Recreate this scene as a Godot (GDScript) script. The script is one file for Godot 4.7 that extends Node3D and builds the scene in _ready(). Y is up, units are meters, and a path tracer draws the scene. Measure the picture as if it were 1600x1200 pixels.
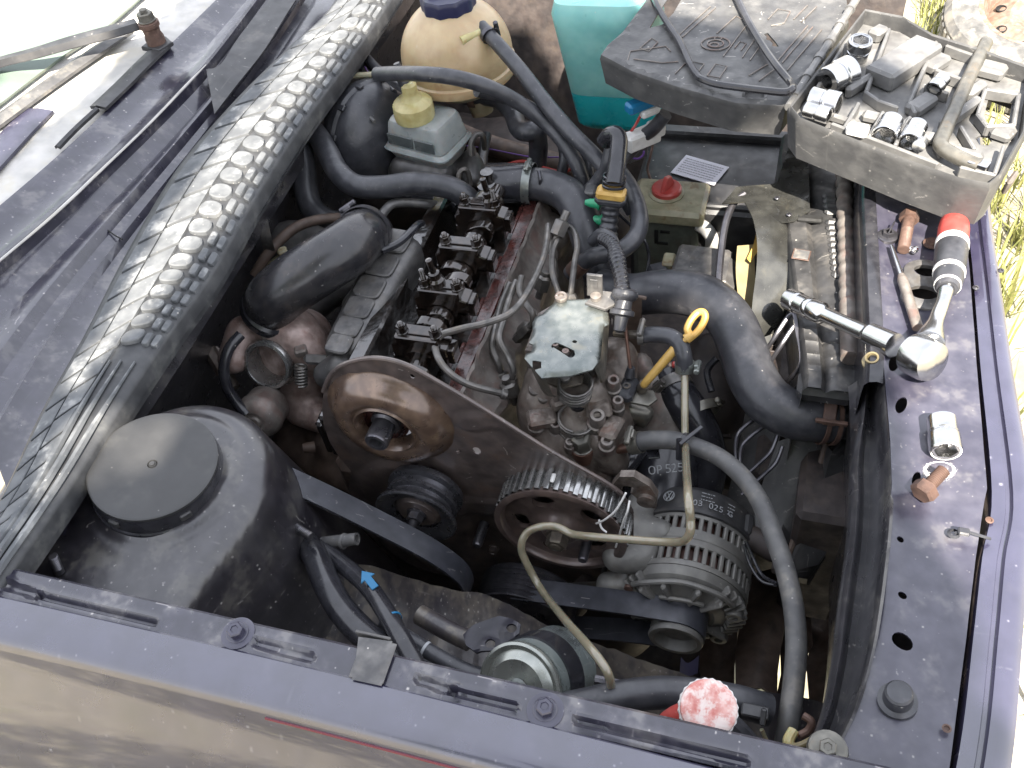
extends Node3D

# ------------------------------------------------------------------ shapes
class Geo:
	var v := PackedVector3Array()
	var f := PackedInt32Array()

	func vert(p: Vector3) -> int:
		v.append(p)
		return v.size() - 1

	func tri(a: int, b: int, c: int) -> void:
		f.append(a); f.append(b); f.append(c)

	func quad(a: int, b: int, c: int, d: int) -> void:
		tri(a, b, c); tri(a, c, d)

	func add(o: Geo, t := Transform3D.IDENTITY) -> Geo:
		var k := v.size()
		for p in o.v: v.append(t * p)
		for i in o.f: f.append(i + k)
		return self

	# a surface through rows of points
	func skin(rows: Array, cu := false, cv := false) -> Geo:
		var k := v.size()
		var n: int = rows[0].size()
		for r in rows:
			for p in r: v.append(p)
		var m := rows.size()
		for i in (m if cu else m - 1):
			for j in (n if cv else n - 1):
				var i2 := (i + 1) % m
				var j2 := (j + 1) % n
				quad(k + i * n + j, k + i * n + j2, k + i2 * n + j2, k + i2 * n + j)
		return self

	# a sheet with thickness: rows on the face, offset by d
	func sheet(rows: Array, d: Vector3) -> Geo:
		var back := []
		for r in rows:
			var q := PackedVector3Array()
			for p in r: q.append(p + d)
			back.append(q)
		skin(rows)
		skin(back)
		var edge := PackedVector3Array()
		var m := rows.size()
		var n: int = rows[0].size()
		for j in n: edge.append(rows[0][j])
		for i in range(1, m): edge.append(rows[i][n - 1])
		for j in range(n - 2, -1, -1): edge.append(rows[m - 1][j])
		for i in range(m - 2, 0, -1): edge.append(rows[i][0])
		var e2 := PackedVector3Array()
		for p in edge: e2.append(p + d)
		skin([edge, e2], false, true)
		return self

	static func perp(d: Vector3) -> Vector3:
		var a := Vector3.UP if absf(d.y) < 0.8 else Vector3.RIGHT
		return d.cross(a).normalized()

	static func smooth(pts: Array, per: int) -> PackedVector3Array:
		var o := PackedVector3Array()
		var n := pts.size()
		for i in n - 1:
			var p0: Vector3 = pts[maxi(i - 1, 0)]
			var p1: Vector3 = pts[i]
			var p2: Vector3 = pts[i + 1]
			var p3: Vector3 = pts[mini(i + 2, n - 1)]
			for k in per: o.append(p1.cubic_interpolate(p2, p0, p3, float(k) / per))
		o.append(pts[n - 1])
		return o

	# a tube along a path; rad: one radius or one per point; ribs: [depth, pitch]
	func tube(pts: Array, rad, n := 12, per := 6, ribs := [], open := false, wall := 0.0) -> Geo:
		var path := smooth(pts, per) if per > 1 else PackedVector3Array(pts)
		if ribs.size():
			var total := 0.0
			for i in path.size() - 1: total += path[i].distance_to(path[i + 1])
			var cnt := int(total / ribs[1] * 4.0)
			var np := PackedVector3Array()
			var ln := PackedFloat32Array([0.0])
			for i in path.size() - 1: ln.append(ln[i] + path[i].distance_to(path[i + 1]))
			var s := 0
			for k in cnt + 1:
				var want := total * k / cnt
				while s < path.size() - 2 and ln[s + 1] < want: s += 1
				np.append(path[s].lerp(path[s + 1], clampf((want - ln[s]) / maxf(ln[s + 1] - ln[s], 1e-6), 0, 1)))
			path = np
		var rows := []
		var up := perp((path[1] - path[0]).normalized())
		var m := path.size()
		var inner := []
		for i in m:
			var d := (path[mini(i + 1, m - 1)] - path[maxi(i - 1, 0)]).normalized()
			up = (up - d * up.dot(d)).normalized()
			var sd := d.cross(up)
			var r: float = 0.0
			if rad is float:
				r = rad
			else:
				var t: float = float(i) / (m - 1) * (rad.size() - 1)
				var q := mini(int(t), rad.size() - 2)
				r = lerpf(rad[q], rad[q + 1], smoothstep(0.0, 1.0, t - q))
			if ribs.size(): r += [0.0, ribs[0], ribs[0], 0.0][i % 4] - ribs[0] * 0.5
			var row := PackedVector3Array()
			var row2 := PackedVector3Array()
			for j in n:
				var a := TAU * j / n
				var w := up * cos(a) + sd * sin(a)
				row.append(path[i] + w * r)
				row2.append(path[i] + w * (r - wall))
			rows.append(row)
			inner.append(row2)
		if wall > 0.0:
			inner.reverse()
			rows.append_array(inner)
			skin(rows, true, true)
			return self
		var k := v.size()
		skin(rows, false, true)
		if not open:
			var a0 := vert(path[0])
			var a1 := vert(path[m - 1])
			for j in n:
				tri(a0, k + (j + 1) % n, k + j)
				tri(a1, k + (m - 1) * n + j, k + (m - 1) * n + (j + 1) % n)
		return self

	# profile of Vector2(radius, height) turned about an axis
	func lathe(prof: Array, at: Vector3, axis := Vector3.UP, n := 32, wave := Vector2.ZERO) -> Geo:
		var d := axis.normalized()
		var up := perp(d)
		var sd := d.cross(up)
		var rows := []
		for p in prof:
			var row := PackedVector3Array()
			for j in n:
				var a := TAU * j / n
				var r: float = p.x
				if wave.x > 0.0: r *= 1.0 + wave.x * cos(a * wave.y)
				row.append(at + d * p.y + (up * cos(a) + sd * sin(a)) * r)
			rows.append(row)
		skin(rows, false, true)
		return self

	func box(c: Vector3, s: Vector3, bev := 0.001, b := Basis.IDENTITY) -> Geo:
		var h := s * 0.5
		var e := minf(bev, minf(h.x, minf(h.y, h.z)) * 0.9)
		var id := {}
		for sx in [-1, 1]:
			for sy in [-1, 1]:
				for sz in [-1, 1]:
					var q := Vector3(h.x * sx, h.y * sy, h.z * sz)
					for ax in 3:
						var p := q
						for o in 3:
							if o != ax: p[o] -= e * signf(q[o])
						id[[sx, sy, sz, ax]] = vert(c + b * p)
		for ax in 3:
			var u := (ax + 1) % 3
			var w := (ax + 2) % 3
			for s1 in [-1, 1]:
				var q := []
				for uv in [[-1, -1], [1, -1], [1, 1], [-1, 1]]:
					var k := [0, 0, 0]
					k[ax] = s1; k[u] = uv[0]; k[w] = uv[1]
					q.append(id[[k[0], k[1], k[2], ax]])
				if s1 < 0: q.reverse()
				quad(q[0], q[1], q[2], q[3])
			for s1 in [-1, 1]:
				for s2 in [-1, 1]:
					var k := [0, 0, 0]
					k[u] = s1; k[w] = s2; k[ax] = -1
					var k2 := k.duplicate()
					k2[ax] = 1
					var q := [id[[k[0], k[1], k[2], u]], id[[k2[0], k2[1], k2[2], u]], id[[k2[0], k2[1], k2[2], w]], id[[k[0], k[1], k[2], w]]]
					if s1 * s2 < 0: q.reverse()
					quad(q[0], q[1], q[2], q[3])
		for sx in [-1, 1]:
			for sy in [-1, 1]:
				for sz in [-1, 1]:
					var q := [id[[sx, sy, sz, 0]], id[[sx, sy, sz, 1]], id[[sx, sy, sz, 2]]]
					if sx * sy * sz < 0: q.reverse()
					tri(q[0], q[1], q[2])
		return self

	# an outline (2D in ux, uy) raised along ux x uy by h, top edge bevelled
	func prism(poly: Array, at: Vector3, ux: Vector3, uy: Vector3, h: float, bev := 0.001) -> Geo:
		var pl := PackedVector2Array(poly)
		if Geometry2D.is_polygon_clockwise(pl): pl.reverse()
		var n := pl.size()
		var nz := ux.cross(uy).normalized()
		var ins := PackedVector2Array()
		for i in n:
			var a := (pl[i] - pl[(i + n - 1) % n]).normalized()
			var c := (pl[(i + 1) % n] - pl[i]).normalized()
			var m := Vector2(-a.y - c.y, a.x + c.x)
			m = m / maxf(m.length_squared(), 0.4) * 2.0
			ins.append(pl[i] + m * bev)
		var k := v.size()
		for i in n: vert(at + ux * pl[i].x + uy * pl[i].y)
		for i in n: vert(at + ux * pl[i].x + uy * pl[i].y + nz * (h - bev))
		for i in n: vert(at + ux * ins[i].x + uy * ins[i].y + nz * h)
		for r in 2:
			for i in n: quad(k + r * n + i, k + r * n + (i + 1) % n, k + (r + 1) * n + (i + 1) % n, k + (r + 1) * n + i)
		var t := Geometry2D.triangulate_polygon(pl)
		for i in range(0, t.size(), 3):
			tri(k + 2 * n + t[i], k + 2 * n + t[i + 1], k + 2 * n + t[i + 2])
			tri(k + t[i], k + t[i + 2], k + t[i + 1])
		return self

	# a flat or embossed plate with holes; hf(p) gives the relief along the normal
	func plate(outline: Array, holes: Array, step: float, hf, at: Vector3, ux: Vector3, uy: Vector3, thick: float) -> Geo:
		var loops := []
		for l in [outline] + holes:
			var q := PackedVector2Array()
			for i in l.size():
				var a: Vector2 = l[i]
				var b: Vector2 = l[(i + 1) % l.size()]
				var c := maxi(1, int(ceil(a.distance_to(b) / step)))
				for j in c: q.append(a.lerp(b, float(j) / c))
			loops.append(q)
		var pts := PackedVector2Array()
		for q in loops: pts.append_array(q)
		var lo: Vector2 = loops[0][0]
		var hi := lo
		for p in loops[0]:
			lo = lo.min(p); hi = hi.max(p)
		var r := RandomNumberGenerator.new()
		var y := lo.y + step * 0.5
		var odd := false
		while y < hi.y:
			var x := lo.x + (step if odd else step * 0.5)
			while x < hi.x:
				var p := Vector2(x, y) + Vector2(r.randf() - 0.5, r.randf() - 0.5) * step * 0.05
				var ok := Geometry2D.is_point_in_polygon(p, loops[0])
				for h in range(1, loops.size()):
					if ok and Geometry2D.is_point_in_polygon(p, loops[h]): ok = false
				if ok:
					for q in loops:
						for e in q:
							if absf(e.x - p.x) < step * 0.5 and e.distance_squared_to(p) < step * step * 0.2:
								ok = false
								break
						if not ok: break
				if ok: pts.append(p)
				x += step
			y += step * 0.87
			odd = not odd
		var t := Geometry2D.triangulate_delaunay(pts)
		var nz := ux.cross(uy).normalized()
		if nz.y < -0.5: nz = -nz # a plate drawn in x and z has its relief upwards
		thick = absf(thick)
		var k := v.size()
		var m := pts.size()
		for side in 2:
			for p in pts:
				var z := 0.0
				if hf is Callable: z = hf.call(p)
				vert(at + ux * p.x + uy * p.y + nz * (z - thick * side))
		var used := {}
		for i in range(0, t.size(), 3):
			var c := (pts[t[i]] + pts[t[i + 1]] + pts[t[i + 2]]) / 3.0
			var ok := Geometry2D.is_point_in_polygon(c, loops[0])
			for h in range(1, loops.size()):
				if ok and Geometry2D.is_point_in_polygon(c, loops[h]): ok = false
			if not ok: continue
			var q := [t[i], t[i + 1], t[i + 2]]
			if (pts[q[1]] - pts[q[0]]).cross(pts[q[2]] - pts[q[0]]) < 0.0: q.reverse()
			tri(k + q[0], k + q[1], k + q[2])
			tri(k + m + q[0], k + m + q[2], k + m + q[1])
			for e in 3:
				var a: int = q[e]
				var b: int = q[(e + 1) % 3]
				if used.has(Vector2i(b, a)): used.erase(Vector2i(b, a))
				else: used[Vector2i(a, b)] = true
		for e in used: quad(k + e.x, k + m + e.x, k + m + e.y, k + e.y)
		return self

	# hexagon head with washer; axis points away from the surface
	func bolt(at: Vector3, axis: Vector3, af: float, h: float, washer := 0.0, stud := 0.0) -> Geo:
		var d := axis.normalized()
		var b := at
		if washer > 0.0:
			lathe([Vector2(0, 0), Vector2(washer, 0), Vector2(washer, 0.0012), Vector2(washer * 0.92, 0.0018), Vector2(0, 0.0018)], b, d, 28)
			b += d * 0.0018
		var r := af / sqrt(3.0)
		lathe([Vector2(r, 0), Vector2(r, h * 0.85), Vector2(r * 0.86, h), Vector2(r * 0.5, h), Vector2(r * 0.42, h * 0.86), Vector2(0, h * 0.86)], b, d, 6)
		if stud > 0.0:
			var pr := [Vector2(af * 0.3, 0)]
			var z := h * 0.9
			while z < h + stud:
				pr.append(Vector2(af * 0.3, z))
				pr.append(Vector2(af * 0.26, z + 0.0006))
				z += 0.0012
			pr.append(Vector2(0, z))
			lathe(pr, b, d, 12)
		return self

	func thread(at: Vector3, axis: Vector3, r: float, l: float, plain := 0.0, pitch := 0.0016) -> Geo:
		var pr := [Vector2(0, 0), Vector2(r, 0), Vector2(r, plain)]
		var z := plain
		while z < l:
			pr.append(Vector2(r * 0.84, z + pitch * 0.5))
			z += pitch
			pr.append(Vector2(r, z))
		pr.append(Vector2(r * 0.8, z + 0.0006)); pr.append(Vector2(0, z + 0.0006))
		return lathe(pr, at, axis, 14)

	func helix(at: Vector3, axis: Vector3, r: float, pitch: float, turns: float, wire: float) -> Geo:
		var d := axis.normalized()
		var up := perp(d)
		var sd := d.cross(up)
		var p := []
		var n := int(turns * 16)
		for i in n + 1:
			var a := TAU * i / 16.0
			p.append(at + d * pitch * i / 16.0 + (up * cos(a) + sd * sin(a)) * r)
		return tube(p, wire, 7, 1)

	# smooth union of capsules [a, b, ra, rb], meshed as surface nets
	func blob(caps: Array, cell: float, soft: float) -> Geo:
		var lo := Vector3.INF
		var hi := -Vector3.INF
		for c in caps:
			var rr := Vector3.ONE * (maxf(c[2], c[3]) + soft + cell)
			lo = lo.min(c[0] - rr).min(c[1] - rr)
			hi = hi.max(c[0] + rr).max(c[1] + rr)
		var n := Vector3i(((hi - lo) / cell).ceil()) + Vector3i.ONE
		var val := PackedFloat32Array()
		val.resize(n.x * n.y * n.z)
		val.fill(1.0)
		for c in caps:
			var a: Vector3 = c[0]
			var b: Vector3 = c[1]
			var rr := Vector3.ONE * (maxf(c[2], c[3]) + soft + cell)
			var i0 := Vector3i(((a.min(b) - rr - lo) / cell).floor()).clamp(Vector3i.ZERO, n - Vector3i.ONE)
			var i1 := Vector3i(((a.max(b) + rr - lo) / cell).ceil()).clamp(Vector3i.ZERO, n - Vector3i.ONE)
			var ab := b - a
			var l2 := maxf(ab.length_squared(), 1e-9)
			for z in range(i0.z, i1.z + 1):
				for y in range(i0.y, i1.y + 1):
					for x in range(i0.x, i1.x + 1):
						var p := lo + Vector3(x, y, z) * cell
						var t := clampf((p - a).dot(ab) / l2, 0, 1)
						var d := p.distance_to(a + ab * t) - lerpf(c[2], c[3], t)
						var ix := (z * n.y + y) * n.x + x
						var o := val[ix]
						if d > o + soft: continue
						var hh := maxf(soft - absf(d - o), 0.0) / soft
						val[ix] = minf(d, o) - hh * hh * soft * 0.25
		var id := {}
		var off := [Vector3i(0, 0, 0), Vector3i(1, 0, 0), Vector3i(0, 1, 0), Vector3i(1, 1, 0), Vector3i(0, 0, 1), Vector3i(1, 0, 1), Vector3i(0, 1, 1), Vector3i(1, 1, 1)]
		var eds := [[0, 1], [2, 3], [4, 5], [6, 7], [0, 2], [1, 3], [4, 6], [5, 7], [0, 4], [1, 5], [2, 6], [3, 7]]
		for z in n.z - 1:
			for y in n.y - 1:
				for x in n.x - 1:
					var base := (z * n.y + y) * n.x + x
					var g := [val[base], val[base + 1], val[base + n.x], val[base + n.x + 1], val[base + n.x * n.y], val[base + n.x * n.y + 1], val[base + n.x * n.y + n.x], val[base + n.x * n.y + n.x + 1]]
					var neg := 0
					for q in g:
						if q < 0.0: neg += 1
					if neg == 0 or neg == 8: continue
					var sum := Vector3.ZERO
					var cnt := 0
					for e in eds:
						if (g[e[0]] < 0.0) != (g[e[1]] < 0.0):
							sum += Vector3(off[e[0]]).lerp(Vector3(off[e[1]]), g[e[0]] / (g[e[0]] - g[e[1]]))
							cnt += 1
					id[base] = vert(lo + (Vector3(x, y, z) + sum / cnt) * cell)
		for base in id:
			var x: int = base % n.x
			var y: int = (base / n.x) % n.y
			var z: int = base / (n.x * n.y)
			if x == 0 or y == 0 or z == 0: continue
			var st := [1, n.x, n.x * n.y]
			for ax in 3:
				var s0: bool = val[base] < 0.0
				if s0 == (val[base + st[ax]] < 0.0): continue
				var u: int = st[(ax + 1) % 3]
				var w: int = st[(ax + 2) % 3]
				if not (id.has(base - u) and id.has(base - w) and id.has(base - u - w)): continue
				if s0: quad(id[base], id[base - u], id[base - u - w], id[base - w])
				else: quad(id[base], id[base - w], id[base - u - w], id[base - u])
		return self

	# the finished mesh, moved by -org, edges sharper than deg kept sharp
	func done(org: Vector3, deg := 35.0) -> ArrayMesh:
		var n := f.size() / 3
		var nv := v.size()
		var fn := PackedVector3Array()
		fn.resize(n)
		var vol := 0.0
		for i in n:
			var a := v[f[i * 3]] - v[0]
			var b := v[f[i * 3 + 1]] - v[0]
			var c := v[f[i * 3 + 2]] - v[0]
			fn[i] = (b - a).cross(c - a)
			vol += a.dot(b.cross(c))
		var flip := vol < 0.0
		var head := PackedInt32Array()
		head.resize(nv)
		head.fill(-1)
		var nxt := PackedInt32Array()
		nxt.resize(n * 3)
		var un := PackedVector3Array()
		un.resize(n)
		for i in n:
			if flip: fn[i] = -fn[i]
			un[i] = fn[i].normalized()
			for k in 3:
				nxt[i * 3 + k] = head[f[i * 3 + k]]
				head[f[i * 3 + k]] = i * 3 + k
		var cs := cos(deg_to_rad(deg))
		var pv := PackedVector3Array()
		var pn := PackedVector3Array()
		pv.resize(n * 3)
		pn.resize(n * 3)
		var w := 0
		for i in n:
			if fn[i].length_squared() < 1e-22: continue
			for kk in 3:
				var k: int = kk if flip else [0, 2, 1][kk]
				var q := f[i * 3 + k]
				var s := Vector3.ZERO
				var e := head[q]
				while e >= 0:
					var o := e / 3
					if un[o].dot(un[i]) > cs: s += fn[o]
					e = nxt[e]
				pv[w] = v[q] - org
				pn[w] = s.normalized()
				w += 1
		pv.resize(w)
		pn.resize(w)
		var arr := []
		arr.resize(Mesh.ARRAY_MAX)
		arr[Mesh.ARRAY_VERTEX] = pv
		arr[Mesh.ARRAY_NORMAL] = pn
		var m := ArrayMesh.new()
		m.add_surface_from_arrays(Mesh.PRIMITIVE_TRIANGLES, arr)
		return m

	func base() -> Vector3:
		var lo := Vector3.INF
		var hi := -Vector3.INF
		for p in v:
			lo = lo.min(p); hi = hi.max(p)
		return Vector3((lo.x + hi.x) * 0.5, lo.y, (lo.z + hi.z) * 0.5)

func v3(x: float, y: float, z: float) -> Vector3:
	return Vector3(x, y, z)

func v2(x: float, y: float) -> Vector2:
	return Vector2(x, y)

# ------------------------------------------------------------------ naming
var taken := {}
var org := {}

func numbered(called: String, parent: Node) -> String:
	var key := "%d/%s" % [parent.get_instance_id(), called]
	taken[key] = taken.get(key, -1) + 1
	return called if taken[key] == 0 else "%s_%03d" % [called, taken[key]]

func tag(o: Node, label: String, category: String, group := "") -> void:
	o.set_meta("label", label)
	o.set_meta("category", category)
	if group: o.set_meta("group", group)

# a thing with parts, its node at the thing's base
func thing(called: String, label: String, category: String, at: Vector3, group := "") -> Node3D:
	var o := Node3D.new()
	o.name = numbered(called, self)
	add_child(o, true)
	o.position = at
	org[o] = at
	tag(o, label, category, group)
	return o

# a part (or sub-part) of a thing
func part(parent: Node3D, called: String, g: Geo, m: Material, deg := 35.0) -> MeshInstance3D:
	var o := MeshInstance3D.new()
	o.name = numbered(called, parent)
	o.mesh = g.done(org[parent], deg)
	o.material_override = m
	parent.add_child(o, true)
	org[o] = org[parent]
	return o

# a thing that is one mesh
func solo(called: String, label: String, category: String, g: Geo, m: Material, group := "", deg := 35.0) -> MeshInstance3D:
	var o := MeshInstance3D.new()
	o.name = numbered(called, self)
	var at := g.base()
	o.mesh = g.done(at, deg)
	o.material_override = m
	add_child(o, true)
	o.position = at
	org[o] = at
	tag(o, label, category, group)
	return o

func structure(called: String, g: Geo, m: Material, deg := 35.0) -> MeshInstance3D:
	var o := MeshInstance3D.new()
	o.name = numbered(called, self)
	o.mesh = g.done(Vector3.ZERO, deg)
	o.material_override = m
	add_child(o, true)
	org[o] = Vector3.ZERO
	o.set_meta("kind", "structure")
	return o

# lettering lying on a surface: at = centre, ux = reading direction, uy = up
func letters(parent: Node3D, text: String, at: Vector3, ux: Vector3, uy: Vector3, high: float, m: Material) -> void:
	var t := TextMesh.new()
	var fo := SystemFont.new()
	fo.font_names = PackedStringArray(["Droid Sans"])
	t.font = fo
	t.text = text
	t.font_size = 32
	t.pixel_size = high / 32.0
	t.depth = 0.0006
	var o := MeshInstance3D.new()
	o.name = numbered("lettering", parent)
	o.mesh = t
	o.material_override = m
	parent.add_child(o, true)
	var x := ux.normalized()
	var z := x.cross(uy).normalized()
	o.transform = Transform3D(Basis(x, z.cross(x), z), at - org[parent])

# ------------------------------------------------------------------ materials
const N := 256
var noises := []
var gray_tex := {}

func make_noises() -> void:
	for s in [[0.012, 4, 11], [0.035, 5, 23], [0.11, 3, 37], [0.02, 5, 51]]:
		var fn := FastNoiseLite.new()
		fn.seed = s[2]
		fn.noise_type = FastNoiseLite.TYPE_SIMPLEX_SMOOTH
		fn.frequency = s[0]
		fn.fractal_octaves = s[1]
		var im := fn.get_seamless_image(N, N)
		im.convert(Image.FORMAT_L8)
		noises.append(im.get_data())

func gray(which: int, lo: float, hi: float) -> Texture2D:
	var key := "%d %.2f %.2f" % [which, lo, hi]
	if not gray_tex.has(key):
		var d: PackedByteArray = noises[which]
		var o := PackedByteArray()
		o.resize(N * N)
		for i in N * N: o[i] = int(255.0 * clampf(lerpf(lo, hi, d[i] / 255.0), 0, 1))
		gray_tex[key] = ImageTexture.create_from_image(Image.create_from_data(N, N, false, Image.FORMAT_L8, o))
	return gray_tex[key]

func c3(r: float, g: float, b: float) -> Color:
	return Color(r, g, b)

var mat_seed := 1

# a surface between two base colours with blotches, dust, dots and scratches
func mk(a: Color, b: Color, rough: float, metal: float, o := {}) -> StandardMaterial3D:
	var m := StandardMaterial3D.new()
	var n1: PackedByteArray = noises[0]
	var n2: PackedByteArray = noises[1]
	var n3: PackedByteArray = noises[2]
	var n4: PackedByteArray = noises[3]
	var dust: float = o.get("dust", 0.0)
	var ca := a.linear_to_srgb()
	var cb := b.linear_to_srgb()
	var cd: Color = o.get("dc", c3(0.20, 0.17, 0.13)).linear_to_srgb()
	var px := PackedByteArray()
	px.resize(N * N * 3)
	mat_seed += 1
	var sh := mat_seed * 7919 % (N * N)
	for i in N * N:
		var j := (i + sh) % (N * N)
		var t := clampf((n2[j] * 0.6 + n1[j] * 0.4 - 70.0) / 115.0, 0, 1)
		var c := ca.lerp(cb, t)
		if dust > 0.0:
			var d := clampf((n4[i] * 0.55 + n3[j] * 0.2 + n1[j] * 0.25 - 165.0 + dust * 85.0) / 60.0, 0, 1)
			c = c.lerp(cd, d * d * minf(dust * 1.3, 0.9))
		px[i * 3] = int(c.r * 255.0); px[i * 3 + 1] = int(c.g * 255.0); px[i * 3 + 2] = int(c.b * 255.0)
	var im := Image.create_from_data(N, N, false, Image.FORMAT_RGB8, px)
	var r := RandomNumberGenerator.new()
	r.seed = mat_seed * 101
	var sc: Color = o.get("spc", c3(0.45, 0.42, 0.38)).linear_to_srgb()
	for k in int(o.get("spk", 0)):
		var w := 2 if r.randf() < 0.25 else 1
		im.fill_rect(Rect2i(r.randi() % N, r.randi() % N, w, w), sc.lerp(cb, r.randf() * 0.7))
	for k in int(o.get("scr", 0)):
		var p := Vector2(r.randf() * N, r.randf() * N)
		var d := Vector2.from_angle(r.randf() * TAU)
		for s in 4 + r.randi() % 14:
			p += d
			d = d.rotated((r.randf() - 0.5) * 0.2)
			im.set_pixel(posmod(int(p.x), N), posmod(int(p.y), N), sc.lerp(cb, 0.3))
	im.generate_mipmaps()
	m.albedo_texture = ImageTexture.create_from_image(im)
	m.roughness = rough
	var rr: float = o.get("rr", 0.35)
	m.roughness_texture = gray(1, 1.0 - rr, 1.0 + rr * 0.3)
	m.metallic = metal
	m.metallic_specular = o.get("spec", 0.5)
	m.uv1_triplanar = true
	m.uv1_world_triplanar = true
	m.uv1_scale = Vector3.ONE * float(o.get("sc", 4.5))
	if o.get("bump", 0.0) > 0.0:
		m.heightmap_enabled = true
		m.heightmap_texture = gray(int(o.get("bn", 1)), 0.0, 1.0)
		m.heightmap_scale = o.bump
	if o.get("coat", 0.0) > 0.0:
		m.clearcoat_enabled = true
		m.clearcoat = o.coat
		m.clearcoat_roughness = o.get("coatr", 0.08)
	if o.get("sss", 0.0) > 0.0:
		m.subsurf_scatter_enabled = true
		m.subsurf_scatter_strength = o.sss
	return m

func flat(c: Color, rough: float, metal := 0.0) -> StandardMaterial3D:
	var m := StandardMaterial3D.new()
	m.albedo_color = c.linear_to_srgb()
	m.roughness = rough
	m.metallic = metal
	m.roughness_texture = gray(2, 0.75, 1.0)
	m.uv1_triplanar = true
	m.uv1_world_triplanar = true
	m.uv1_scale = Vector3.ONE * 5.0
	return m

func arc2(cx: float, cy: float, rx: float, ry: float, n := 20, a0 := 0.0, a1 := TAU) -> Array:
	var o := []
	for i in n:
		var a := a0 + (a1 - a0) * i / (n if absf(a1 - a0 - TAU) < 0.01 else n - 1)
		o.append(Vector2(cx + rx * cos(a), cy + ry * sin(a)))
	return o

func rows2(a: Array, b: Array, per := 4) -> Array:
	return [Geo.smooth(a, per), Geo.smooth(b, per)]

func gz() -> Geo:
	return Geo.new()

# a hose clamp: band round a hose at p along d, with its screw
func clamp_geo(p: Vector3, d: Vector3, r: float, w := 0.009, side := Vector3.UP) -> Geo:
	var g := gz()
	g.lathe([Vector2(r, -w / 2), Vector2(r + 0.0012, -w / 2), Vector2(r + 0.0012, w / 2), Vector2(r, w / 2)], p, d, 28)
	var n := d.normalized()
	var s := (side - n * side.dot(n)).normalized()
	var b := Basis(n, s, n.cross(s))
	g.box(p + s * (r + 0.003), Vector3(w * 0.9, 0.005, 0.011), 0.001, b)
	g.lathe([Vector2(0, -0.009), Vector2(0.0032, -0.009), Vector2(0.0032, 0.012), Vector2(0.002, 0.013), Vector2(0, 0.013)], p + s * (r + 0.004), n.cross(s), 8)
	return g

# ------------------------------------------------------------------ scene
var M := {}

func _ready() -> void:
	make_noises()
	view_and_light()
	materials()
	ground()
	body_shell()
	scuttle()
	engine()
	timing_side()
	pump()
	turbo_side()
	alternator()
	reservoirs()
	hoses()
	cooling()
	front_tools()
	tool_case()
	near_side()
	added_shade_tree()

func view_and_light() -> void:
	var cam := Camera3D.new()
	cam.name = "camera"
	cam.fov = rad_to_deg(2.0 * atan(600.0 / 1450.0))
	cam.near = 0.01
	cam.far = 400.0
	cam.transform = Transform3D(Basis(v3(0.95608, -0.1115, -0.27106), v3(-0.13341, 0.6579, -0.74119), v3(0.26098, 0.7448, 0.61413)).orthonormalized(), v3(0, 1.6, 0))
	add_child(cam)
	cam.current = true
	var we := WorldEnvironment.new()
	we.name = "world_environment"
	var e := Environment.new()
	e.background_mode = Environment.BG_SKY
	var sm := ProceduralSkyMaterial.new()
	sm.sky_top_color = Color(0.85, 0.87, 0.92)
	sm.sky_horizon_color = Color(0.94, 0.94, 0.94)
	sm.sky_curve = 0.18
	sm.sky_energy_multiplier = 0.78
	sm.ground_bottom_color = Color(0.5, 0.46, 0.38)
	sm.ground_horizon_color = Color(0.7, 0.68, 0.62)
	var sky := Sky.new()
	sky.sky_material = sm
	e.sky = sky
	e.tonemap_mode = Environment.TONE_MAPPER_LINEAR
	e.tonemap_exposure = 5.2
	e.sdfgi_enabled = true
	e.ssao_enabled = true
	e.ssil_enabled = true
	we.environment = e
	add_child(we)
	var sun := DirectionalLight3D.new()
	sun.name = "sun"
	sun.light_energy = 1.6
	sun.light_color = Color(1.0, 0.965, 0.91)
	sun.light_angular_distance = 0.5
	sun.shadow_enabled = true
	add_child(sun)
	sun.look_at_from_position(Vector3.ZERO, -sun_dir(), Vector3.UP)

func sun_dir() -> Vector3:
	return v3(0.22, 0.80, 0.55).normalized()

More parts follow.
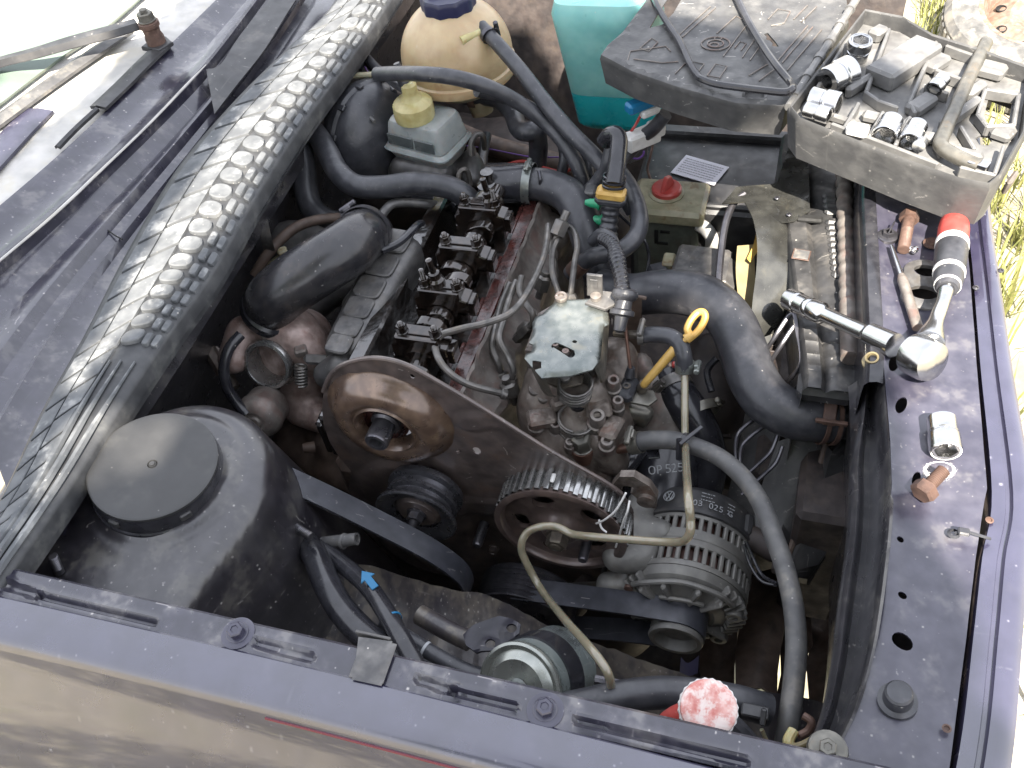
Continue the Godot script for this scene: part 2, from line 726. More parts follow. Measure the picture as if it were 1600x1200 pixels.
func materials() -> void:
	M.paint = mk(c3(.016, .0145, .033), c3(.028, .026, .052), .35, 0.0, {"coat": 1.0, "coatr": .06, "spec": .9, "dust": .22, "dc": c3(.13, .12, .13), "spk": 90, "spc": c3(.3, .3, .3), "scr": 0, "sc": 3.1})
	M.paint_dusty = mk(c3(.016, .015, .032), c3(.031, .029, .052), .42, 0.0, {"coat": .6, "coatr": .2, "dust": .5, "dc": c3(.13, .12, .13), "spk": 200, "scr": 3, "sc": 3.7, "bump": .02})
	M.grimy = mk(c3(0.016, 0.0144, 0.0192), c3(0.048, 0.0416, 0.0416), .5, 0.0, {"coat": .35, "coatr": .25, "dust": .85, "dc": c3(.125, .108, .085), "spk": 260, "scr": 8, "sc": 5.0, "bump": .08})
	M.dark = mk(c3(0.02, 0.016, 0.016), c3(0.056, 0.044, 0.04), .7, 0.0, {"dust": .5, "dc": c3(.06, .045, .035), "sc": 5.0, "bump": .06})
	M.rust_dark = mk(c3(.05, .034, .027), c3(.12, .085, .066), .75, 0.0, {"dust": .5, "dc": c3(.11, .07, .05), "sc": 6.0, "bump": .06})
	M.plastic = mk(c3(0.0192, 0.0192, 0.0208), c3(0.0416, 0.0416, 0.0432), .48, 0.0, {"dust": .45, "dc": c3(.11, .10, .09), "spk": 60, "scr": 10, "sc": 4.1})
	M.cap_black = mk(c3(.024, .024, .024), c3(.031, .031, .031), .42, 0.0, {"dust": .25, "dc": c3(.08, .08, .07), "spk": 20, "sc": 4.0, "bump": .01, "bn": 2})
	M.rubber = mk(c3(0.0204, 0.02125, 0.0255), c3(0.0476, 0.04845, 0.0544), .42, 0.0, {"dust": .4, "dc": c3(.12, .11, .11), "spk": 60, "sc": 6.0, "bump": .02, "bn": 2})
	M.rubber_gloss = mk(c3(0.012, 0.012, 0.015), c3(0.03, 0.03, 0.0345), .22, 0.0, {"dust": .3, "dc": c3(.07, .065, .06), "spk": 30, "sc": 6.0})
	M.rubber_grey = mk(c3(.05, .05, .052), c3(.10, .098, .095), .6, 0.0, {"dust": .5, "dc": c3(.2, .18, .15), "spk": 60, "sc": 6.0})
	M.seal_base = mk(c3(.02, .021, .023), c3(.045, .046, .048), .6, 0.0, {"dust": .4, "dc": c3(.12, .12, .11), "sc": 5.0})
	M.seal = mk(c3(.06, .064, .069), c3(.108, .113, .118), .85, 0.0, {"dust": .6, "dc": c3(.30, .30, .29), "spk": 80, "sc": 5.0})
	M.oily = mk(c3(.005, .004, .0035), c3(.018, .012, .009), .24, .2, {"rr": .5, "coat": 1.0, "coatr": .05, "sc": 7.0, "bump": .04, "spec": .7})
	M.oily_metal = mk(c3(.007, .0052, .0045), c3(.034, .023, .017), .2, .55, {"rr": .5, "coat": 1.0, "coatr": .04, "sc": 8.0, "bump": .03})
	M.oily_red = mk(c3(.020, .007, .006), c3(.07, .022, .018), .3, .1, {"coat": .8, "coatr": .12, "sc": 8.0, "bump": .06, "dust": .3, "dc": c3(.16, .09, .07)})
	M.cover = mk(c3(.062, .050, .047), c3(.120, .094, .085), .42, .3, {"coat": .5, "coatr": .22, "dust": .45, "dc": c3(.13, .085, .065), "spk": 50, "scr": 14, "sc": 5.0, "bump": .03})
	M.cover_tan = mk(c3(.070, .044, .034), c3(.165, .110, .075), .34, .45, {"coat": .7, "coatr": .15, "dust": .45, "dc": c3(.30, .20, .13), "sc": 7.0, "bump": .02})
	M.steel_dark = mk(c3(.05, .05, .058), c3(.13, .125, .135), .35, .75, {"dust": .3, "dc": c3(.14, .11, .09), "scr": 20, "sc": 6.0})
	M.alu = mk(c3(.10, .088, .080), c3(.22, .20, .18), .55, .3, {"dust": .6, "dc": c3(.15, .09, .075), "spk": 60, "sc": 7.0, "bump": .06})
	M.alu_dark = mk(c3(0.066, 0.0648, 0.066), c3(0.144, 0.138, 0.132), .5, .4, {"dust": .5, "dc": c3(.09, .08, .07), "spk": 60, "sc": 7.0, "bump": .05})
	M.alu_red = mk(c3(.085, .070, .060), c3(.22, .19, .165), .48, .35, {"dust": .5, "dc": c3(.12, .07, .052), "spk": 60, "sc": 8.0, "bump": .07})
	M.alt = mk(c3(.13, .127, .12), c3(.20, .195, .18), .55, .2, {"dust": .5, "dc": c3(.15, .135, .115), "spk": 80, "sc": 6.0, "bump": .04})
	M.zinc = mk(c3(.13, .145, .14), c3(.23, .24, .225), .34, .7, {"dust": .35, "dc": c3(.28, .25, .18), "spk": 40, "sc": 7.0})
	M.zinc_dull = mk(c3(.10, .097, .085), c3(.20, .19, .165), .45, .6, {"dust": .5, "dc": c3(.2, .15, .1), "spk": 50, "sc": 8.0})
	M.chrome = mk(c3(.40, .40, .40), c3(.58, .58, .58), .22, 1.0, {"scr": 20, "sc": 6.0})
	M.pipe = mk(c3(.075, .072, .068), c3(.17, .16, .15), .42, .55, {"dust": .5, "dc": c3(.16, .13, .10), "spk": 40, "sc": 9.0})
	M.bronze = mk(c3(.07, .06, .05), c3(.14, .12, .095), .42, .5, {"dust": .3, "sc": 9.0})
	M.rust = mk(c3(.055, .032, .025), c3(.12, .070, .052), .7, .2, {"dust": .4, "dc": c3(.30, .20, .15), "spk": 60, "sc": 9.0, "bump": .06})
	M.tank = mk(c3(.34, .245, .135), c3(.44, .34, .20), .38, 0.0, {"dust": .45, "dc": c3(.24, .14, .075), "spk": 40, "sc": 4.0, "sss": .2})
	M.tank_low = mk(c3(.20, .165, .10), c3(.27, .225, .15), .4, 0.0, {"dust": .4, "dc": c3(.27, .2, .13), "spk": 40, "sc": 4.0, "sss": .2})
	M.res = mk(c3(.22, .24, .235), c3(.31, .325, .315), .35, 0.0, {"dust": .4, "dc": c3(.27, .22, .18), "spk": 40, "sc": 5.0, "sss": .2})
	M.res_dark = mk(c3(.055, .065, .066), c3(.10, .11, .11), .28, 0.0, {"dust": .3, "sc": 5.0})
	M.cap_yellow = mk(c3(.33, .28, .11), c3(.47, .42, .22), .42, 0.0, {"dust": .4, "dc": c3(.15, .12, .05), "sc": 6.0, "sss": .15})
	M.aqua = mk(c3(.17, .42, .40), c3(.25, .52, .48), .38, 0.0, {"dust": .15, "spk": 20, "sc": 3.0, "sss": .3})
	M.teal = mk(c3(.02, .38, .41), c3(.03, .46, .48), .3, 0.0, {"dust": .1, "sc": 3.0, "sss": .2})
	M.olive = mk(c3(.19, .18, .115), c3(.29, .27, .185), .45, 0.0, {"dust": .5, "dc": c3(.12, .07, .03), "spk": 50, "sc": 6.0, "sss": .1})
	M.olive_dark = mk(c3(.075, .085, .072), c3(.12, .13, .11), .45, 0.0, {"dust": .4, "dc": c3(.07, .06, .045), "spk": 30, "sc": 6.0})
	M.yellow = mk(c3(.36, .215, .05), c3(.48, .31, .09), .42, 0.0, {"dust": .3, "dc": c3(.25, .14, .05), "sc": 7.0})
	M.yellow_dull = mk(c3(.15, .12, .06), c3(.21, .17, .09), .5, 0.0, {"dust": .4, "dc": c3(.18, .13, .07), "sc": 6.0})
	M.red = mk(c3(.30, .035, .03), c3(.40, .065, .055), .42, 0.0, {"dust": .2, "spk": 20, "sc": 6.0})
	M.red_worn = mk(c3(.42, .12, .10), c3(.60, .36, .32), .5, 0.0, {"dust": 1.0, "dc": c3(.62, .57, .53), "spk": 700, "spc": c3(.66, .62, .6), "sc": 15.0})
	M.white = mk(c3(.50, .49, .47), c3(.66, .65, .63), .6, 0.0, {"dust": .3, "spk": 20, "sc": 6.0})
	M.paper = flat(c3(.72, .70, .78), .7)
	M.ink = flat(c3(.03, .03, .035), .8)
	M.print_grey = flat(c3(.30, .31, .32), .7)
	M.clear_tube = mk(c3(.15, .135, .09), c3(.21, .19, .135), .22, 0.0, {"coat": .8, "dust": .3, "dc": c3(.2, .16, .09), "sc": 8.0, "sss": .15})
	M.case = mk(c3(.040, .040, .041), c3(.078, .077, .075), .6, 0.0, {"dust": .5, "dc": c3(.115, .112, .108), "spk": 120, "scr": 20, "sc": 4.2, "bump": .03, "bn": 2})
	M.case_tray = mk(c3(.085, .084, .083), c3(.15, .148, .145), .5, 0.0, {"dust": .5, "dc": c3(.19, .185, .175), "spk": 100, "sc": 5.0})
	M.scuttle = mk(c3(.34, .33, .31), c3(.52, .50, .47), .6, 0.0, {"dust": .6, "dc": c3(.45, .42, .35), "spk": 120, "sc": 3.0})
	M.belt = mk(c3(0.0256, 0.0272, 0.0336), c3(0.0512, 0.0528, 0.064), .42, 0.0, {"dust": .3, "dc": c3(.07, .07, .08), "spk": 30, "scr": 30, "sc": 6.0})
	M.filter = mk(c3(.14, .165, .16), c3(.21, .235, .225), .3, .35, {"dust": .3, "scr": 16, "sc": 5.0, "coat": .35, "coatr": .2})
	M.copper = mk(c3(.10, .055, .042), c3(.18, .10, .075), .45, .5, {"sc": 9.0})
	M.blue = flat(c3(.006, .12, .25), .5)
	M.blue_dark = flat(c3(.012, .014, .045), .4)
	M.purple = flat(c3(.16, .07, .30), .5)
	M.green = flat(c3(.02, .25, .12), .45)
	M.hole = flat(c3(.006, .006, .006), .9)
	M.glass = flat(c3(.12, .155, .13), .2)
	M.tyre = mk(c3(.06, .06, .058), c3(.12, .115, .11), .8, 0.0, {"dust": .7, "dc": c3(.3, .27, .22), "spk": 80, "sc": 4.0})
	M.rim = mk(c3(.12, .08, .06), c3(.27, .21, .17), .7, .1, {"dust": .6, "dc": c3(.20, .10, .06), "spk": 60, "sc": 5.0})
	M.dirt = mk(c3(.17, .15, .11), c3(.33, .295, .23), .95, 0.0, {"dust": .5, "dc": c3(.20, .20, .10), "spk": 300, "sc": .9, "bump": 1.0})
	M.bark = mk(c3(.06, .05, .04), c3(.14, .115, .09), .9, 0.0, {"bump": .4, "sc": 3.0})
	M.leaf = flat(c3(.05, .10, .02), .5)
	M.leaf.backlight_enabled = true
	M.leaf.backlight = Color(.12, .2, .03)
	M.winding = mk(c3(.035, .016, .012), c3(.09, .04, .03), .5, .3, {"dust": .4, "dc": c3(.06, .05, .045), "sc": 12.0})
	M.steel = mk(c3(.09, .09, .10), c3(.18, .18, .20), .33, .8, {"dust": .3, "dc": c3(.12, .10, .085), "scr": 20, "sc": 6.0})
	M.tooth = mk(c3(.26, .26, .26), c3(.42, .42, .41), .3, .85, {"dust": .2, "dc": c3(.12, .09, .07), "sc": 9.0})
	M.web = mk(c3(.065, .048, .043), c3(.135, .10, .088), .4, .3, {"coat": .4, "coatr": .2, "dust": .4, "dc": c3(.15, .10, .08), "sc": 7.0})
	M.brace = mk(c3(0.016, 0.016, 0.0192), c3(0.0384, 0.0368, 0.0416), .35, 0.0, {"coat": .7, "coatr": .15, "dust": .5, "dc": c3(.10, .095, .085), "spk": 120, "scr": 12, "sc": 5.0})
	M.sheet = mk(c3(.034, .034, .032), c3(.075, .075, .069), .3, .55, {"coat": .5, "coatr": .12, "dust": .4, "dc": c3(.14, .13, .10), "spk": 60, "sc": 5.0})
	M.elbow = mk(c3(0.014, 0.014, 0.0168), c3(0.0336, 0.0322, 0.0336), .3, 0.0, {"dust": .5, "dc": c3(.075, .06, .05), "spk": 60, "sc": 5.0, "rr": .6})
	M.duct = mk(c3(.021, .021, .022), c3(.046, .045, .045), .5, 0.0, {"dust": .55, "dc": c3(.105, .098, .09), "spk": 90, "scr": 14, "sc": 5.0, "bump": .04})
	M.turbo = mk(c3(.18, .130, .115), c3(.38, .30, .27), .5, .25, {"dust": .6, "dc": c3(.18, .105, .085), "spk": 60, "sc": 8.0, "bump": .07})
	M.slam = mk(c3(.024, .023, .037), c3(.046, .044, .062), .42, 0.0, {"coat": .55, "coatr": .18, "dust": .5, "dc": c3(.10, .095, .10), "spk": 150, "spc": c3(.2, .19, .18), "scr": 6, "sc": 5.2, "bump": .03})
	M.tower = mk(c3(.012, .011, .014), c3(.030, .028, .033), .38, 0.0, {"coat": .7, "coatr": .28, "dust": .6, "dc": c3(.085, .08, .07), "spk": 160, "scr": 6, "sc": 4.3, "bump": .03})
	M.channel = mk(c3(.012, .0115, .021), c3(.028, .026, .042), .35, 0.0, {"coat": .8, "coatr": .12, "dust": .65, "dc": c3(.13, .122, .12), "spk": 200, "scr": 9, "sc": 3.9})
	M.print_pale = flat(c3(.40, .39, .43), .7)
	M.bracket_dark = mk(c3(.006, .006, .011), c3(.014, .013, .022), .55, 0.0, {"dust": .4, "dc": c3(.07, .065, .055), "spk": 60, "sc": 7.0})
	M.filter_end = mk(c3(.22, .235, .215), c3(.34, .35, .32), .3, .75, {"dust": .35, "dc": c3(.2, .18, .13), "sc": 7.0})
	M.reflection_red = flat(c3(.12, .006, .018), .3)  # colour of the reflected red line painted along the fender

# ------------------------------------------------------------------ ground
func ground() -> void:
	var g := gz()
	var fn := FastNoiseLite.new()
	fn.seed = 4
	fn.frequency = 0.8
	var rows := []
	for i in 61:
		var r := PackedVector3Array()
		for j in 61:
			var x := pow(absf(i - 30) / 30.0, 2.2) * 60.0 * signf(i - 30)
			var z := pow(absf(j - 30) / 30.0, 2.2) * 60.0 * signf(j - 30) - 1.0
			r.append(Vector3(x, fn.get_noise_2d(x, z) * 0.03, z))
		rows.append(r)
	g.skin(rows)
	structure("ground", g, M.dirt)
	# grass
	var mm := MultiMesh.new()
	mm.transform_format = MultiMesh.TRANSFORM_3D
	var b := gz()
	var rg := RandomNumberGenerator.new()
	rg.seed = 77
	for k in 9:
		var a := rg.randf() * TAU
		var d := Vector3(cos(a), 0, sin(a))
		var p := d * rg.randf() * 0.02
		var w := d.cross(Vector3.UP) * 0.0022
		var l := 0.05 + rg.randf() * 0.07
		var p1 := p + d * 0.012 + Vector3.UP * l * 0.6
		var p2 := p + d * (0.03 + rg.randf() * 0.03) + Vector3.UP * l
		var i0 := b.vert(p - w); var i1 := b.vert(p + w); var i2 := b.vert(p1 + w * .8); var i3 := b.vert(p1 - w * .8); var i4 := b.vert(p2)
		b.quad(i0, i1, i2, i3); b.tri(i3, i2, i4)
	var gm := mk(c3(.11, .13, .03), c3(.26, .24, .09), .7, 0.0, {"sc": 6.0})
	gm.backlight_enabled = true
	gm.backlight = Color(.25, .3, .1)
	mm.mesh = b.done(Vector3.ZERO)
	mm.instance_count = 1100
	for i in 1100:
		var x := 0.3 + rg.randf() * 1.9
		var z := -0.3 - rg.randf() * 3.8
		if rg.randf() < 0.8 and z > -1.7: z -= 1.6
		var s := 0.6 + rg.randf() * 0.9
		mm.set_instance_transform(i, Transform3D(Basis(Vector3.UP, rg.randf() * TAU).scaled(Vector3.ONE * s), Vector3(x, 0.0, z)))
	var gi := MultiMeshInstance3D.new()
	gi.name = "grass"
	gi.multimesh = mm
	gi.material_override = gm
	add_child(gi)
	gi.set_meta("label", "sparse dry green grass growing on the bright ground beyond the car")
	gi.set_meta("category", "grass")
	gi.set_meta("kind", "stuff")
	# spare wheel
	var c := v3(.6516, .13, -2.7927)
	var t := thing("car_wheel", "dusty car wheel with rusty steel rim lying in the grass", "wheel", Vector3(c.x, 0, c.z))
	var ax := v3(-.12, 1, .16).normalized()
	var o := gz()
	o.lathe([v2(.195, -.085), v2(.235, -.095), v2(.275, -.09), v2(.293, -.07), v2(.297, 0), v2(.293, .07), v2(.275, .09), v2(.235, .095), v2(.195, .085), v2(.19, 0), v2(.195, -.085)], c, ax, 72)
	for k in 60:
		var a := TAU * k / 60
		var u := Geo.perp(ax)
		var w := ax.cross(u)
		for s in [-1, 1]:
			var d := u * cos(a + s * .02) + w * sin(a + s * .02)
			o.box(c + d * .292 + ax * .035 * s, v3(.014, .055, .020), .003, Basis(d, ax, d.cross(ax)))
	part(t, "tyre", o, M.tyre)
	var rm := gz()
	rm.lathe([v2(.20, .07), v2(.205, .088), v2(.192, .086), v2(.185, .05), v2(.178, .02), v2(.165, .03), v2(.12, .045), v2(.075, .03), v2(.055, .03), v2(.03, .02), v2(.03, -.02)], c, ax, 64)
	var rim := part(t, "rim", rm, M.rim)
	for k in 10:
		var a := TAU * k / 10
		var u := Geo.perp(ax)
		var d := u * cos(a) + ax.cross(u) * sin(a)
		var h := gz()
		h.lathe([v2(.014, -.004), v2(.015, .003), v2(.012, .004), v2(.011, -.002), v2(0, -.003)], c + d * .148 + ax * .037, ax, 18)
		part(rim, "vent_hole", h, M.hole)

# ------------------------------------------------------------------ body
func seg_d(p: Vector2, a: Vector2, b: Vector2) -> float:
	var ab := b - a
	return p.distance_to(a + ab * clampf((p - a).dot(ab) / ab.length_squared(), 0, 1))

var car: Node3D

func body_shell() -> void:
	car = thing("car_body", "dark purple car front with its bonnet off and the engine bay open", "car", v3(-.3, 0, -.7))
	# near fender: bolted flange with pressed grooves, then the outer panel
	var g := gz()
	var rows := []
	var grooves := [[v2(-.60, -.222), v2(-.555, -.223), .004], [v2(-.555, -.223), v2(-.515, -.2195), .004], [v2(-.515, -.2195), v2(-.41, -.2195), .0032],
		[v2(-.325, -.2225), v2(-.282, -.221), .0042], [v2(-.20, -.2235), v2(-.175, -.2205), .004], [v2(-.175, -.2205), v2(-.13, -.2205), .003], [v2(-.088, -.2205), v2(.02, -.219), .0032], [v2(-.80, -.222), v2(-.62, -.222), .004]]
	for i in 420:
		var x := -.95 + 1.07 * i / 419.0
		var r := PackedVector3Array()
		r.append(Vector3(x, .955, -.2385))
		r.append(Vector3(x, .992, -.2385))
		r.append(Vector3(x, .9985, -.237))
		for j in 13:
			var z := -.235 + .0225 * j / 12.0
			var y := 1.0
			for q in grooves:
				var d := seg_d(Vector2(x, z), q[0], q[1])
				y -= .0034 * (1.0 - smoothstep(q[2] * .2, q[2] * 1.15, d))
				y += .0012 * (1.0 - smoothstep(0.0, .003, absf(d - q[2] * 1.4)))
			r.append(Vector3(x, y, z))
		r.append(Vector3(x, .992, -.2123))
		r.append(Vector3(x, .985, -.2120))
		rows.append(r)
	g.skin(rows)
	var fl := part(car, "fender_flange", g, M.channel)
	g = gz()
	rows = []
	for i in 120:
		var x := -.95 + 1.12 * i / 119.0
		var k := .003 * sin(x * 5.0)
		var r := PackedVector3Array()
		for q in [v2(.984, -.2112), v2(1.000, -.2112), v2(1.0018, -.2095), v2(1.0025, -.200), v2(1.002, -.190), v2(1.0, -.182), v2(.9965, -.1775), v2(.990, -.1745), v2(.982, -.172), v2(.970, -.1665), v2(.955, -.158), v2(.93, -.145), v2(.89, -.127), v2(.84, -.110), v2(.77, -.095), v2(.68, -.085), v2(.5, -.08), v2(.35, -.085)]:
			r.append(Vector3(x, q.x, q.y + k + maxf(0.0, x) * -.03))
		rows.append(r)
	g.skin(rows)
	part(car, "front_fender", g, M.paint)
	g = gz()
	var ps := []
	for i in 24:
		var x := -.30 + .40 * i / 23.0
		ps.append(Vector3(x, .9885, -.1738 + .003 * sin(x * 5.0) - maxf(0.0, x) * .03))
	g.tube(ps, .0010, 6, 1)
	part(car, "painted_reflection", g, M.reflection_red)  # a red reflection on the crest, painted in as a thin solid tube
	for p in [v3(-.3424, 1, -.226), v3(-.11, 1, -.2223), v3(-.74, 1.0, -.224)]:
		var b := gz()
		b.lathe([v2(.0125, -.001), v2(.0125, .0008), v2(.011, .0014), v2(0, .0014)], Vector3(p.x, 1.0, p.z), Vector3.UP, 30)
		b.bolt(Vector3(p.x, 1.0012, p.z), v3(.05, 1, .08), .0105, .006, .0082)
		part(fl, "flange_bolt", b, M.paint_dusty)
	# slam panel with slots and holes
	var out := [v2(.0785, -1.02), v2(.079, -.82), v2(.0925, -.60), v2(.101, -.50), v2(.103, -.46), v2(.100, -.38), v2(.094, -.32), v2(.087, -.283), v2(.078, -.256), v2(.070, -.238), v2(.085, -.208), v2(.135, -.206), v2(.143, -.262), v2(.154, -.345), v2(.162, -.41), v2(.171, -.47), v2(.168, -.60), v2(.166, -.72), v2(.163, -.80), v2(.158, -1.02)]
	var holes := []
	for q in [[v3(.109, .985, -.5421), .0042, .0095, .25], [v3(.0829, .985, -.6281), .0001, .0001, 0.0], [v3(.1129, .985, -.331), .0072, .0062, .3], [v3(.1106, .985, -.4133), .0026, .0026, 0.0], [v3(.1125, .985, -.3666), .0032, .0028, 0.0], [v3(.121, .985, -.4693), .003, .0075, .2], [v3(.1286, .985, -.71), .0105, .0075, .3], [v3(.1263, .985, -.68), .0125, .0085, .3], [v3(.1033, .985, -.5896), .0045, .012, .25]]:
		if q[1] < .001: continue
		var l := []
		for k in 14:
			var a := TAU * k / 14
			l.append(Vector2(q[0].x, q[0].z) + Vector2(q[1] * cos(a), q[2] * sin(a)).rotated(q[3]))
		holes.append(l)
	var boss := v3(.1275, .985, -.6957)
	var fx := FastNoiseLite.new()
	fx.seed = 9
	fx.frequency = 14.0
	var hf := func(p: Vector2) -> float:
		var y := fx.get_noise_2d(p.x, p.y) * .0008
		y -= .0035 * smoothstep(-.421 - p.x * .3, -.409 - p.x * .3, p.y) # raised field behind the cross step
		y += .003 * (1.0 - smoothstep(.0, .012, absf(p.x - .080 - (p.y + .8) * .06)))
		return y
	g = gz()
	g.plate(out, holes, .0055, hf, v3(0, .985, 0), Vector3.RIGHT, Vector3.BACK, -.0014)
	var slam := part(car, "slam_panel", g, M.slam)
	g = gz()
	var b1 := v3(.1278, .989, -.7053)
	var b2 := v3(.1255, .989, -.6755)
	var cap2 := []
	for k in 30:
		var a := TAU * k / 30
		cap2.append(Vector2(cos(a) * .019, sin(a) * .0165) + (Vector2(b1.x, b1.z - .002) if sin(a) < 0 else Vector2(b2.x, b2.z + .002)))
	g.plate(cap2, [arc2(b1.x, b1.z, .0108, .0078, 20), arc2(b2.x, b2.z, .0128, .0088, 20)], .004, func(p: Vector2) -> float: return .003 * sin(clampf((.019 - seg_d(p, Vector2(b1.x, b1.z), Vector2(b2.x, b2.z))) / .008, 0, 1) * PI * .5), v3(0, .987, 0), Vector3.RIGHT, Vector3.BACK, -.004)
	part(slam, "latch_boss", g, M.alu_dark, 60.0)
	# under the holes it is dark sheet metal
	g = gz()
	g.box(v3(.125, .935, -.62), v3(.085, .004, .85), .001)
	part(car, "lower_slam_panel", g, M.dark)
	var q := v3(.1099, .985, -.2864)
	g = gz()
	g.lathe([v2(.0125, -.005), v2(.0125, .002), v2(.0095, .0035), v2(.0088, .013), v2(.0075, .0145), v2(0, .015)], q, v3(-.1, 1, 0), 28)
	part(slam, "rubber_buffer", g, M.rubber)
	# inner lip, valley and ridge along the slam panel
	g = gz()
	rows = []
	for c in [[-.60, .0925], [-.55, .0965], [-.50, .101], [-.46, .103], [-.42, .1025], [-.38, .100], [-.35, .0975], [-.32, .094], [-.283, .087], [-.256, .078], [-.238, .070]]:
		var z: float = c[0]
		var x: float = c[1]
		var t := clampf((z + .60) / .12, 0, 1)
		var w := lerpf(.35, 1.0, smoothstep(0, 1, t)) * lerpf(1.0, .62, clampf((z + .36) / .12, 0, 1))
		var r := PackedVector3Array()
		for k in [v2(.002, .9855), v2(-.001, .9875), v2(-.0035, .985), v2(-.005, .975), v2(-.008, .958), v2(-.013, .950), v2(-.019, .952), v2(-.023, .960), v2(-.027, .963), v2(-.031, .959), v2(-.0335, .951), v2(-.032, .935), v2(-.022, .90), v2(-.012, .82), v2(-.01, .70)]:
			r.append(Vector3(x + k.x * (w if k.y > .94 else maxf(w, .8)) * .78, k.y, z))
		rows.append(r)
	var sm := []
	for i in rows.size() - 1:
		for s in 5:
			var r := PackedVector3Array()
			for j in rows[0].size():
				r.append(rows[i][j].cubic_interpolate(rows[i + 1][j], rows[maxi(i - 1, 0)][j], rows[mini(i + 2, rows.size() - 1)][j], s / 5.0))
			sm.append(r)
	sm.append(rows[-1])
	g.skin(sm)
	part(car, "slam_panel_brace", g, M.brace)
	# black edge rail in front of the radiator
	g = gz()
	rows = []
	for i in 30:
		var z := -1.02 + .46 * i / 29.0
		var x := .0785 + .0135 * clampf((z + .82) / .22, 0, 1)
		var r := PackedVector3Array()
		for k in [v2(.004, .983), v2(.002, .9885), v2(-.003, .990), v2(-.009, .9885), v2(-.0125, .984), v2(-.013, .975), v2(-.013, .93)]:
			r.append(Vector3(x + k.x, k.y, z))
		rows.append(r)
	g.skin(rows)
	part(car, "slam_panel_rail", g, M.rubber_gloss)
	q = v3(.0857, .982, -.5885)
	g = gz()
	g.lathe([v2(0, 0), v2(.0085, 0), v2(.0085, .003), v2(.0045, .0035), v2(.0045, .002), v2(0, .002)], q, v3(-.2, 1, .2), 26)
	g.lathe([v2(.005, .002), v2(.0058, .009), v2(.0042, .009), v2(.0036, .004)], q, v3(-.2, 1, .2), 20)
	part(car, "plastic_screw_grommet", g, M.yellow_dull)
	# bonnet landing: long ribs at the outer front edge
	g = gz()
	rows = []
	for c in [[-1.05, .158], [-.80, .1635], [-.72, .166], [-.60, .168], [-.47, .171], [-.41, .162], [-.345, .154], [-.262, .143], [-.15, .12]]:
		var z: float = c[0]
		var x0: float = c[1] + .0015
		var r := PackedVector3Array()
		var wd := 1.0 + .35 * smoothstep(-.8, -.35, z)
		for k in [v2(.000, .955), v2(.001, .976), v2(.002, .982), v2(.009, .9832), v2(.0098, .9805), v2(.0118, .9805), v2(.0128, .985), v2(.016, .9862), v2(.020, .9855), v2(.023, .9825), v2(.0235, .9795), v2(.025, .978), v2(.027, .96), v2(.031, .90), v2(.034, .8), v2(.034, .6), v2(.02, .4)]:
			r.append(Vector3(x0 + k.x * wd, k.y, z))
		rows.append(r)
	sm = []
	for i in rows.size() - 1:
		for s in 6:
			var r := PackedVector3Array()
			for j in rows[0].size():
				r.append(rows[i][j].cubic_interpolate(rows[i + 1][j], rows[maxi(i - 1, 0)][j], rows[mini(i + 2, rows.size() - 1)][j], s / 6.0))
			sm.append(r)
	sm.append(rows[-1])
	g.skin(sm)
	part(car, "front_edge_panel", g, M.paint)
	for p in [[v3(.1923, .984, -.7199), 0], [v3(.1718, .982, -.442), 1], [v3(.1703, .984, -.6931), 0], [v3(.1394, .984, -.2748), 1]]:
		g = gz()
		g.lathe([v2(.0025, .0), v2(.003, .0012), v2(.0018, .0016), v2(.0015, .0006), v2(0, .0006)], p[0] + v3(0, .001, 0), Vector3.UP, 14)
		part(slam, "rivet", g, M.rust if p[1] else M.steel_dark)
	# corner screw, lower right
	g = gz()
	g.bolt(v3(.0681, .992, -.2415), v3(-.1, 1, .1), .010, .006, .011)
	g.lathe([v2(0, .004), v2(.012, .003), v2(.013, 0)], v3(.0685, .988, -.243), Vector3.UP, 20)
	part(slam, "corner_bolt", g, M.zinc_dull)
	# suspension tower pressed into the inner wing
	g = gz()
	rows = []
	var fn := FastNoiseLite.new()
	fn.seed = 5
	fn.frequency = 9.0
	var cc := v2(-.500, -.366)
	for i in 110:
		var r := PackedVector3Array()
		for j in 84:
			var p := Vector2(lerpf(-.72, -.33, i / 109.0), lerpf(-.50, -.2375, j / 83.0))
			var s := p.distance_to(cc) - .088
			# the top runs on flat towards the fender
			var b := Vector2(maxf(absf(p.x + .545) - .105, 0.0), maxf(absf(p.y + .27) - .085, 0.0)).length() - .012
			var h := clampf(.5 + .5 * (b - s) / .05, 0, 1)
			var d := lerpf(b, s, h) - .05 * h * (1.0 - h)
			var y := .962 - .014 * clampf((p.y + .36) / .12, 0, 1)
			var rr := p.distance_to(cc)
			y += .006 * (1.0 - smoothstep(.062, .074, rr)) + .0015 * (1.0 - smoothstep(.0, .008, absf(rr - .076)))
			if d > -.016:
				var e := d + .016
				if e < .02: y -= .02 - sqrt(maxf(.0004 - e * e, 0.0))
				else: y -= .02 + (e - .02) * 4.5
			y += fn.get_noise_2d(p.x, p.y) * .0012
			r.append(Vector3(p.x, maxf(y, .42), p.y))
		rows.append(r)
	g.skin(rows)
	part(car, "suspension_tower", g, M.tower)
	for p in [[v3(-.3893, .9, -.3708), v3(.9, .12, .35)], [v3(-.3697, .89, -.3495), v3(.9, .12, .35)], [v3(-.5499, .958, -.2619), v3(.1, 1, -.2)]]:
		g = gz()
		g.thread(p[0] - p[1].normalized() * .006, p[1], .0042, .019, .006)
		part(car, "threaded_stud", g, M.steel_dark)
	# bulkhead below the seal, far inner wing, floor pan of the bay
	g = gz()
	rows = []
